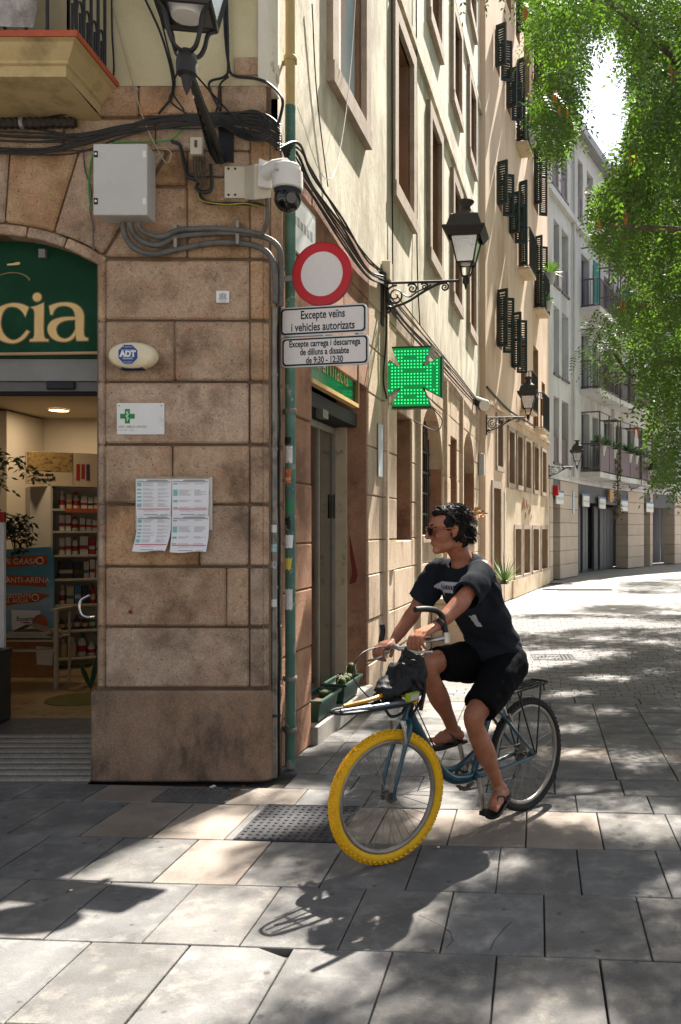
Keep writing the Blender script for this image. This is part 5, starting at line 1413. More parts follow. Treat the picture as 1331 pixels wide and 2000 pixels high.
for y in (808, 1330, 1430, 120, 700):
    z = EYE + (1035 - y) * 5.94 / 1700
    MB().lathe([(.042, 0), (.046, .008), (.046, .024), (.042, .032)], wallpt(5.94, .07, z), k=14).build('pipe_collar', M_pipe if y > 500 else M_beigep, DP, smooth=True)
    MB(S1).box(y1(5.94) + .04, y1(5.94) + .055, -.02, .1, z, z + .03).build('pipe_clip', M_pipe, DP)
# stickers on the pipe
stk = [(872, 905, '#c8c4bd', .3, 'torn white sticker with red drawing'), (917, 945, '#b9622f', .1, 'orange picture sticker in a white frame'), (980, 1000, '#2f7a4a', 0, 'small green round sticker'), (1010, 1035, '#1d1d1f', .1, 'black sticker with pale letters'), (1045, 1070, '#e2e0dc', .2, 'crumpled white sticker'), (1090, 1112, '#d9c24a', 0, 'yellow and white torn sticker'), (1150, 1190, '#cfccc6', .3, 'peeling white poster scrap'), (855, 868, '#1c1b1c', 0, 'tiny black and white sticker')]
for k, (ya, yb, c, t_, lb) in enumerate(stk):
    za, zb = EYE + (1035 - yb) * 5.94 / 1700, EYE + (1035 - ya) * 5.94 / 1700
    mb = MB(); c0 = wallpt(5.94, .07, 0); n = 5; vs = []
    for j in range(2):
        for i in range(n + 1):
            a = radians(-150 + 95 * i / n - 20 * (k % 2) + 8 * j * (k % 3)); vs.append(V((c0.x + .0375 * cos(a), c0.y + .0375 * sin(a), (za, zb)[j] + (.006 * sin(i * 3 + k)))))
    mb.add(vs, [(i, i + 1, n + 2 + i, n + 1 + i) for i in range(n)])
    tag(mb.build('sticker', nm('sticker_%d' % k, [c, c, '#e6e3df'] if t_ else [c, c], 24, .5, stain='#a33a34' if k == 0 else None, stain_scale=14), fix=False), lb + ' on the green downpipe', 'sticker', 'stickers on the downpipe')
PP = ((5.73, .03, .021, 600, M_pipe, 'thin steel pipe closest to the rounded corner stones'), (5.845, .02, .014, 560, M_pipe, 'slim steel pipe between the corner stones and the green downpipe'), (5.79, .045, .009, 590, nm('black_cable', ['#161514', '#24221f'], 20, .55), 'black cable running down between the two steel pipes'), (5.80, .02, .01, 590, MATS['black_cable'], 'second black cable tucked behind the steel pipes'))
for k, (Y, off, r, ytop, m, lb) in enumerate(PP):
    z = EYE + (1035 - ytop) * Y / 1700
    pts = [wallpt(Y, off, .01)] + [wallpt(Y, off + .004 * sin(i * 2.1 + k) * (k > 1), .01 + (z - .01) * i / 12) for i in range(1, 13)]
    root = thing('pipe' if k < 2 else 'cable', wallpt(Y, off, 0), lb, 'pipe' if k < 2 else 'cable')
    MB().tube(pts, r, 10).build('tube', m, root, smooth=True)
    if k < 2:
        for y in (735, 880, 1150, 1400):
            zz = EYE + (1035 - y) * Y / 1700; MB().lathe([(r * 1.25, 0), (r * 1.25, .018)], wallpt(Y, off, zz), k=10).build('pipe_clip', M_iron if y == 1400 else M_pipe, root)
    if k < 2:
        for j, y in enumerate((1040, 1078, 1110, 1185)):
            zz = EYE + (1035 - y) * Y / 1700; mb = MB(); c0 = wallpt(Y, off, 0); vs = []
            for jj in range(2):
                for i in range(5): a = radians(-160 + 35 * i); vs.append(V((c0.x + (r + .0012) * cos(a), c0.y + (r + .0012) * sin(a), zz + .05 * jj)))
            mb.add(vs, [(i, i + 1, 6 + i, 5 + i) for i in range(4)]); mb.build('label_scrap', nm('scrap_%d' % (j % 3), [['#d6d3ce', '#bfbcb6'], ['#2c8a96', '#d4d2ce'], ['#222022', '#cac7c2']][j % 3], 60, .6), root, fix=False)

# ---- traffic signs on an arm
SG = Fr((-1.31, 5.83, 0), (.975, -.22, 0), (-.22, -.975, 0))
M_red = nm('sign_red', '#b3121b', rough=.35, spec=.4); M_refl = nm('sign_white', ['#cfc7c2', '#d6cec9'], 40, .4, .05, 400)
M_steel = nm('galvanised_steel', ['#8d8d8c', '#a09f9d'], 8, .45, metal=.6)
NE = thing('no_entry_sign', SG(.297, 0, 3.13), 'round red rimmed no vehicles sign with plain white centre on a wall arm', 'road sign')
def disc(r0, r1, d0, d1, m, name):
    c = SG(.297, d0, 3.336); n = 48; mb = MB()
    if r0 == 0: mb.lathe([(r1, 0), (r1, d1 - d0)], c, SG.n, n)
    else: mb.lathe([(r0, 0), (r1, 0), (r1, d1 - d0), (r0, d1 - d0), (r0, 0)], c, SG.n, n, cap=False)
    return mb.build(name, m, NE, smooth=True)
disc(0, .206, -.006, 0, M_steel, 'back_plate'); disc(.148, .2065, .0005, .004, M_red, 'red_ring'); disc(0, .1475, .0005, .0035, M_refl, 'white_disc'); disc(.2067, .211, -.018, .006, nm('dark_red_rim', '#7a1015', rough=.4), 'rim')
MB(SG).box(-.06, .3, -.035, -.012, 3.31, 3.345).build('arm', M_steel, NE)
MB(SG).box(.26, .30, -.05, -.02, 2.72, 3.33).build('post_strip', M_steel, NE)
def plate(z0, z1, a0, a1, lines, size, label, xs):
    root = thing('supplementary_sign', SG((a0 + a1) / 2, 0, z0), label, 'road sign')
    def rr(i, r, d):
        pts = []
        for (cx, cz, s) in ((a1 - i - r, z1 - i - r, 0), (a0 + i + r, z1 - i - r, 1), (a0 + i + r, z0 + i + r, 2), (a1 - i - r, z0 + i + r, 3)):
            for k in range(6): t = pi / 2 * (s + k / 5); pts.append(SG(cx + r * cos(t), d, cz + r * sin(t)))
        return pts
    MB().prism(rr(0, .03, -.006), SG.n * .012).build('metal_rim', nm('pale_steel', ['#b9b7b4', '#c6c4c1'], 8, .35, metal=.3), root)
    MB().prism(rr(.008, .026, .0062), SG.n * .0012).build('black_border', M_black, root)
    MB().prism(rr(.019, .02, .0076), SG.n * .001).build('white_face', M_refl, root)
    n = len(lines); st = (z1 - z0 - .03) / n
    for k, l in enumerate(lines): text('lettering', l, size, SG, (a0 + a1) / 2, .0092, z1 - .018 - st * (k + .5), M_black, root, xs, bold=.0016)
plate(2.934, 3.124, -.0, .612, ['Excepte veïns', 'i vehicles autorizats'], .078, 'white plate reading Excepte veïns i vehicles autorizats below the round sign', .73)
plate(2.725, 2.922, .01, .626, ['Excepte carrega i descarrega', 'de dilluns a dissabte', 'de 9:30 - 12:30'], .06, 'lower white plate with loading hours de 9:30 - 12:30', .72)

# ---- marble street plaque behind the camera
SPQ = thing('street_name_plaque', S1(y1(6.1), .01, 3.75), 'white marble street plaque on the side wall half hidden by the security camera', 'plaque')
MB(S1).box(y1(6.03), y1(6.62), .012, .035, 3.62, 4.02).build('slab', nm('white_marble', ['#d7d5d2', '#e2e0dd'], 5, .35), SPQ, bevel=.003)
mb = MB(S1)
for k in range(6): mb.box(y1(6.12 + k * .075), y1(6.17 + k * .075), .0352, .0362, 3.80, 3.86 + .01 * (k % 2))
mb.build('worn_letters', M_grey, SPQ)
tag(MB(S1).box(y1(8.78), y1(8.98), .012, .02, 2.18, 2.72).build('wall_plaque', nm('grey_white_plaque', ['#b9bcc2', '#cfd0d4'], 4, .5), bevel=.002), 'narrow white plaque on the lit stone right behind the shop display window', 'plaque')

# ---- side pharmacy sign and display window
SB = thing('side_shop_sign', S1(y1(7.3), 0, 2.78), 'dark glossy green sign board with thin serif letters above the display window', 'sign')
ga, gb = y1(6.63), y1(8.02)
MB(S1).box(ga, gb, -.045, -.02, 2.80, 3.16).build('board', nm('glossy_green', ['#0f3a26', '#14462f'], 3, .12, spec=.6), SB)
MB(S1).box(ga, gb, -.05, .01, 2.765, 2.799).build('lower_rail', M_gold, SB); MB(S1).box(gb + .001, gb + .02, -.05, .01, 2.765, 3.17).build('end_rail', M_gold2, SB)
text('lettering', 'Farmàcia', .26, S1, (ga + gb) / 2 - .02, -.017, 2.99, M_gold, SB, .98)
DW = thing('display_window', S1(y1(7.4), -.25, .14), 'tall pharmacy display window with dusty glass, metal frame and raised roller shutter', 'window')
fa_, fb_ = y1(6.66), y1(8.40); dz0, dz1 = .14, 2.62
M_fr = nm('grey_beige_frame', ['#7d776a', '#938c7e'], 5, .5, .1, 60)
f = MB(S1)
f.box(fa_, fa_ + .05, -.36, -.31, dz0, dz1); f.box(fb_ - .05, fb_, -.36, -.31, dz0, dz1); f.box(fa_ + .05, fb_ - .05, -.36, -.31, dz0, dz0 + .04); f.box(fa_ + .05, fb_ - .05, -.36, -.31, dz1 - .06, dz1)
f.build('frame', M_fr, DW)
MB(S1).box(fb_ - .56, fb_ - .53, -.355, -.315, dz0 + .04, dz1 - .06).build('mullion', M_fr, DW)
MB(S1).box(fb_ - .03, fb_ + .018, -.309, -.205, dz0, dz1 + .12).build('shutter_rail', nm('worn_cream_rail', ['#a3977f', '#b5a98f'], 5, .6, stain='#8a7a62', stain_scale=9, stain_lo=.6), DW)
MB(S1).box(fa_ + .05, fb_ - .05, -.342, -.336, dz0 + .04, dz1 - .06).build('pane', glass('window_pane', '#d3e0d3', .08, .62), DW)
MB(S1).box(fa_ - .02, fb_, -.31, -.11, 2.63, 2.76).build('shutter_box', M_dark, DW)
for k in range(5): MB(S1).box(fa_, fb_ - .03, -.108 + .004 * (k % 2), -.1, 2.635 + k * .024, 2.656 + k * .024).build('shutter_slat', M_iron, DW)
MB(S1).box(y1(7.1), y1(7.25), -.11, -.05, 2.56, 2.63).build('shutter_lock', nm('lock_metal', '#77756f', rough=.4, metal=.6), DW)
mb = MB(S1); mb.box(fa_, fb_, -1.0, -.98, 0, 2.7); mb.box(fa_, fb_, -.98, -.365, 0, .14); mb.box(fb_, fb_ + .02, -.98, -.365, .14, 2.7); mb.box(fa_ - .02, fa_, -.98, -.365, .14, 2.7); mb.box(fa_, fb_, -.98, -.365, 2.68, 2.7)
mb.build('display_box', nm('pale_green_display', ['#8f9f8d', '#a3b2a0'], 1.2, .8), DW)
tag(MB(S1).box(fa_ + .15, fa_ + .9, -.47, -.46, .145, 1.2).build('display_poster', nm('green_poster', ['#6fae7a', '#8fc795', '#c5d8c0'], 1.6, .6)), 'pale green poster standing low inside the display window', 'poster')
tag(MB(S1).box(fa_ + .06, fb_ - .6, -.5, -.49, .15, 2.55).build('reflection_panel', nm('pale_green_reflection', ['#93aa8e', '#a9bfa3'], 1.5, .6)), 'tall pale green panel added behind the display window glass as its reflection', 'panel')  # pale panel added behind the pane in place of its greenish reflection
tag(MB(S1).box(fb_ - .5, fb_ - .1, -.65, -.63, .145, 1.05).build('brown_poster', nm('brown_poster', ['#54382a', '#7a5440'], 3, .6)), 'dark brown panel standing inside the display window near its frame', 'poster')
tag(MB(S1).box(fb_ - .1, fb_ - .055, -.309, -.306, 1.75, 1.98).build('black_sticker', M_black), 'black sticker with pale letters on the display window frame', 'sticker')
mb = MB(); mb.prism([S1(y1(8.43) - .0035, d, z) for d, z in ((-.19, 1.62), (-.165, 1.5), (-.13, 1.33), (-.105, 1.2), (-.125, 1.13), (-.19, 1.11), (-.16, 1.22), (-.18, 1.4))], -S1.u * .002)
tag(mb.build('red_graffiti', nm('dark_red_spray', '#6b2c22', rough=.9)), 'dark red spray mark on the stone jamb right of the display window', 'graffiti')

# ---- LED pharmacy cross
CX = thing('pharmacy_cross', S1(y1(9.0), .45, 3.1), 'lit green LED pharmacy cross projecting from the side wall', 'illuminated sign')
XF = Fr(S1(y1(9.15), .295, 0), S1.n, -S1.u); cz = EYE + (1035 - 738.5) * 9.12 / 1700; U = .322
out = [(-.66, 1), (.66, 1), (.38, .34), (1.0, .68), (1.0, -.68), (.38, -.34), (.66, -1), (-.66, -1), (-.38, -.34), (-1.0, -.68), (-1.0, .68), (-.38, .34)]
M_case = nm('green_case', ['#07351e', '#0a4427'], 5, .35); M_face = nm('green_led_face', '#05401f', rough=.3, emit=('#00a850', .13))
MB().prism([XF(x * U, -.06, cz + z * U) for x, z in out], XF.n * .12).build('case', M_case, CX)
for sgn, d in ((1, .0605), (-1, -.0635)):
    MB().prism([XF(x * U * .94, d, cz + z * U * .94) for x, z in out], XF.n * .003).build('face', M_face, CX)
    mb = MB(); n = 19
    def inside(x, z):
        c = False
        for i in range(12):
            x0, z0 = out[i]; x1, z1 = out[i - 1]
            if (z0 > z) != (z1 > z) and x < (x1 - x0) * (z - z0) / (z1 - z0) + x0: c = not c
        return c
    for i in range(-n // 2, n // 2 + 1):
        for j in range(-n // 2, n // 2 + 1):
            x, z = i / (n / 2) * 1.0, j / (n / 2) * 1.0
            if not inside(x * 1.09, z * 1.09): continue
            if (j in (2, -3) and -2 <= i <= 4) or (j in (6, -6) and -3 < i < 2) or (i in (7, -7) and abs(j) < 4): continue
            p = XF(x * U, d + (.0032 if sgn > 0 else -.0002), cz + z * U)
            mb.lathe([(.0078, 0), (.005, .004 * sgn)], p, XF.n, 6)
    o = mb.build('led_dots', nm('led_green', '#4fd58a', emit=('#1fe070', .75)), CX, fix=False); tag(o, kind='stuff')
MB().tube([XF(-.33, 0, cz + .1), XF(-.6, 0, cz + .1)], .018, 6).build('mounting_arm', M_iron, CX)
tag(MB().tube(smooth_path([XF(.2, .0, cz - .3), XF(.28, -.2, cz - .42), XF(.1, -.9, cz - .45), XF(-.2, -1.2, cz - .3)], 8), .006, 5).build('cable', MATS['black_cable']), 'thin black cable sagging behind the LED cross to the wall', 'cable')

# ---- wrought iron wall lanterns
def lantern_proto():
    """local frame: wall at the origin, arm along +X"""
    root = bpy.data.objects.new('wall_lantern', None); put(root, (0, 0, 0))
    L_ = .86
    br = MB()
    br.tube([(0, 0, 0), (L_ - .06, 0, 0)], .014, 6)
    br.tube(smooth_path([(.02, 0, -.27), (.1, 0, -.25), (.25, 0, -.2), (.42, 0, -.1), (.55, 0, -.035), (.64, 0, -.015)], 5), .014, 6)
    br.build('arm', M_iron, root, smooth=True)
    def spiral(cx, cz, r0, turns, ph, name='scroll', th=.011, sgn=1):
        pts = [(cx + r0 * (1 - k / 30 * .86) * cos(ph + sgn * turns * 2 * pi * k / 30), 0, cz + r0 * (1 - k / 30 * .86) * sin(ph + sgn * turns * 2 * pi * k / 30)) for k in range(31)]
        MB().tube(pts, [th * (1 - .4 * k / 30) for k in range(31)], 5).build(name, M_iron, root, smooth=True)
    spiral(.12, -.13, .105, 2.0, 1.4); spiral(.3, -.065, .055, 1.6, 2.6, sgn=-1); spiral(.43, -.05, .042, 1.5, 2.6, sgn=-1); spiral(.64, -.06, .042, 1.6, 1.5, sgn=-1); spiral(.05, -.28, .04, 1.5, .5)
    MB().tube(smooth_path([(.2, 0, -.12), (.27, 0, -.15), (.35, 0, -.1), (.4, 0, -.08), (.5, 0, -.03)], 5), .009, 5).build('scroll', M_iron, root, smooth=True)
    MB().box(-.012, .012, -.03, .03, -.36, .06).build('wall_plate', M_iron, root)
    c = V((L_, 0, 0))
    MB().lathe([(.002, -.1), (.012, -.075), (.02, -.04), (.034, -.03), (.036, .01), (.028, .04), (.02, .05)], c, k=12).build('finial', M_iron, root, smooth=True)
    h0, h1 = .17, .50; b, t = .085, .155
    R45 = [(1, 1), (-1, 1), (-1, -1), (1, -1)]
    for sx, sy in R45:
        MB().tube(smooth_path([c + V((.012 * sx, .012 * sy, .04)), c + V((.035 * sx, .035 * sy, .05)), c + V((.05 * sx, .05 * sy, .09)), c + V((.06 * sx, .06 * sy, .14)), c + V((b * sx, b * sy, h0))], 4), .008, 5).build('cage_stay', M_iron, root, smooth=True)
        MB().tube([c + V((b * sx, b * sy, h0)), c + V((t * sx, t * sy, h1))], .009, 5).build('corner_post', M_iron, root)
    mb = MB()
    for k in range(4):
        (ax, ay), (bx_, by_) = R45[k], R45[(k + 1) % 4]
        mb.tube([c + V((b * ax, b * ay, h0)), c + V((b * bx_, b * by_, h0))], .01, 5)
    mb.build('lower_ring', M_iron, root); mb = MB()
    for k in range(4):
        (ax, ay), (bx_, by_) = R45[k], R45[(k + 1) % 4]; mb.tube([c + V((t * ax, t * ay, h1)), c + V((t * bx_, t * by_, h1))], .012, 5)
    mb.build('upper_ring', M_iron, root)
    gm = glass('lantern_glass', '#e6e6e0', .2, .5)
    for k in range(4):
        (ax, ay), (bx_, by_) = R45[k], R45[(k + 1) % 4]
        MB().quad(c + V((b * ax, b * ay, h0)) * 1, c + V((b * bx_, b * by_, h0)), c + V((t * bx_, t * by_, h1)), c + V((t * ax, t * ay, h1))).build('pane', gm, root, fix=False)
    MB().lathe([(.05, .1), (.062, .14), (.075, .26), (.05, .3), (.015, .31)], c + V((0, 0, h0 - .11)), k=14).build('diffuser', nm('opal_diffuser', ['#cbc9c3', '#d9d7d1'], 3, .3), root, smooth=True)
    q = pi / 4
    MB().lathe([(.31, h1 - .005), (.305, h1 + .012), (.26, h1 + .018), (.25, h1 + .03), (.2, h1 + .14), (.185, h1 + .15)], c, k=4, ph=q).build('hood', nm('dark_zinc_hood', ['#2a2826', '#3a3734'], 6, .6, .2, 50), root)
    MB().lathe([(.19, h1 - .012), (.001, h1 + .0)], c, k=4, ph=q, cap=False).build('added_reflector', M_white, root, fix=False)  # white disc added under the hood to brighten the lantern's inside
    MB().lathe([(.31, h1 - .006), (.235, h1 - .085)], c, k=4, ph=q, cap=False).build('skirt', M_iron, root)
    MB().lathe([(.13, h1 + .15), (.12, h1 + .17), (.085, h1 + .2), (.06, h1 + .215), (.045, h1 + .25), (.05, h1 + .265), (.085, h1 + .3), (.088, h1 + .312), (.07, h1 + .314)], c, k=18).build('chimney_cap', MATS['dark_zinc_hood'], root, smooth=True)
    return root
LP = lantern_proto()
LT = [(S1(y1(9.05), .012, EYE + (1035 - 553) * 9.05 / 1700), atan2(S1.n.y, S1.n.x), 1.0, 'black wrought iron lantern on a scrolled arm above the green LED cross'),
      (S2(.06, .012, EYE + (1035 - 815) * 18.0 / 1700), atan2(S1.n.y, S1.n.x), 1.0, 'iron wall lantern on the corner of the tan house beside its shutters'),
      (S2(L2 - .05, .012, EYE + (1035 - 911) * 26.7 / 1700), -.05, 1.0, 'small iron wall lantern in front of the grey block where the tan house ends'),
      (FRS[4](.3, .03, EYE + (1035 - 942) * 37.5 / 1700), -.3, 1.15, 'dark unlit wall lantern under the last balconies next to the tree'),
      (V((-1.655, 5.655, 3.98)), -pi / 2 + .155, 1.5, 'large iron lantern hanging over the pharmacy corner at the top edge')]
for k, (p, rz_, s_, lb) in enumerate(LT):
    o = LP if k == 0 else copy_tree(LP)
    o.location = p; o.rotation_euler = (0, 0, rz_); o.scale = (s_, s_, s_)
    tag(o, lb, 'street lamp', 'wrought iron wall lanterns')
    if k == 4:                                              # this one sits on a plain arm, wrapped with cables
        for c in list(o.children):
            if c.name.split('.')[0] in ('scroll', 'wall_plate', 'arm'): bpy.data.objects.remove(c)
        me = MB().tube([(0, 0, .06), (.4, 0, .03), (.82, 0, 0)], .016, 8).mesh('arm', M_iron, True, origin=(0, 0, 0))[0]
        c = bpy.data.objects.new('arm', me); COL.objects.link(c); c.parent = o
tag(MB(S1).box(y1(8.98), y1(9.12), .005, .09, EYE + (1035 - 553) * 9.05 / 1700 + .02, EYE + (1035 - 512) * 9.05 / 1700).build('connection_box', nm('ivory_plastic', ['#b9ad98', '#c9bda8'], 5, .6), bevel=.006), 'small ivory connection box on the wall above the lantern arm', 'junction box')
# white bullet camera near the end of the wall
BC = thing('bullet_camera', S1(y1(16.9), .0, 4.15), 'small white rimmed spotlight at the end of the cable run on the cream wall', 'spotlight')
MB().tube([S1(y1(16.9), .05, 4.15), S1(y1(16.6), .25, 4.02)], [.09, .11], 10).build('body', M_iron, BC, smooth=True); MB().tube([S1(y1(16.6), .25, 4.02), S1(y1(16.58), .262, 4.012)], [.115, .1], 10).build('rim', M_white, BC, smooth=True)
tag(MB(S1).box(y1(17.7), y1(17.86), .01, .12, 2.75, 3.2).build('meter_box', nm('pale_meter', ['#a9a9a4', '#bdbdb8'], 5, .5), bevel=.01), 'pale plastic meter box by the edge of the tan house', 'junction box')

# ---- planters on the ledge
M_plg = nm('dark_green_plastic', ['#17372c', '#1d4436'], 6, .45, .05, 60)
M_soil = nm('potting_soil', ['#3a2c20', '#5a4634'], 30, .95, .5, 60)
def planter(Yc, label):
    root = thing('planter_trough', S1(y1(Yc), -.06, .14), label, 'planter', 'green plastic troughs on the ledge')
    a, L_, wb, wt, h = y1(Yc), .27, .07, .095, .165
    mb = MB(S1); lo = [S1(a + sx * L_ * .86, -.06 + sy * wb, .142) for sx, sy in ((-1, -1), (1, -1), (1, 1), (-1, 1))]; hi = [S1(a + sx * L_, -.06 + sy * wt, .142 + h) for sx, sy in ((-1, -1), (1, -1), (1, 1), (-1, 1))]
    mb.add(lo + hi, [(0, 1, 2, 3), (0, 1, 5, 4), (1, 2, 6, 5), (2, 3, 7, 6), (3, 0, 4, 7)]); mb.build('body', M_plg, root)
    r_ = MB(S1); z = .142 + h
    r_.box(a - L_ - .02, a + L_ + .02, -.06 - wt - .02, -.06 - wt + .004, z - .012, z + .012); r_.box(a - L_ - .02, a + L_ + .02, -.06 + wt - .004, -.06 + wt + .02, z - .012, z + .012); r_.box(a - L_ - .02, a - L_ + .004, -.06 - wt + .004, -.06 + wt - .004, z - .012, z + .012); r_.box(a + L_ - .004, a + L_ + .02, -.06 - wt + .004, -.06 + wt - .004, z - .012, z + .012)
    r_.build('rim', M_plg, root, bevel=.004)
    MB(S1).quad(S1(a - L_ + .01, -.06 - wt + .01, z - .03), S1(a + L_ - .01, -.06 - wt + .01, z - .03), S1(a + L_ - .01, -.06 + wt - .01, z - .03), S1(a - L_ + .01, -.06 + wt - .01, z - .03)).build('soil', M_soil, root)
    return z - .03
zs1 = planter(7.0, 'green plastic trough nearer the corner with one low cactus'); zs2 = planter(7.72, 'green plastic trough further from the corner with several small cacti')
M_cac = nm('cactus_green', ['#2c3619', '#454f26'], 30, .7, .4, 60)
def cactus(Y, off, z, r, h, label):
    p = S1(y1(Y), off, z); root = thing('cactus', p, label, 'cactus', 'small cacti in the green troughs'); mb = MB(); K = 16
    prof_ = [(.6, 0), (.95, .2), (1.0, .5), (.85, .8), (.45, .95), (.05, 1)]; vs = []
    for (s_, t_) in prof_:
        for k in range(K): a = 2 * pi * k / K; rr_ = r * s_ * (1.08 if k % 2 else .88); vs.append(p + V((rr_ * cos(a), rr_ * sin(a), h * t_)))
    mb.add(vs, [(i * K + k, i * K + (k + 1) % K, (i + 1) * K + (k + 1) % K, (i + 1) * K + k) for i in range(5) for k in range(K)]); mb.build('body', M_cac, root, smooth='all')
    sp = MB(); r6 = random.Random(int(Y * 100))
    for k in range(40):
        t_ = r6.uniform(.2, 1); a = r6.uniform(0, 2 * pi); q = p + V((r * cos(a) * .95, r * sin(a) * .95, h * t_)); d = V((cos(a), sin(a), .5)).normalized() * .018; w_ = V((-sin(a), cos(a), 0)) * .0012
        sp.poly([q - w_, q + w_, q + d])
    tag(sp.build('spines', nm('pale_spine', '#cfc29a'), root, fix=False), kind='stuff')
cactus(7.1, -.03, zs1, .05, .06, 'low round cactus alone in the trough nearer the corner')
cactus(7.95, -.04, zs2, .042, .15, 'tallest cactus, in the trough further from the corner'); cactus(7.83, -.03, zs2, .04, .07, 'round cactus just in front of the tallest one'); cactus(7.72, -.03, zs2, .04, .07, 'round cactus in the middle of the further trough'); cactus(7.62, -.05, zs2, .04, .09, 'plump cactus fourth from the far end of the further trough'); cactus(7.56, -.02, zs2, .03, .08, 'thin cactus closest to the camera in the further trough')

# ---- stone bench planter with agaves behind the rider
PB = thing('stone_planter', S1(y1(12.6), .35, 0), 'low stone planter with pale coping behind the cyclist', 'planter')
MB(S1).box(y1(12.0), y1(13.6), .01, .55, 0, .62).build('wall', M_sidestone, PB, bevel=.01)
MB(S1).box(y1(11.95), y1(13.65), .003, .6, .621, .70).build('coping', M_frame, PB, bevel=.01)
def agave(Y, off, z, L_, n, label, m):
    p = S1(y1(Y), off, z); root = thing('spiky_plant', p, label, 'plant'); r7 = random.Random(n); mb = MB()
    for k in range(n):
        a = r7.uniform(0, 2 * pi); el = r7.uniform(.05, 1.4); d = V((cos(a) * cos(el), sin(a) * cos(el), sin(el))); w_ = d.cross(V((0, 0, 1))).normalized() * .014; l = L_ * r7.uniform(.7, 1.1)
        q1 = p + d * l * .5 + V((0, 0, -.02 * l)); q2 = p + d * l - V((0, 0, .14 * l * cos(el)))
        mb.add([p - w_, p + w_, q1 + w_ * .8, q1 - w_ * .8, q2], [(0, 1, 2, 3), (3, 2, 4)])
    o = mb.build('blades', m, root, fix=False); tag(o, kind='stuff')
    MB().lathe([(.1, -.02), (.08, .05), (.02, .08)], p, k=10).build('stem', MATS['pack_brown'], root)
M_aga = nm('yucca_green', ['#6d7440', '#97995c'], 5, .5)
agave(12.3, .3, .72, .36, 90, 'spiky yucca like plant on the stone planter between the rider\'s arms', M_aga)
agave(12.9, .4, .72, .42, 80, 'pale spiky plant on the stone planter just behind the rider\'s wrist', nm('dry_blade', ['#a59f78', '#c3bd98'], 6, .6))
agave(18.7, .45, .5, .75, 60, 'green palm like plant by the tan house door behind the rider\'s back', nm('palm_green', ['#3f5a26', '#62803a'], 5, .5))
pot_plant(S1(y1(16.4), .02, 1.62), .13, 70, 'plant with pink dried blossoms on the far arched window sill', nm('dry_leaf', ['#8a7448', '#a58d5e'], 6, .7), nm('dried_bloom', '#b9764f'))
# ================================================================== CABLES AND SMALL LITTER
M_cab2 = MATS['black_cable']
def cable(pts, r, label, m=None, group='black cables along the pharmacy front', d=.04, jitter=0.0):
    P_ = [fp(p[0], p[1], p[2] if len(p) > 2 else d) for p in pts]
    path = smooth_path(P_, 7)
    return tag(MB().tube(path, r, 5).build('cable', m or M_cab2, smooth=True), label, 'cable', group)
r8 = random.Random(21)
wz = ['uppermost', 'second highest', 'third highest', 'fourth highest', 'middle', 'fifth lowest', 'fourth lowest', 'third lowest', 'second lowest', 'lowest', 'thin slack']
for k in range(11):
    o_ = r8.uniform(-6, 6); e_ = r8.uniform(-7, 7)
    ys = [248 + k * 5.2 + o_, 262 + k * 3.0 + e_, 252 + k * 1.6 + e_, 232 + k * 2.2 + o_ * .6, 222 + k * 2.6 + e_ * .5, 218 + k * 3]
    cable([(-60, ys[0], .05), (60, ys[0] + 6, .03 + .005 * k), (150, ys[1], .04), (230, ys[2] - 3, .045), (300, ys[3], .05), (380, ys[4], .055), (450, ys[5] + r8.uniform(-6, 6), .06), (515, 222 + k * 5, .06), (548, 244 + k * 5, .05)], .0052 if k % 3 else .008, wz[k] + ' black cable at the left end of the bundle sagging along the pharmacy front')
for k in range(4):
    cable([(290, 228 + k * 2, .03), (360, 226 + k * 3, .05), (440, 226 + k * 3, .06), (500, 216 + k * 9, .06), (528, 246 + k * 6, .07), (505, 265 + k * 3, .07), (470, 255 + k * 4, .07), (430, 228 + k * 4, .06)], .008, ['outermost', 'second', 'third', 'innermost'][k] + ' black cable loop of the coil beside the corner', group='black cable loops at the corner')
cable([(218, -20, .02), (219, 60, .02), (222, 145, .025), (205, 185, .03), (170, 212, .04), (120, 224, .05), (40, 238, .05)], .006, 'single black cable dropping past the balcony end', d=.03)
cable([(275, -20, .03), (310, 55, .03), (328, 110, .03), (338, 160, .03), (335, 190, .03), (310, 222, .05)], .008, 'black cable descending left of the large lantern')
cable([(300, -20, .03), (325, 80, .03), (342, 160, .03), (332, 195, .03), (365, 222, .05)], .006, 'thin black cable crossing left of the large lantern')
cable([(438, -20, .03), (440, 60, .03), (446, 120, .03), (455, 146, .03), (500, 153, .03), (528, 165, .04), (552, 195, .04), (545, 240, .04)], .010, 'thick black cable bending right above the stone band', d=.03)
cable([(443, -20, .03), (446, 120, .035), (440, 148, .03), (412, 158, .03), (410, 175, .03), (430, 215, .05)], .008, 'black cable turning left above the stone band')
cable([(447, 148, .03), (430, 165, .03), (427, 200, .03), (420, 225, .05)], .007, 'short black cable crossing the stone band under the thick cable')
cable([(360, 133, .5), (345, 145, .3), (338, 180, .1), (360, 215, .05)], .006, 'thin black cable hanging from the large lantern foot on the door side')
cable([(372, 133, .6), (395, 160, .4), (440, 210, .15), (490, 262, .08), (515, 275, .07)], .006, 'thin black cable from the large lantern foot to the coil')
cable([(335, 275, .04), (352, 285, .04), (360, 320, .04), (368, 345, .04), (388, 352, .045), (384, 368, .05), (400, 375, .05), (413, 366, .05), (412, 320, .06)], .012, 'thick black cable snaking down beside the junction box')
cable([(388, 368, .03), (392, 385, .03), (410, 396, .03), (450, 397, .03), (500, 398, .03), (520, 404, .03)], .011, 'black cable running under the security camera bracket')
cable([(386, 372, .035), (394, 391, .035), (440, 399, .04), (480, 397, .04), (518, 405, .04)], .005, 'yellow and green earth wire beside the junction box', nm('earth_wire', ['#b59a2c', '#5f7a2a'], 20, .6), None)
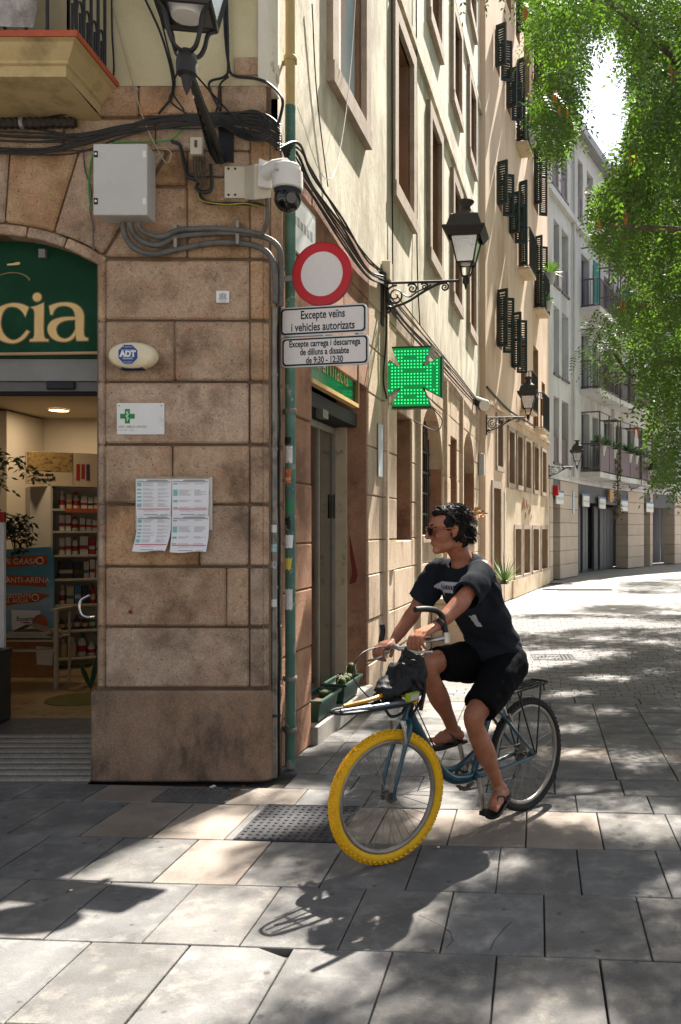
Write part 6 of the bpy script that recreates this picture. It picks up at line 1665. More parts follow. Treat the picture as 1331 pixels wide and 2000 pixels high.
cable([(218, 278, .03), (270, 276, .03), (330, 273, .03), (350, 258, .03), (376, 238, .04)], .0055, 'green wire rising from the electric cabinet to the cable bundle', nm('green_wire', '#3f8a3a', rough=.5), None)
cable([(182, 300, .02), (176, 330, .02), (174, 370, .02), (178, 412, .02)], .006, 'green wire running down the side of the electric cabinet', MATS['green_wire'], None)
cable([(163, 290, .02), (166, 330, .02), (178, 370, .02), (176, 410, .02), (182, 440, .02), (182, 490, .02)], .005, 'thin grey wire falling from the cables over the arch stones', M_cond, None)
cable([(220, 10, .02), (245, 110, .02), (275, 215, .03), (290, 255, .05), (305, 285, .05), (325, 318, .05), (335, 300, .06), (320, 288, .06), (300, 290, .05)], .004, 'thin pale string with a loop dangling from the cable bundle', nm('pale_string', '#a39376', rough=.9), None)
# tape wrapped cable bundle beneath the lantern arm
TB = thing('cable_bundle', fp(420, 300, .1), 'thick tape wrapped black cable bundle hanging below the large lantern arm', 'cable bundle')
for k in range(7):
    a = 2 * pi * k / 7
    MB().tube(smooth_path([fp(372 + 3 * cos(a), 148, .8 + .02 * sin(a)), fp(385 + 5 * cos(a), 185, .55 + .03 * sin(a)), fp(402 + 9 * cos(a), 235, .3 + .04 * sin(a)), fp(418 + 10 * cos(a), 290, .12 + .05 * sin(a)), fp(430 + 6 * cos(a), 318, .05 + .03 * sin(a))], 6), .012, 6).build('strand', M_cab2, TB, smooth=True)
for k in range(10): MB().tube([fp(378 + k * 5.2 - 9, 160 + k * 15, .72 - k * .068), fp(378 + k * 5.2 + 9, 163 + k * 15, .70 - k * .068)], .012, 5).build('tape_turn', M_iron, TB)
o = MB().poly([fp(373, 148, .83), fp(384, 152, .83), fp(387, 172, .83), (fp(384, 192, .83)), fp(377, 190, .83), fp(379, 168, .83)]).build('white_tag', M_white, fix=False); tag(o, 'white letter tag with black strokes tied under the large lantern', 'tag')
for k in range(5): cable([(379 + k * 5, 306, .04), (378 + k * 5, 325, .05), (381 + k * 5, 345 + 5 * (k % 3), .06), (392, 350 + 4 * k, .06), (398, 330, .05), (389 + k, 308, .04)], .005, ['first', 'second', 'third', 'fourth', 'last'][k] + ' thin wire loop from the balcony side under the ivory junction box', nm('brown_wire', ['#2e2a24', '#54452c'], 30, .6), 'wire loops at the junction box')
# black corrugated duct under the balcony
DU = fp(0, 242, .05)
path = [fp(-60 + k * 3.3, 241 - k * .03, .06) for k in range(64)]
tag(MB().tube(path, [.036 if k % 4 < 2 else .029 for k in range(64)], 10).build('corrugated_duct', nm('rusty_black_duct', ['#1d1a17', '#3a3028'], 10, .6, stain='#6e5138', stain_scale=8, stain_lo=.6, stain_hi=.66)), 'black corrugated duct with broken end under the balcony', 'duct')
tag(MB().lathe([(.04, -.012), (.04, .012)], fp(45, 241, .06), (1, 0, 0), 12).build('duct_clamp', M_steel), 'grey clamp round the black duct under the balcony', 'pipe clip')
# cables along the side facade
def scable(pts, r, label, m=None, group='black cables along the side facade'):
    path = smooth_path([S1(y1(Y), off, z) for Y, off, z in pts], 7)
    return tag(MB().tube(path, r, 5).build('cable', m or M_cab2, smooth=True), label, 'cable', group)
ws = ['lowest', 'second lowest', 'third lowest', 'middle', 'third highest', 'second highest', 'highest']
for k in range(7):
    j = r8.uniform(-.05, .05)
    scable([(5.72, .05, 4.26 - .02 * k), (6.0, .06 + .008 * k, 4.12 + .03 * k), (6.5, .05, 4.13 + .03 * k + j), (7.3, .05, 4.05 + .035 * k), (8.2, .05, 4.02 + .03 * k + j), (9.0, .05, 4.16 + .02 * k), (9.1, .05, 4.0 + .02 * k), (10.0, .05, 3.95 + .03 * k + j), (12.0, .05, 3.98 + .03 * k), (14.5, .05, 4.0 + .03 * k - j), (17.6, .06, 4.05 + .02 * k)], (.007 if k % 2 else .010), ws[k] + ' black cable of the bundle running down the side street wall')
scable([(9.35, .03, 9), (9.37, .03, 6), (9.4, .03, 4.2)], .008, 'straight black cable down the cream wall left of the second window', None, None)
scable([(6.55, .03, 5.6), (6.7, .02, 5.0), (7.0, .02, 4.4)], .005, 'thin dark cable hanging below the pink blind window', None, None)
scable([(10.75, .03, 9), (10.8, .03, 6), (10.78, .04, 4.9), (10.9, .05, 4.2)], .009, 'black cable down the cream wall right of the second window', None, None)
scable([(7.9, .06, 7.5), (7.6, .06, 5.8), (7.0, .1, 4.6), (6.4, .15, 4.25), (6.0, .1, 4.55)], .0035, 'thin white cable swinging across the side facade behind the camera', nm('white_cable', '#d3d0ca', rough=.5), None)
scable([(9.0, .04, 4.2), (9.0, .05, 3.7), (8.95, .03, 3.2), (9.02, .05, 3.0)], .01, 'black cable hanging from the lantern bracket plate to the stone', None, None)
tag(MB(S1).box(y1(8.93), y1(9.03), .005, .02, 3.75, 4.33).build('back_board', M_iron), 'dark narrow board on the wall behind the lantern bracket', 'board')
# tan house cable
tag(MB().tube(smooth_path([S2(.02, .03, 4.6), S2(1.0, .05, 4.5), S2(2.5, .06, 4.42), S2(5, .06, 4.46), S2(8.5, .06, 4.5)], 6), .025, 5).build('cable', M_cab2), 'black cable along the string course of the tan house', 'cable')
# ground litter
tag(MB().tube(smooth_path([at(283, 1549, 5.44) * 1, at(340, 1548, 5.45), at(420, 1546, 5.46), at(470, 1543, 5.49), at(500, 1548, 5.45), at(522, 1556, 5.37)], 6), .006, 6).build('ground_cable', nm('dusty_white_cable', '#b5aea4', rough=.8)), 'dusty white cable lying on the slabs before the pier', 'cable')
def flat_bit(px, py, w_, h_, m, label, name='litter_scrap', cat='litter', g='bits of litter by the pier'):
    Y = EYE * 1700 / (py - 1035); p = at(px, py, Y); r9 = random.Random(px); a = r9.uniform(0, 3)
    mb = MB(); u = V((cos(a), sin(a), 0)) * w_; v = V((-sin(a), cos(a), 0)) * h_
    mb.prism([p - u - v + V((0, 0, .004)), p + u - v * .6 + V((0, 0, .006)), p + u * .7 + v + V((0, 0, .012)), p - u + v * .8 + V((0, 0, .005))], (0, 0, .003))
    return tag(mb.build(name, m), label, cat, g)
for px, py, m, lb in ((398, 1539, 'brown', 'reddish dry leaf scrap on the ground by the stone plinth'), (416, 1539, 'white', 'crumpled white scrap on the ground by the stone plinth'), (458, 1554, 'amber', 'tiny orange scrap near the dark access cover'), (476, 1539, 'brown', 'brown leaf scrap close to the steel pipes'), (440, 1543, 'black', 'dark leaf scrap beside the white ground cable'), (388, 1541, 'amber', 'small tan leaf scrap by the stone plinth')):
    flat_bit(px, py, .02, .012, bm_(m), lb)
def butt(px, py, a, label):
    Y = EYE * 1700 / (py - 1035); p = at(px, py, Y) + V((0, 0, .007)); u = V((cos(a), sin(a), 0)); root = thing('cigarette_butt', p, label, 'cigarette butt')
    MB().tube([p - u * .012, p + u * .004], .004, 7).build('filter', bm_('amber'), root); MB().tube([p + u * .0041, p + u * .016], .004, 7).build('paper_end', M_paper, root)
butt(134, 1743, .5, 'orange cigarette butt in the joint of the shaded slabs'); butt(853, 1658, .3, 'white cigarette butt beside the yellow front tyre')
# ================================================================== BICYCLE
EB, EL = V((.669, .743, 0)), V((.743, -.669, 0))            # backwards along the bike, rider's left
BO = V((-.429, 4.289, 0))
def B(b, l, z): return BO + EB * b + EL * l + V((0, 0, z))
M_teal2 = nm('teal_frame_paint', ['#07313f', '#0c4251', '#062833'], 9, .32, .05, 60, coat=.4, spec=.5, stain='#0a2a33', stain_scale=14, stain_lo=.6, stain_hi=.7)
M_yel = nm('yellow_rubber', ['#d19a08', '#e0ab10', '#c98f0a'], 14, .6, .15, 90, stain='#94701c', stain_scale=9, stain_lo=.6, stain_hi=.75)
M_tyre = nm('worn_tyre', ['#1c1b1a', '#2a2826'], 20, .8, .3, 120)
M_rim = nm('dull_rim', ['#7c766f', '#938c84'], 14, .4, .05, 60, metal=.6)
M_chr = nm('worn_chrome', ['#9a9690', '#b5b1ab'], 12, .3, .05, 60, metal=.85)
M_blk = nm('black_plastic', ['#0b0b0c', '#131314'], 20, .5)
M_spoke = nm('spoke_steel', '#8b8680', rough=.35, metal=.8)
BIKE = thing('bicycle', B(.55, 0, 0), 'teal step through city bicycle with bright yellow front tyre ridden past the corner', 'bicycle')
def wheel(hub, fdir, R, tr, mt, knob, name):
    ax = fdir.cross(V((0, 0, 1))).normalized()
    if ax.dot(EL) < 0: ax = -ax
    def Wp(a, r, l=0.0): return hub + fdir * (r * cos(a)) + V((0, 0, r * sin(a))) + ax * l
    rt = MB().tube([Wp(2 * pi * k / 64, R - 2 * tr - .010) for k in range(64)], .013, 8, closed=True)
    root = bpy.data.objects.new(name, rt.mesh('rim', M_rim, True, origin=hub)[0]); put(root, hub, BIKE)
    n = 72; K = 10; vs = []
    for i in range(n):
        a = 2 * pi * i / n
        for j in range(K):
            t = 2 * pi * j / K
            vs.append(Wp(a, R - tr - .004 + tr * cos(t), tr * .95 * sin(t)))
    tm = MB(); tm.add(vs, [(i * K + j, i * K + (j + 1) % K, ((i + 1) % n) * K + (j + 1) % K, ((i + 1) % n) * K + j) for i in range(n) for j in range(K)])
    tm.build('tyre', mt, root, smooth='all')
    kb = MB(); N = 64
    for i in range(N):
        for row, (t, wl) in enumerate(((-.95, .009), (-.42, .008), (.0, .008), (.42, .008), (.95, .009))):
            a = 2 * pi * (i + (.5 if row % 2 else 0)) / N; h = knob
            c = Wp(a, R - tr - .004 + (tr) * cos(t), tr * .95 * sin(t)); nrm = (Wp(a, 1) - hub).normalized() * cos(t) + ax * sin(t)
            tg = (Wp(a + .01, R) - Wp(a, R)).normalized(); sd_ = nrm.cross(tg)
            e1, e2 = tg * (.0085 if row in (0, 4) else .0075), sd_ * wl * .75
            lo = [c - e1 - e2 - nrm * .002, c + e1 - e2 - nrm * .002, c + e1 + e2 - nrm * .002, c - e1 + e2 - nrm * .002]; hi = [p + nrm * (h + .002) - (p - c) * .25 for p in lo]
            kb.add(lo + hi, [(4, 5, 6, 7), (0, 1, 5, 4), (1, 2, 6, 5), (2, 3, 7, 6), (3, 0, 4, 7)])
    tag(kb.build('tread_knobs', mt, root, fix=False), kind='stuff')
    sp = MB()
    for i in range(36):
        a = 2 * pi * i / 36; s_ = 1 if i % 2 else -1; a2 = a + (1.1 if (i // 2) % 2 else -1.1)
        sp.tube([Wp(a2, .022, .03 * s_), Wp(a, R - 2 * tr - .02, 0)], .0013, 4, cap=False)
    tag(sp.build('spokes', M_spoke, root, fix=False), kind='stuff')
    hb = MB(); hb.tube([Wp(0, 0, -.055), Wp(0, 0, .055)], .006, 8); hb.tube([Wp(0, 0, -.035), Wp(0, 0, .035)], .016, 10); hb.tube([Wp(0, 0, -.034), Wp(0, 0, -.030)], .027, 12); hb.tube([Wp(0, 0, .030), Wp(0, 0, .034)], .027, 12)
    hb.tube([Wp(0, 0, .055), Wp(0, 0, .066)], .011, 6)
    hb.build('hub', nm('greasy_steel', ['#4b4642', '#6a645e'], 20, .45, metal=.6), root, smooth=True)
    return root
FD = V((.788, .616, 0)).normalized(); AX = V((.616, -.788, 0)).normalized()
FH = B(-.005, 0, .327); RH = B(1.083, 0, .329)
wheel(FH, FD, .327, .0245, M_yel, .0055, 'front_wheel')
wheel(RH, EB, .329, .020, M_tyre, .003, 'rear_wheel')
def Wf(f, l, z): return V((FH.x, FH.y, 0)) + FD * f + AX * l + V((0, 0, z))
def part(name, m, f, **kw):
    mb = MB(); f(mb); return mb.build(name, m, BIKE, smooth=True, **kw)
for s_ in (1, -1):
    part('fork_leg', M_teal2, lambda mb: mb.tube(smooth_path([Wf(.0, .052 * s_, .327), Wf(.012, .056 * s_, .40), Wf(.042, .056 * s_, .50), Wf(.078, .05 * s_, .60), Wf(.1, .042 * s_, .655), Wf(.113, .012 * s_, .685)], 5), [.009] * 6 + [.011] * 8 + [.014] * 12, 10))
part('head_tube', M_teal2, lambda mb: mb.tube([B(.112, 0, .68), B(.15, 0, .80)], .023, 14))
part('headset', M_chr, lambda mb: (mb.tube([B(.150, 0, .80), B(.158, 0, .83)], .025, 14), mb.tube([B(.107, 0, .662), B(.112, 0, .68)], .025, 14)))
part('down_tube', M_teal2, lambda mb: mb.tube(smooth_path([B(.128, 0, .735), B(.19, 0, .63), B(.28, 0, .49), B(.36, 0, .385), B(.45, 0, .318), B(.54, 0, .297), B(.61, 0, .298)], 6), [.026] * 6 + [.029] * 31, 14))
part('brace_tube', M_teal2, lambda mb: mb.tube(smooth_path([B(.375, 0, .385), B(.45, 0, .368), B(.54, 0, .385), B(.64, 0, .43)], 5), .016, 10))
part('seat_tube', M_teal2, lambda mb: mb.tube([B(.613, 0, .29), B(.80, 0, .72)], .019, 14))
part('seat_post', M_chr, lambda mb: mb.tube([B(.80, 0, .72), B(.835, 0, .80)], .014, 12))
SAD = MB()
for k in range(9):
    pass
vs = []; K = 12
for i, (b_, w_, z_) in enumerate(((.66, .012, .822), (.70, .025, .83), (.76, .04, .832), (.82, .075, .838), (.88, .095, .845), (.93, .08, .848), (.955, .03, .842))):
    for k in range(K): a = 2 * pi * k / K; vs.append(B(b_, w_ * cos(a), z_ - .02 + .028 * sin(a) * (1 if sin(a) > 0 else .6)))
SAD.add(vs, [(i * K + k, i * K + (k + 1) % K, (i + 1) * K + (k + 1) % K, (i + 1) * K + k) for i in range(6) for k in range(K)] + [tuple(range(K))[::-1], tuple(range(6 * K, 7 * K))])
SAD.build('saddle', M_blk, BIKE, smooth=True)
for s_ in (1, -1):
    part('chain_stay', M_teal2, lambda mb: mb.tube(smooth_path([B(.63, .03 * s_, .298), B(.75, .045 * s_, .302), B(.9, .06 * s_, .316), B(1.083, .062 * s_, .329)], 4), .011, 8))
    part('seat_stay', M_teal2, lambda mb: mb.tube(smooth_path([B(.765, .018 * s_, .64), B(.80, .045 * s_, .615), B(.95, .06 * s_, .46), B(1.083, .064 * s_, .34)], 5), .0095, 8))
    part('dropout', M_chr, lambda mb: mb.tube([B(1.083, .058 * s_, .329), B(1.083, .075 * s_, .329)], .012, 8))
part('rear_brake', M_chr, lambda mb: (mb.tube(smooth_path([B(.84, .05, .6), B(.82, .045, .65), B(.80, .01, .672), B(.80, -.03, .665), B(.84, -.05, .6)], 5), .009, 8), mb.tube([B(.82, .02, .66), B(.85, .05, .70)], .007, 6), mb.tube([B(.87, .045, .60), B(.89, .05, .56)], .012, 6)))
part('front_brake', M_chr, lambda mb: (mb.tube([Wf(.07, .055, .58), Wf(.055, .06, .66), Wf(.045, .05, .70)], .008, 6), mb.tube([Wf(.07, -.055, .58), Wf(.055, -.06, .66), Wf(.045, -.05, .70)], .008, 6), mb.tube([Wf(.045, .05, .7), Wf(.045, -.05, .7)], .004, 5), mb.tube([Wf(.055, .05, .585), Wf(.09, .05, .60)], .01, 6)))
# rear rack: rods and stays
RK2 = MB()
for l in (-.06, -.02, .02, .06): RK2.tube([B(.86, l, .722), B(1.2, l, .738)], .006, 5)
RK2.tube(smooth_path([B(.86, .07, .722), B(1.18, .07, .738), B(1.215, .03, .742), B(1.215, -.03, .742), B(1.18, -.07, .738), B(.86, -.07, .722)], 4), .007, 6)
for b_ in (.9, 1.0, 1.1): RK2.tube([B(b_, -.07, .726), B(b_, .07, .726)], .005, 5)
RK2.build('rear_rack', M_blk, BIKE, smooth=True)
for s_ in (1, -1):
    part('rack_stay', M_blk, lambda mb: mb.tube([B(.92, .07 * s_, .722), B(1.075, .07 * s_, .35)], .005, 6)); part('rack_stay', M_blk, lambda mb: mb.tube([B(1.13, .07 * s_, .734), B(1.085, .072 * s_, .345)], .005, 6))
    part('rack_hook', M_blk, lambda mb: mb.tube([B(1.15, .075 * s_, .735), B(1.155, .078 * s_, .70)], .005, 5))
# crank, chainring, chain, pedals
BBC = B(.613, 0, .297)
M_grease = MATS['greasy_steel']
part('bottom_bracket', M_teal2, lambda mb: mb.tube([B(.613, -.045, .297), B(.613, .045, .297)], .024, 14))
CR = MB(); n = 32
for k in range(n):
    a0, a1 = 2 * pi * k / n, 2 * pi * (k + 1) / n
    def rg(a, r, l): return BBC + EB * (r * cos(a)) + V((0, 0, r * sin(a))) + EL * l
    CR.quad(rg(a0, .065, -.052), rg(a1, .065, -.052), rg(a1, .088, -.052), rg(a0, .092 if k % 2 else .086, -.052)); CR.quad(rg(a0, .065, -.047), rg(a1, .065, -.047), rg(a1, .088, -.047), rg(a0, .092 if k % 2 else .086, -.047))
for k in range(5): a = 2 * pi * k / 5; CR.tube([BBC - EL * .05, rg(a, .075, -.05)], .008, 6)
CR.build('chainring', M_grease, BIKE)
part('sprocket', M_grease, lambda mb: [mb.tube([RH - EL * (.048 - .006 * k), RH - EL * (.045 - .006 * k)], .055 - .006 * k, 18) for k in range(4)])
part('derailleur', M_grease, lambda mb: mb.tube([B(1.09, -.05, .31), B(1.07, -.052, .24), B(1.03, -.05, .2)], .014, 8))
part('chain', M_grease, lambda mb: (mb.tube([B(.613, -.05, .385), B(1.083, -.045, .38)], .005, 5), mb.tube([B(.613, -.05, .21), B(1.035, -.05, .19)], .005, 5)))
def crank(s_, end):
    part('crank_arm', nm('worn_alloy', ['#8a7f72', '#a89d90'], 14, .4, metal=.7), lambda mb: mb.tube([B(.613, .05 * s_, .297), B(*end)], [.016, .012], 8))
    e = end
    part('pedal', M_blk, lambda mb: mb.box(0, 0, 0, 0, 0, 0) if False else mb.prism([B(e[0] - .045, e[1] + .012 * s_, e[2] - .012), B(e[0] + .045, e[1] + .012 * s_, e[2] - .012), B(e[0] + .045, e[1] + .1 * s_, e[2] - .012), B(e[0] - .045, e[1] + .1 * s_, e[2] - .012)], (0, 0, .022)))
crank(1, (.608, .082, .13)); crank(-1, (.60, -.082, .462))
# handlebar and stem
part('stem', M_chr, lambda mb: mb.tube(smooth_path([B(.158, 0, .83), B(.19, 0, .95), B(.195, 0, 1.02), B(.165, 0, 1.045)], 5), .014, 10))
part('handlebar', M_chr, lambda mb: mb.tube(smooth_path([B(.235, -.335, 1.0), B(.225, -.24, 1.01), B(.155, -.13, 1.04), B(.135, -.06, 1.035), B(.15, 0, 1.045), B(.10, .06, 1.06), B(.04, .10, 1.085), B(.02, .17, 1.11), B(.045, .26, 1.115), B(.1, .30, 1.125)], 6), .0125, 10))
part('bar_end', M_blk, lambda mb: mb.tube(smooth_path([B(.1, .295, 1.14), B(.095, .29, 1.18), B(.085, .285, 1.225), B(.05, .28, 1.255), B(-.02, .28, 1.268), B(-.09, .28, 1.27)], 6), .0145, 10))
part('bar_end_clamp', M_chr, lambda mb: mb.tube([B(.1, .297, 1.10), B(.1, .295, 1.15)], .019, 10))
part('bar_end', M_blk, lambda mb: mb.tube(smooth_path([B(.235, -.33, 1.0), B(.25, -.335, 1.05), B(.262, -.335, 1.09), B(.255, -.335, 1.13)], 5), .0145, 10))
part('brake_lever', M_chr, lambda mb: mb.tube(smooth_path([B(.03, .15, 1.09), B(-.03, .17, 1.075), B(-.04, .24, 1.065), B(-.01, .31, 1.07)], 5), .007, 8))
part('brake_lever', M_chr, lambda mb: mb.tube(smooth_path([B(.2, -.22, .995), B(.15, -.23, .975), B(.135, -.28, .955), B(.15, -.335, .945)], 5), .007, 8))
part('brake_cable', M_blk, lambda mb: mb.tube(smooth_path([B(.19, -.2, 1.02), B(.08, -.16, 1.04), B(-.06, -.14, 1.02), B(-.13, -.12, .93), B(-.08, -.08, .83), B(.0, -.03, .76), B(.05, 0, .70)], 7), .0035, 6))
part('brake_cable', M_blk, lambda mb: mb.tube(smooth_path([B(.05, .14, 1.09), B(.0, .09, 1.0), B(.06, .05, .86), B(.13, .04, .78), B(.3, .03, .50)], 7), .0035, 6))
# front carrier with black loops, yellow bars and lamp
part('front_rack', M_blk, lambda mb: (mb.tube(smooth_path([B(.12, .075, .78), B(-.1, .075, .785), B(-.3, .055, .79), B(-.345, 0, .792), B(-.3, -.055, .79), B(-.1, -.075, .785), B(.12, -.075, .78)], 5), .009, 6), mb.tube([B(.12, .03, .782), B(-.32, .02, .79)], .006, 6), mb.tube([B(.12, -.03, .782), B(-.32, -.02, .79)], .006, 6), [mb.tube([B(x, -.07, .782), B(x, .07, .782)], .006, 5) for x in (.1, 0, -.1, -.2)]))
part('rack_bar', nm('slate_bar', ['#5a6068', '#6f767e'], 9, .35, metal=.5), lambda mb: mb.tube([B(.1, .075, .795), B(-.16, .07, .80), B(-.33, .035, .80)], .011, 8))
part('rack_hoop', M_blk, lambda mb: mb.tube(smooth_path([B(.14, .08, .74), B(.16, .085, .84), B(.15, .085, .93), B(.12, .07, .955), B(.1, 0, .96), B(.12, -.07, .955), B(.15, -.085, .92), B(.15, -.085, .76)], 6), .011, 8))
part('rack_brace', M_blk, lambda mb: (mb.tube([B(.1, .07, .785), B(.115, .03, .70)], .007, 6), mb.tube([B(.15, .085, .8), B(.12, .03, .70)], .007, 6), mb.tube(smooth_path([B(-.08, .06, .78), B(-.04, .06, .735), B(.03, .06, .74), B(.06, .06, .78)], 5), .008, 6)))
M_yb = nm('orange_yellow_strap', ['#c98312', '#dc9a20'], 9, .5)
part('yellow_strap', M_yb, lambda mb: mb.tube(smooth_path([B(-.26, -.03, .805), B(-.12, .0, .82), B(-.02, .0, .835)], 4), .011, 6))
part('yellow_strap', M_yb, lambda mb: mb.tube(smooth_path([B(-.04, .01, .85), B(.06, .06, .825), B(.1, .08, .80), B(.09, .085, .78)], 4), .011, 6))
LB = part('headlamp', nm('lime_plastic', '#8f9a1e', rough=.4), lambda mb: mb.prism([B(.02, .092, .80), B(.10, .092, .803), B(.10, .092, .845), B(.02, .092, .842)], EL * .025), bevel=.004)
mb = MB(); mb.prism([B(.032, .1175, .808), B(.088, .1175, .81), B(.088, .1175, .837), B(.032, .1175, .835)], EL * .003); mb.build('lens', nm('grey_lens', ['#8e8c84', '#b4b2a8'], 40, .2), LB)
part('cup_holder', nm('clear_plastic', '#c9ccc9', rough=.2), lambda mb: mb.tube([B(.03, -.01, .775), B(.04, -.01, .70)], [.035, .025], 12))
# black jacket bundled on the handlebar
def remesh_mb(mb, name, mats, vox, parent, smooth=2, disp=None, origin=None):
    me, o_ = mb.mesh(name, mats, origin=origin, fix=False)
    ob = bpy.data.objects.new(name, me); COL.objects.link(ob)
    md = ob.modifiers.new('r', 'REMESH'); md.mode = 'VOXEL'; md.voxel_size = vox; md.use_smooth_shade = True
    if smooth: s_ = ob.modifiers.new('s', 'SMOOTH'); s_.factor = .5; s_.iterations = smooth
    bpy.context.view_layer.update()
    m2 = bpy.data.meshes.new_from_object(ob.evaluated_get(bpy.context.evaluated_depsgraph_get()))
    bpy.data.objects.remove(ob); m2.name = name
    if disp:
        m2.update()
        nrm = [v.normal.copy() for v in m2.vertices]
        for v, n_ in zip(m2.vertices, nrm): v.co += n_ * disp(v.co + o_, n_)
    m2.polygons.foreach_set('use_smooth', [True] * len(m2.polygons))
    m2.materials.clear()
    for m in (mats if isinstance(mats, (list, tuple)) else [mats]): m2.materials.append(m)
    ob = bpy.data.objects.new(name, m2)
    return put(ob, o_, parent)
M_jkt = nm('black_nylon', ['#09090a', '#101012'], 12, .6, .3, 60)
mb = MB()
mb.tube(smooth_path([B(.14, .0, 1.04), B(.12, .02, .98), B(.08, .03, .9), B(.02, .02, .845), B(-.05, .0, .825)], 5), [.04, .042, .045, .05, .052, .054, .058, .062, .066, .068, .066, .062, .06, .056, .05, .045, .042, .04, .038, .034, .03], 12)
mb.tube(smooth_path([B(.15, .04, 1.0), B(.14, .06, .93), B(.12, .06, .86), B(.09, .05, .80)], 5), .042, 10)
mb.tube(smooth_path([B(.1, -.05, .95), B(.04, -.05, .88), B(-.03, -.03, .83)], 5), .04, 10)
mb.tube(smooth_path([B(.02, .07, .84), B(-.02, .03, .86), B(-.03, -.04, .84)], 5), .022, 8)
JK = remesh_mb(mb, 'bundled_jacket', M_jkt, .007, None, 3, lambda p, n: .005 * sin(p.z * 80 + p.x * 60 + 11 * noise.noise(p * 9)) + .012 * noise.noise(p * 16) + .005 * noise.noise(p * 45))
tag(JK, 'black jacket bundled and tied around the bicycle handlebar stem', 'jacket')
# ================================================================== RIDER
PER = thing('person', B(.7, 0, .13), 'man in dark sunglasses, charcoal T-shirt, black shorts and flip-flops riding the bicycle', 'person')
M_skin = nm('tanned_skin', ['#7d4a33', '#935b40', '#a46c4f'], 9, .48, .2, 160, spec=.45, speck=.09, speck_scale=260)
M_skin.node_tree.nodes['Principled BSDF'].inputs['Subsurface Weight'].default_value = .06
M_skin.node_tree.nodes['Principled BSDF'].inputs['Subsurface Radius'].default_value = (.01, .004, .002)
body = MB()
def limb(mb, pts, rs, k=14, n=6):
    path = smooth_path([B(*p) for p in pts], n); m_ = len(pts) - 1; rr = []
    for i in range(len(path)):
        t = i / n; j = min(int(t), m_ - 1); f = t - j; f = f * f * (3 - 2 * f); rr.append(rs[j] * (1 - f) + rs[j + 1] * f)
    mb.tube(path, rr, k)
# torso core, neck
limb(body, [(.82, 0, .90), (.74, 0, 1.08), (.63, 0, 1.28), (.56, 0, 1.40), (.535, 0, 1.46)], [.11, .11, .12, .10, .055])
limb(body, [(.545, 0, 1.44), (.52, 0, 1.50), (.47, 0, 1.56), (.44, 0, 1.60)], [.07, .058, .055, .056])
# arms
limb(body, [(.51, .17, 1.43), (.40, .235, 1.385), (.275, .272, 1.325), (.225, .275, 1.285), (.13, .272, 1.222), (.06, .268, 1.178)], [.06, .05, .041, .046, .038, .026])
limb(body, [(.535, -.17, 1.42), (.50, -.24, 1.31), (.458, -.28, 1.205), (.425, -.284, 1.165), (.35, -.283, 1.095), (.284, -.28, 1.035)], [.058, .048, .039, .043, .036, .026])
# legs
limb(body, [(.80, .10, .90), (.62, .135, .78), (.475, .155, .69), (.455, .157, .655), (.47, .155, .60), (.545, .15, .47), (.625, .138, .345), (.672, .13, .265)], [.10, .08, .06, .056, .05, .056, .038, .033])
limb(body, [(.82, -.10, .90), (.6, -.10, .915), (.41, -.10, .93), (.375, -.10, .915), (.385, -.10, .86), (.46, -.108, .74), (.54, -.115, .62), (.585, -.12, .54)], [.10, .085, .062, .058, .05, .057, .038, .034])
body.ball(B(.445, .158, .672), .052, 12, 8); body.ball(B(.362, -.1, .93), .054, 12, 8)
def foot(mb, heel, toe, ank, side):
    h, t, a = B(*heel), B(*toe), B(*ank)
    f = (t - h).normalized(); up = V((0, 0, 1)); up = (up - f * up.dot(f)).normalized(); s_ = f.cross(up) * side
    mb.ball(h + up * .012 + f * .02, .031, 12, 8); mb.tube([a, h + up * .035 + f * .035], [.033, .033], 12)
    mb.tube([h + up * .02 + f * .02, h + f * .10 + up * .03, h + f * .17 + up * .015, h + f * .195 + up * .01], [.032, .034, .03, .02], 12)
    mb.tube([a + f * .005, h + f * .09 + up * .042, h + f * .15 + up * .022], [.03, .026, .018], 12)
    mb.tube([h + f * .10 + s_ * -.008 + up * .014, h + f * .185 + s_ * -.02 + up * .01], [.028, .018], 10); mb.tube([h + f * .10 + s_ * .01 + up * .014, h + f * .17 + s_ * .022 + up * .008], [.026, .016], 10)
    for k in range(5):
        o_ = -.034 + .0165 * k; L_ = .222 - .007 * k - .004 * k * k * .5; r = (.0125, .0095, .009, .0085, .008)[k]
        mb.tube([h + f * .175 + s_ * o_ * .9 + up * .012, h + f * (L_ - .016) + s_ * o_ + up * .016, h + f * L_ + s_ * o_ + up * .006], [r, r, r * .85], 8)
    return h, f, up, s_
FL = foot(body, (.752, .118, .20), (.55, .185, .158), (.672, .13, .265), 1)
FRt = foot(body, (.655, -.118, .487), (.46, -.135, .482), (.585, -.12, .54), -1)
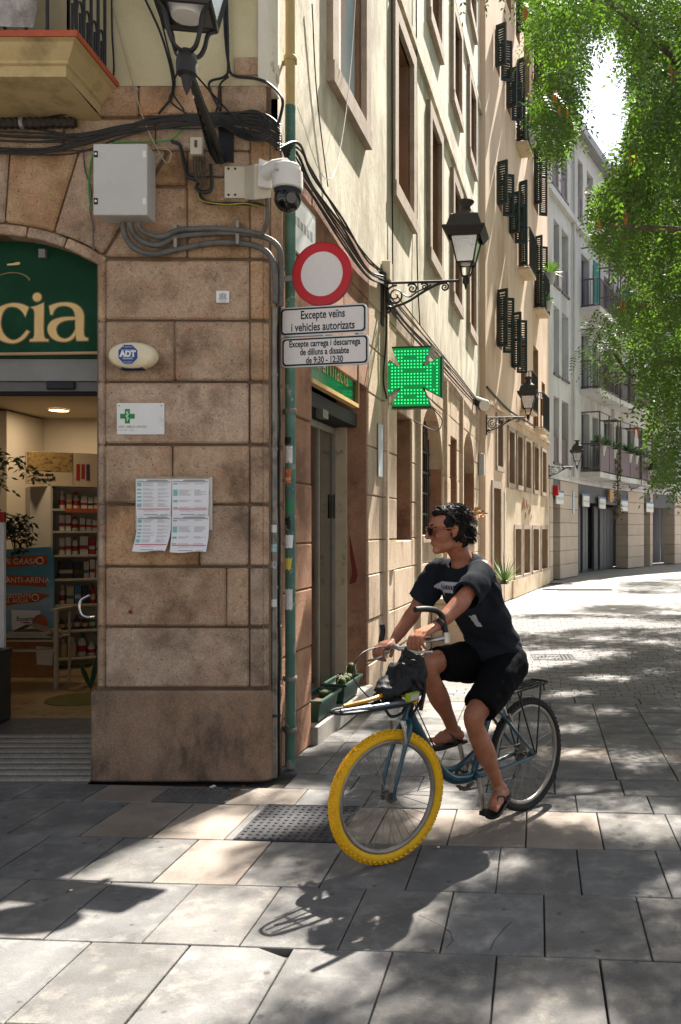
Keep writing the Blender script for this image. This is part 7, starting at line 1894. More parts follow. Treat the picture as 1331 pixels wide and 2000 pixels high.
# hands
def hand(mb, wrist, kn, mids, tips, ends, thumb, wr=.022):
    for i in range(4):
        k = kn[i]; rr = (.0098, .0102, .0098, .0085)[i]
        mb.tube([B(*wrist), B(*[(a + b) / 2 for a, b in zip(wrist, k)]), B(*k)], [wr, .018, .0125], 10)
        mb.tube(smooth_path([B(*k), B(*mids[i]), B(*tips[i]), B(*ends[i])], 3), [rr * 1.08] * 3 + [rr] * 3 + [rr * .95] * 3 + [rr * .78], 8)
    mb.tube(smooth_path([B(*p) for p in thumb], 4), [.02] * 4 + [.0135] * 4 + [.0105] * (4 * (len(thumb) - 3) + 1), 8)
ls = [.212, .2365, .261, .285]
hand(body, (.06, .268, 1.178), [(-.028 + .004 * abs(i - 1), l, 1.152) for i, l in enumerate(ls)], [(-.06 + .004 * i, l - .002, 1.128) for i, l in enumerate(ls)], [(-.056 + .006 * i, l - .004, 1.088 + .004 * abs(i - 1)) for i, l in enumerate(ls)], [(-.036 + .006 * i, l - .004, 1.068 + .006 * abs(i - 1)) for i, l in enumerate(ls)], [(.05, .245, 1.165), (.025, .212, 1.145), (-.0, .19, 1.12), (-.01, .19, 1.088)])
ls = [-.225, -.249, -.273, -.296]
hand(body, (.284, -.28, 1.035), [(.192 + .004 * abs(i - 1), l, 1.03) for i, l in enumerate(ls)], [(.163, l, 1.008) for l in ls], [(.165, l, .968) for l in ls], [(.185, l, .95) for l in ls], [(.265, -.262, 1.03), (.235, -.228, 1.02), (.21, -.205, .998), (.197, -.205, .97)])
# head: own frame, turned towards the photo's left edge
HC = B(.415, 0, 1.640)
HF = V((-.915, -.39, -.10)).normalized(); HL = V((0, 0, 1)).cross(HF).normalized(); HU = HF.cross(HL)
HR = Matrix((HF, HL, HU)).transposed()
def Hp(f, l, u): return HC + HF * f + HL * l + HU * u
def hb(mb, f, l, u, rf, rl, ru, k=16, m=10): mb.ball(Hp(f, l, u), 1.0, k, m, (rf, rl, ru), HR)
hb(body, -.012, 0, .032, .098, .074, .084, 20, 14); hb(body, .03, 0, -.02, .066, .062, .075, 18, 12); hb(body, .038, 0, -.06, .05, .046, .06); hb(body, .066, 0, -.1, .027, .026, .022); hb(body, .01, 0, -.072, .056, .053, .042)
hb(body, .078, 0, .03, .020, .050, .022); hb(body, .055, .036, -.022, .034, .022, .026); hb(body, .055, -.036, -.022, .034, .022, .026)
body.tube([Hp(.090, 0, .018), Hp(.102, 0, .0), Hp(.117, 0, -.024), Hp(.108, 0, -.036)], [.011, .011, .0145, .009], 10)
hb(body, .098, .0105, -.030, .011, .009, .008, 8, 6); hb(body, .098, -.0105, -.030, .011, .009, .008, 8, 6)
hb(body, .088, 0, -.056, .011, .023, .0065, 10, 6); hb(body, .086, 0, -.067, .011, .021, .0065, 10, 6); hb(body, .075, 0, -.062, .02, .03, .022, 10, 6)
for s_ in (1, -1):
    hb(body, -.012, .074 * s_, -.008, .018, .008, .031, 10, 8); hb(body, -.022, .081 * s_, .004, .014, .006, .021, 10, 8); hb(body, -.004, .072 * s_, -.034, .009, .008, .009, 8, 6)
body.tube([Hp(-.04, 0, -.05), B(.49, 0, 1.55)], [.058, .06], 14)
BODY = remesh_mb(body, 'body', M_skin, .0048, PER, 2)
# colour of the lips and stubble stay in one skin; brows and stubble are thin hair patches
M_hair = nm('dark_grey_hair', ['#0d0a09', '#1a1614', '#2e2926'], 24, .8, .2, 150, stretch=(1, 1, .5), spec=.12)
M_hair2 = nm('grey_hair', ['#2a2624', '#554f4b', '#6d6762'], 30, .55)
hr = MB(); cap_ = MB()
hb(cap_, -.026, 0, .043, .094, .077, .08, 22, 14); hb(cap_, -.05, 0, .0, .074, .078, .08, 18, 12); hb(cap_, -.074, 0, -.055, .04, .06, .05, 14, 10)
hb(cap_, .028, 0, .098, .052, .058, .03, 14, 8); hb(cap_, -.005, .066, .04, .05, .014, .04); hb(cap_, -.005, -.066, .04, .05, .014, .04)
def wavy(p, n):
    q = p - HC; return .0055 * sin(q.dot(HF) * 150 + 5 * noise.noise(q * 22)) * (1 if q.dot(HU) < .06 else .6) + .006 * noise.noise(q * 45)
HAIR = remesh_mb(cap_, 'hair', M_hair, .006, PER, 2, wavy)
r10 = random.Random(4)
st1, st2 = MB(), MB()
for k in range(1100):
    th = r10.uniform(0, 2 * pi); ph = r10.uniform(-.75, 1.5)
    d = V((cos(th) * cos(ph), sin(th) * cos(ph), sin(ph)))
    if d.x > .45 and d.z < .72: continue
    if d.x > .0 and d.z < .12: continue
    if abs(d.y) > .5 and d.z < .0 and d.x > -.35: continue
    p0 = Hp(-.026 + d.x * .098, d.y * .081, .040 + d.z * .088 - (.03 if d.z < 0 else 0))
    back = -HF * .8 - HU * (.25 if d.z > .3 else .9); nrm = (HF * d.x + HL * d.y + HU * d.z)
    L_ = r10.uniform(.02, .05); curl = r10.uniform(.007, .014) if d.z < .35 else .005
    sd_ = back.cross(nrm).normalized(); pts = []
    for j in range(6):
        t = j / 5; pts.append(p0 + nrm * (.003 + .012 * sin(t * pi * .8)) + back * L_ * t + sd_ * curl * sin(t * 5 + k) + nrm * curl * .6 * cos(t * 5 + k))
    (st2 if (d.x > .1 and r10.random() < .75) or r10.random() < .07 else st1).tube(pts, [.002, .0024, .0024, .002, .0016, .0006], 4)
tag(st1.build('dark_locks', M_hair, HAIR, smooth=True, fix=False), kind='stuff'); tag(st2.build('grey_locks', M_hair2, HAIR, smooth=True, fix=False), kind='stuff')
for s_ in (1, -1):
    MB().tube([Hp(.097, .012 * s_, .032), Hp(.093, .03 * s_, .037), Hp(.078, .048 * s_, .03)], [.0035, .0045, .002], 6).build('eyebrow', M_hair, PER, smooth=True)
SGL = MB()
def lens_pts(s_, g=0.0, off=0.0): 
    c = [(.006, .018), (.036, .02), (.056, .014), (.056, -.004), (.045, -.02), (.022, -.022), (.010, -.012)]
    return [Hp(.108 + off - .35 * max(0, l - .02) * 1.0 , (l + (g if l > .03 else -g * .3)) * s_, u + .002 + (g if u > 0 else -g)) for l, u in c]
for s_ in (1, -1):
    lp = lens_pts(s_, .003); SGL.prism([p - HF * .004 for p in lp], HF * .006)
SGL.tube([Hp(.110, .008, .012), Hp(.112, 0, .013), Hp(.110, -.008, .012)], .004, 6)
for s_ in (1, -1): SGL.tube([Hp(.092, .058 * s_, .012), Hp(.075, .071 * s_, .012), Hp(.0, .083 * s_, .01), Hp(-.02, .083 * s_, .004)], [.005, .0045, .0035, .003], 6)
SGO = SGL.build('sunglasses', nm('amber_acetate', ['#5a2a12', '#8a431c'], 30, .25, spec=.5), PER, smooth=True)
for s_ in (1, -1): MB().prism([p + HF * .0025 for p in lens_pts(s_, -.002)], HF * .002).build('lens', nm('dark_lens', '#140d0b', rough=.08, spec=.6), SGO)
# clothes: double walled lofts fused into one cloth surface
def shell(mb, rings, th, K=28):
    """rings: (centre, side vector*half, depth vector*half)"""
    n = len(rings); vs = []
    for w_ in (1, 0):
        for (c, a, d) in rings:
            la, ld = a.length, d.length; a2, d2 = a * ((la - th * (1 - w_)) / la), d * ((ld - th * (1 - w_)) / ld)
            for k in range(K): t = 2 * pi * k / K; vs.append(c + a2 * cos(t) + d2 * sin(t))
    fs = []
    for w_ in (0, 1):
        o_ = w_ * n * K
        for i in range(n - 1):
            for k in range(K):
                f = (o_ + i * K + k, o_ + i * K + (k + 1) % K, o_ + (i + 1) * K + (k + 1) % K, o_ + (i + 1) * K + k); fs.append(f if w_ == 0 else f[::-1])
    for i in (0, n - 1):
        for k in range(K): f = (i * K + k, i * K + (k + 1) % K, n * K + i * K + (k + 1) % K, n * K + i * K + k); fs.append(f[::-1] if i == 0 else f)
    mb.add(vs, fs)
def rings_of(pts, sides, depths, lat=None, n=4):
    path = smooth_path([B(*p) for p in pts], n); out = []; N = len(path); m_ = len(pts) - 1
    for i, c in enumerate(path):
        t = (path[min(i + 1, N - 1)] - path[max(i - 1, 0)]).normalized(); l = lat or EL; a = (l - t * l.dot(t)).normalized(); d = t.cross(a)
        u = i / n; j = min(int(u), m_ - 1); f = u - j
        out.append((c, a * (sides[j] * (1 - f) + sides[j + 1] * f), d * (depths[j] * (1 - f) + depths[j + 1] * f)))
    return out
M_tee = nm('charcoal_cotton', ['#16171b', '#1e2025', '#272a30'], 6, .95, .4, 130, spec=.1)
tee = MB()
shell(tee, rings_of([(.85, 0, .865), (.80, 0, .97), (.735, 0, 1.09), (.665, 0, 1.20), (.605, 0, 1.31), (.562, 0, 1.395), (.54, 0, 1.448), (.52, 0, 1.475)], [.182, .174, .165, .168, .182, .19, .142, .08], [.135, .13, .124, .127, .126, .112, .09, .076]), .011)
shell(tee, rings_of([(.555, .10, 1.405), (.50, .165, 1.415), (.40, .228, 1.375), (.265, .275, 1.312)], [.066, .073, .075, .078], [.066, .074, .073, .07], lat=V((0, 0, 1))), .011)
shell(tee, rings_of([(.56, -.10, 1.40), (.545, -.165, 1.41), (.51, -.22, 1.34), (.47, -.265, 1.245)], [.08, .086, .083, .078], [.08, .084, .08, .074]), .011)
def folds(p, n):
    q = p - BO; b_, z_ = q.dot(EB), q.z; l_ = q.dot(EL)
    a = .010 * noise.noise(V((b_ * 5, l_ * 5, z_ * 9))) + .007 * noise.noise(V((b_ * 14 + z_ * 10, l_ * 9, z_ * 16)))
    hem = max(0, 1 - abs(z_ - .98) / .14); a += hem * .008 * sin(z_ * 75 + b_ * 25 + l_ * 14 + 3 * noise.noise(q * 6))
    arm = max(0, 1 - (V((b_, l_, z_)) - V((.55, .15, 1.3))).length / .16); a += arm * .006 * sin((b_ + z_) * 85)
    return a
TEE = remesh_mb(tee, 'tshirt', M_tee, .0058, PER, 3, folds)
M_sho = nm('black_twill', ['#070708', '#0c0c0e'], 8, .92, .3, 140, spec=.1)
sh = MB()
limb(sh, [(.84, 0, .95), (.82, 0, .90), (.80, 0, .88)], [.13, .135, .12], 20)
limb(sh, [(.835, .085, .90), (.72, .115, .85), (.60, .14, .775), (.50, .153, .705)], [.118, .114, .102, .096], 20)
limb(sh, [(.84, -.085, .90), (.70, -.1, .905), (.56, -.1, .91), (.445, -.1, .92)], [.125, .118, .104, .092], 20)
sh.ball(B(.845, .05, .885), .12, 16, 10); sh.ball(B(.845, -.05, .885), .12, 16, 10)
remesh_mb(sh, 'shorts', M_sho, .0065, PER, 3, lambda p, n: .009 * noise.noise((p - BO) * 9) + .006 * noise.noise((p - BO) * 22))
# shirt print: flat white shapes laid onto the cloth
dg = bpy.context.evaluated_depsgraph_get()
tv = [v.co + WL[TEE.name] for v in TEE.data.vertices]; bvh = BVHTree.FromPolygons(tv, [tuple(p.vertices) for p in TEE.data.polygons])
def print_on(poly, m, name, lift=.002, n=18):
    """poly in (l, height along chest); projected from in front onto the chest"""
    fw = V(-EB * .85 + V((0, 0, -.25)) ).normalized(); mb = MB()
    xs = [p[0] for p in poly]; ys = [p[1] for p in poly]; g = {}
    def ins(x, y):
        c = False
        for i in range(len(poly)):
            x0, y0 = poly[i]; x1, y1_ = poly[i - 1]
            if (y0 > y) != (y1_ > y) and x < (x1 - x0) * (y - y0) / (y1_ - y0) + x0: c = not c
        return c
    st = .006; i0, i1 = int(min(xs) / st) - 1, int(max(xs) / st) + 1; j0, j1 = int(min(ys) / st) - 1, int(max(ys) / st) + 1
    def pt(i, j):
        if (i, j) not in g:
            o_ = B(-.1, i * st, j * st) ; h = bvh.ray_cast(o_, EB, 2.0); g[(i, j)] = h[0] + h[1] * lift if h[0] is not None and h[1].dot(EB) < 0 else None
        return g[(i, j)]
    for i in range(i0, i1):
        for j in range(j0, j1):
            if ins((i + .5) * st, (j + .5) * st):
                q = [pt(i, j), pt(i + 1, j), pt(i + 1, j + 1), pt(i, j + 1)]
                if all(x is not None for x in q) and max((q[0] - q[2]).length, (q[1] - q[3]).length) < .04: mb.quad(*q)
    if mb.f: mb.build(name, m, TEE, fix=False)
M_prt = nm('white_screen_print', ['#9c989c', '#b5b1b3'], 40, .8)
ov = [(-.05 + .10 * cos(t) * (1 if cos(t) < 0 else 1.5), 1.332 + .033 * sin(t)) for t in [2 * pi * k / 24 for k in range(24)]]
print_on(ov, M_prt, 'shirt_print')
print_on([(-.13, 1.325), (-.10, 1.285), (-.08, 1.31)], M_prt, 'shirt_print')
print_on([(.05, 1.18), (.09, 1.19), (.095, 1.12), (.065, 1.12)], M_prt, 'shirt_print')
for k in range(9): print_on([(-.105 + k * .018, 1.322), (-.094 + k * .018, 1.322), (-.094 + k * .018, 1.342 - .004 * (k % 3)), (-.105 + k * .018, 1.342)], M_tee, 'shirt_letter', .0035)
# wrist band and flip-flops
MB().tube([B(.082, .27, 1.193), B(.066, .269, 1.182)], [.031, .030], 14).build('wrist_band', M_blk, PER, smooth=True)
def flop(F, side):
    h, f, up, s_ = F; out = []
    for t, w_ in ((-.028, .012), (-.02, .028), (.02, .033), (.09, .036), (.16, .044), (.2, .042), (.225, .028), (.235, .01)): out.append((t, w_))
    pts = [h + f * t + s_ * w_ - up * .022 for t, w_ in out] + [h + f * t - s_ * w_ - up * .022 for t, w_ in out[::-1]]
    FLO = MB().prism([p - up * .014 for p in pts], up * .015).build('flip_flop', M_blk, PER, bevel=.003)
    tp_ = h + f * .178 - s_ * .022 + up * .022
    for w_ in (1, -1):
        MB().tube(smooth_path([tp_, h + f * .14 + s_ * (.012 * w_ - .006) + up * .046, h + f * .10 + s_ * .034 * w_ + up * .03, h + f * .075 + s_ * .040 * w_ - up * .015], 5), .0055, 6).build('strap', nm('brown_strap', ['#3a2c25', '#4c3b32'], 20, .6), FLO, smooth=True)
flop(FL, 1); flop(FRt, -1)
# ================================================================== STREET TREES (pinnate leaves, dappled shade)
rt = np.random.RandomState(5)
def leafmat(name, c1, c2, tr):
    m = bpy.data.materials.new(name); m.use_nodes = True; t = m.node_tree; N = t.nodes; L = t.links
    for n in list(N): N.remove(n)
    o = N.new('ShaderNodeOutputMaterial'); d = N.new('ShaderNodeBsdfDiffuse'); tl = N.new('ShaderNodeBsdfTranslucent'); g = N.new('ShaderNodeBsdfGlossy'); g.inputs['Roughness'].default_value = .45
    geo = N.new('ShaderNodeNewGeometry'); nz = N.new('ShaderNodeTexNoise'); nz.inputs['Scale'].default_value = 1.5; nz.inputs['Detail'].default_value = 4
    L.new(geo.outputs['Position'], nz.inputs['Vector']); cr = N.new('ShaderNodeValToRGB'); e = cr.color_ramp.elements
    e[0].position = .35; e[0].color = lin(c1); e[1].position = .65; e[1].color = lin(c2); L.new(nz.outputs['Fac'], cr.inputs[0]); L.new(cr.outputs[0], d.inputs[0])
    tl.inputs[0].default_value = lin(tr); m1 = N.new('ShaderNodeMixShader'); m1.inputs[0].default_value = .36; m2 = N.new('ShaderNodeMixShader'); m2.inputs[0].default_value = .06
    L.new(d.outputs[0], m1.inputs[1]); L.new(tl.outputs[0], m1.inputs[2]); L.new(m1.outputs[0], m2.inputs[1]); L.new(g.outputs[0], m2.inputs[2]); L.new(m2.outputs[0], o.inputs[0])
    return m
M_lf = leafmat('tree_leaf', '#11250c', '#35561b', '#74a028')
M_bark = nm('tree_bark', ['#4a4038', '#6d6156'], 12, .95, .8, 30, stretch=(1, 1, .25))
def spray_mesh(seed, leaves=5, lfl=11, ll=.055):
    r = random.Random(seed); vs = []; fs = []
    for k in range(leaves):
        t = k / (leaves - 1); base = V((0, 0, 0)) + V((.30 * t, .03 * sin(3 * t + seed), -.10 * t * t)); s_ = 1 if k % 2 else -1
        dr = V((.5 + .3 * r.random(), s_ * (.8 if k < leaves - 1 else .1), -.15 - .5 * r.random())).normalized(); L_ = .17 + .06 * r.random()
        up = V((0, 0, 1)); wd = dr.cross(up).normalized(); nr = wd.cross(dr)
        n0 = (lfl - 1) // 2
        end = base + dr * L_ + V((0, 0, -.05)); b = len(vs); vs += [base - wd * .0012, base + wd * .0012, end]; fs.append((b, b + 1, b + 2))
        for j in range(lfl):
            i = j // 2; u = (i + 1) / (n0 + .6); p = base + dr * (L_ * u) + V((0, 0, -.05 * u * u)); s2 = (1 if j % 2 else -1) if j < lfl - 1 else 0
            d2 = (dr * (.45 if s2 else 1) + wd * s2 * .9 + nr * r.uniform(-.25, .15) - V((0, 0, .18))).normalized(); l = ll * (1 - .25 * u) * r.uniform(.85, 1.1); w2 = d2.cross(nr).normalized() * l * .2
            b = len(vs); vs += [p, p + d2 * l * .45 + w2, p + d2 * l, p + d2 * l * .45 - w2]; fs.append((b, b + 1, b + 2, b + 3))
    return np.array([tuple(v) for v in vs]), fs
SPR = [spray_mesh(s) for s in range(3)] + [spray_mesh(7 + s, 5, 9, .05) for s in range(2)]      # two finer kinds of twig, and broader leaved ones high up
SPRM = []
for v_, f_ in SPR:
    me = bpy.data.meshes.new('leaf_spray'); me.from_pydata(v_.tolist(), [], f_); me.materials.append(M_lf); SPRM.append(me)
SUNn = np.array(SUN)
MASK = [(1030, -60), (1045, 60), (1073, 110), (1055, 190), (1062, 270), (1090, 300), (1097, 285), (1112, 200), (1128, 120), (1140, 30), (1222, 50), (1245, 170), (1236, 260), (1225, 335), (1200, 350), (1165, 400), (1178, 470), (1238, 535), (1245, 565), (1215, 590), (1150, 655), (1118, 735), (1135, 735), (1165, 690), (1182, 755), (1202, 770), (1220, 690), (1250, 690), (1250, 770), (1262, 805), (1282, 880), (1300, 945), (1345, 970), (1500, 1000), (1500, -60)]
def inpoly(x, y, P):
    c = False
    for i in range(len(P)):
        x0, y0 = P[i]; x1, y1_ = P[i - 1]
        if (y0 > y) != (y1_ > y) and x < (x1 - x0) * (y - y0) / (y1_ - y0) + x0: c = not c
    return c
def proj(p): return (930 + p[0] / p[1] * 1700, 1035 - (p[2] - EYE) / p[1] * 1700) if p[1] > .2 else (9999, 9999)
def view_ok(p, slack=0.0):
    x, y = proj(p)
    if x < -60 or x > 1372 or y < -70 or y > 2040: return True
    return inpoly(x, y, MASK)
LITP = [[(-60, 1850), (-60, 1790), (20, 1758), (110, 1748), (150, 1702), (310, 1640), (470, 1588), (490, 1640), (425, 1655), (410, 1700), (420, 1738), (485, 1745), (440, 1835), (560, 1850), (700, 1862), (650, 1935), (540, 1925), (440, 1990), (400, 2050), (-60, 2050)],
        [(985, 1176), (1075, 1132), (1400, 1106), (1400, 1120), (1215, 1136), (1190, 1156), (1400, 1163), (1400, 1176), (1170, 1176), (1080, 1198), (985, 1202)], [(990, 1212), (1160, 1206), (1400, 1222), (1180, 1228), (1000, 1240)], [(1000, 1276), (1120, 1268), (1225, 1270), (1180, 1290), (1110, 1300), (1000, 1318)]]
LITE = [(600, 1552, 70, 14), (900, 1600, 90, 20), (1250, 1618, 115, 27), (1075, 1598, 70, 22), (905, 1700, 55, 26), (990, 1690, 60, 22), (1235, 1486, 65, 14), (1105, 1470, 50, 10), (1130, 1545, 60, 10), (1190, 1392, 40, 7), (860, 1555, 60, 14), (640, 1775, 45, 20), (720, 1740, 40, 10), (575, 1610, 70, 20), (1180, 1325, 55, 6), (1290, 1255, 40, 4), (1120, 1355, 40, 6), (700, 1440, 40, 10), (720, 1970, 60, 22), (1110, 1425, 60, 8), (1000, 1980, 50, 25), (770, 1796, 66, 48)]
def lit(px, py):
    for P in LITP:
        if inpoly(px, py, P): return True
    return any(((px - x) / a) ** 2 + ((py - y) / b) ** 2 < 1 for x, y, a, b in LITE)
class Pos(list):
    # every twig gets its turn here, and is placed by the middle of its leaves
    def append(self, t):
        p, s_ = t[:2]; az, tl_, ro = rt.uniform(0, 2 * pi), rt.uniform(-.1, .75), rt.uniform(-.5, .5)
        R = np.array(Matrix.Rotation(az, 3, 'Z') @ Matrix.Rotation(tl_, 3, 'Y') @ Matrix.Rotation(ro, 3, 'X'))
        list.append(self, (p - R @ np.array((.19, 0, -.07)) * s_, s_, R, (ro, tl_, az), p))
pos = Pos()                                                 # (position, scale, turn, middle)
def lit_near(X, Y, m):
    for dx, dy in ((0, 0), (m, 0), (-m, 0), (0, m), (0, -m)):
        a, b = proj((X + dx, Y + dy, 0))
        if a < 1400 and lit(a, b): return True
    return False
def hits_wall(p):
    """does the shadow of p fall on the side facades (above the ground)?"""
    for k, c, ya, yb in ((K1, -2.033, 5.7, 18.0), (K2, -3.967, 18.0, 27.0)):
        den = SUNn[0] - k * SUNn[1]; t = (p[0] - k * p[1] - c) / den
        if t > 0:
            y = p[1] - SUNn[1] * t; z = p[2] - SUNn[2] * t
            if ya < y < yb and z > .05: return (y, z)
    return None
def try_shade(g, h, sc_):
    p = np.array(g) + SUNn * ((h - g[2]) / SUNn[2])
    if view_ok(p): pos.append((p, sc_)); return True
    return False
def ground_point(px, py): Y = EYE * 1700 / (py - 1035.0); return ((px - 930) / 1700.0 * Y, Y, 0.0)
# shade on the near pavement
for _ in range(17000):
    X, Y = rt.uniform(-1.6, 4.4), rt.uniform(1.6, 10.5)
    px, py = proj((X, Y, 0))
    if X < s1x(Y) + .05 and Y > 5.6: continue
    if px < 1420 and lit_near(X, Y, .10): continue
    nz = noise.noise(V((X * 1.7, Y * 1.7, 4.0))) + .5 * noise.noise(V((X * 4.5, Y * 4.5, 2.0)))
    if nz > .27: continue
    hh = hits_wall
    for _k in range(5):
        h = rt.uniform(4.6, 8.6); p = np.array((X, Y, 0)) + SUNn * (h / SUNn[2])
        if hits_wall(p): break
        if view_ok(p): pos.append((p, rt.uniform(.8, 1.1))); break
# shade further down the street from the next trees
for _ in range(7500):
    Y = 10.5 + 22 * rt.rand() ** 1.5; X = rt.uniform(-.2, 10 + .2 * (Y - 10))
    px, py = proj((X, Y, 0))
    if X < s1x(min(Y, 18)) + .2 or (Y > 18 and X < K2 * Y - 3.9): continue
    if px < 1400 and lit_near(X, Y, .15): continue
    if px > 1700: continue
    if noise.noise(V((X * .9, Y * .9, 1.0))) > .3: continue
    for _k in range(6):
        h = rt.uniform(5.0, 11.0); p = np.array((X, Y, 0)) + SUNn * (h / SUNn[2])
        w = hits_wall(p)
        if w: break
        if view_ok(p): pos.append((p, rt.uniform(1.7, 2.5))); break
# patches of shade on the lower side wall and on the pipes
for _ in range(2600):
    Y, z = rt.uniform(5.8, 11.0), rt.uniform(0, 4.2)
    band = (Y < 6.66 and z < 2.6 + .5 * sin(z * 3)) or (Y < 6.3 and noise.noise(V((z * 2, Y * 3, 0))) > 0) or (8.5 < Y < 11 and noise.noise(V((Y * 1.6 + z * .75, z * .25, 7))) > .04 and z < 3.3)
    if not band: continue
    g = S1(y1(Y), 0, z)
    for _k in range(6):
        if try_shade((g.x, g.y, g.z), z + rt.uniform(4.2, 7.5), 1.0): break
# crowns as seen from the pavement
def fill_view(n, d0, d1, s0, s1, poly, wall_keep=.06):
    xs = [p[0] for p in poly]; ys = [p[1] for p in poly]
    for _ in range(n):
        px, py = rt.uniform(min(xs), max(xs)), rt.uniform(min(ys), max(ys))
        if not inpoly(px, py, poly) or not inpoly(px, py, MASK): continue
        d = rt.uniform(d0, d1)
        if noise.noise(V((px * .012, py * .012, d * .4))) < -.22: continue
        p = np.array(((px - 930) / 1700 * d, d, EYE - (py - 1035) / 1700 * d))
        w = hits_wall(p)
        if w and rt.rand() > wall_keep: continue
        t = p[2] / SUNn[2]; g = p - SUNn * t; gx, gy = proj((g[0], g[1], 0))
        if -20 < gx < 1350 and gy < 2030 and lit_near(g[0], g[1], .14): continue
        pos.append((p, rt.uniform(s0, s1)))
FULL = [(1000, -60), (1400, -60), (1400, 1000), (1000, 1000)]
UP = [(1000, -60), (1400, -60), (1400, 560), (1240, 560), (1140, 420), (1000, 330)]
fill_view(900, 6.6, 10.0, 1.1, 1.5, UP); fill_view(700, 8.5, 14, 1.3, 1.8, [(1225, 200), (1400, 200), (1400, 1000), (1225, 1000)]); fill_view(260, 8.5, 12, 1.0, 1.4, [(1090, 520), (1260, 520), (1260, 1000), (1090, 1000)])
# two tall crowns above the frame, so the trees stay whole from other positions
for c, r, n in (((4.6, 10.5, 8.3), (2.6, 3.0, 1.8), 500), ((8.5, 20, 9.5), (3.6, 4.2, 2.4), 500)):
    for _ in range(n):
        d = rt.normal(size=3); d /= np.linalg.norm(d); p = np.array(c) + d * np.array(r) * rt.uniform(.5, 1) ** .5
        x, y = proj(p)
        if -60 < x < 1372 and y > -70: continue
        if hits_wall(p): continue
        g = p - SUNn * (p[2] / SUNn[2]); gx, gy = proj((g[0], g[1], 0))
        if -20 < gx < 1350 and gy < 2030 and lit_near(g[0], g[1], .2): continue
        pos.append((p, rt.uniform(1.0, 1.5)))
print('leaf sprays', len(pos))
TREES = [((4.4, 9.2), 'large street tree with feathery pinnate leaves overhanging the upper edge nearest the camera', 0, 13.0), ((7.6, 18.5), 'second feathery leafed street tree with drooping sunlit branches in front of the grey block', 13.0, 22.0), ((11.5, 29.5), 'far street tree whose shade falls on the bright end of the street', 22.0, 99)]
near = sorted(range(len(pos)), key=lambda i: np.linalg.norm(pos[i][0] - np.array((0, 0, EYE))) / pos[i][1] if (1000 < proj(pos[i][0])[0] < 1345 and -20 < proj(pos[i][0])[1] < 1010) else 1e9)[:290]
near = set(near)
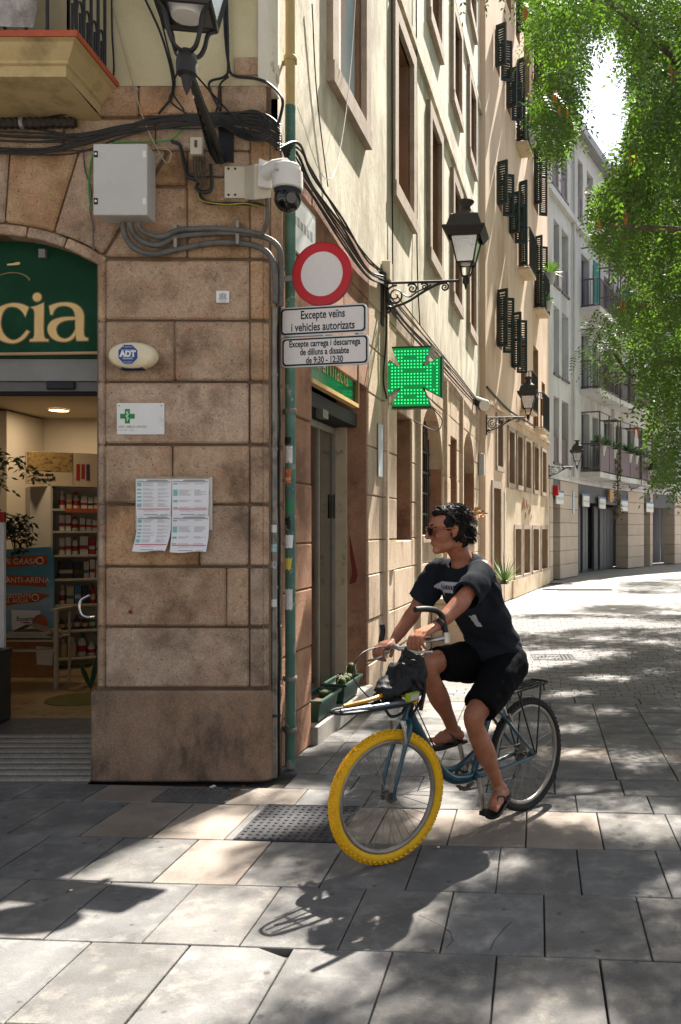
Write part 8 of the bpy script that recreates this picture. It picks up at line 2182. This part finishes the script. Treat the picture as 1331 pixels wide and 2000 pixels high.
for ti, ((tx, ty), lb, ya, yb) in enumerate(TREES):
    root = thing('street_tree', (tx, ty, 0), lb, 'tree', 'street trees along the right side')
    idx = [i for i in range(len(pos)) if ya <= pos[i][0][1] < yb]
    AV = []; FA = []; off = 0
    quads, tris = [], []
    for i in idx:
        p, s_, R, rot_, _m = pos[i]
        x_, y_ = proj(p); k = rt.randint(3) if (-20 < x_ < 1350 and -20 < y_ < 2020) else 3 + rt.randint(2)
        if i in near:
            o = bpy.data.objects.new('leaf_spray', SPRM[k]); COL.objects.link(o); o.parent = root; o.location = V(p) - V((tx, ty, 0)); o.rotation_euler = rot_; o.scale = (s_,) * 3; continue
        AV.append((SPR[k][0] * s_) @ R.T + p); FA.append((k, off)); off += len(SPR[k][0])
    if AV:
        av = np.concatenate(AV) - np.array((tx, ty, 0)); loops = []; tot = []
        fl = [(np.concatenate([np.array(f) for f in SPR[k][1]]), [len(f) for f in SPR[k][1]]) for k in range(5)]
        for k, o_ in FA: loops.append(fl[k][0] + o_); tot += fl[k][1]
        loops = np.concatenate(loops).astype(np.int32); tot = np.array(tot, np.int32)
        me = bpy.data.meshes.new('crown'); me.vertices.add(len(av)); me.vertices.foreach_set('co', av.ravel()); me.loops.add(len(loops)); me.loops.foreach_set('vertex_index', loops); me.polygons.add(len(tot)); me.polygons.foreach_set('loop_start', np.concatenate([[0], np.cumsum(tot)[:-1]]).astype(np.int32)); me.update(calc_edges=True); me.materials.append(M_lf)
        o = bpy.data.objects.new('crown', me); COL.objects.link(o); o.parent = root; o['kind'] = 'stuff'
    # trunk and limbs
    fork = V((tx, ty, 3.4 + .6 * ti))
    MB().tube(smooth_path([V((tx, ty, -.05)), V((tx + .05, ty, 1.2)), V((tx - .04, ty + .05, 2.5)), fork], 5), [.21] * 2 + [.17] * 9 + [.14] * 5, 12).build('trunk', M_bark, root, smooth=True)
    if idx:
        cand = [pos[i][0] for i in idx]; tips = []
        for _ in range(400):
            c = cand[rt.randint(len(cand))]
            if all(np.linalg.norm(c - t) > 1.5 for t in tips): tips.append(c)
            if len(tips) >= 16: break
        for t in tips:
            t = V(t); m1 = fork + (t - fork) * .35 + V((0, 0, .5)); m2 = fork + (t - fork) * .7 + V((0, 0, .35))
            path = smooth_path([fork, m1, m2, t], 5)
            while len(path) > 3 and not all(view_ok(np.array(q)) for q in path[-3:]): path = path[:-1]
            keep = [q for q in path]
            bad = [j for j, q in enumerate(keep) if not view_ok(np.array(q))]
            if bad: keep = keep[:bad[0]]
            if len(keep) > 2: MB().tube(keep, [.075 * (1 - j / len(path)) + .012 for j in range(len(keep))], 7).build('limb', M_bark, root, smooth=True)
    # dry seed pods
    pods = MB()
    for i in idx:
        if rt.rand() < .05 and 1000 < proj(pos[i][0])[0] < 1345:
            p = V(pos[i][0]); L_ = .1 * pos[i][1]
            for q in range(2): e = V((rt.uniform(-.03, .03), rt.uniform(-.03, .03), 0)); pods.tube([p + e, p + e * 1.4 - V((0, 0, L_ * .5)), p + e - V((0, 0, L_))], [.004, .012, .003], 4)
    if pods.v: o = pods.build('seed_pods', nm('dry_pod', ['#a2642e', '#c07e42'], 9, .7), root, fix=False); o['kind'] = 'stuff'
# bare branch carrying the lower drooping sprays
bt = bpy.data.objects[[o.name for o in bpy.data.objects if o.name.startswith('street_tree')][0]]
MB().tube(smooth_path([at(1420, 690, 11.5), at(1331, 702, 11.2), at(1275, 712, 11), at(1235, 735, 10.8), at(1200, 690, 10.7)], 6), [.045] * 6 + [.04] * 6 + [.03] * 6 + [.02] * 7, 7).build('limb', M_bark, bt, smooth=True)
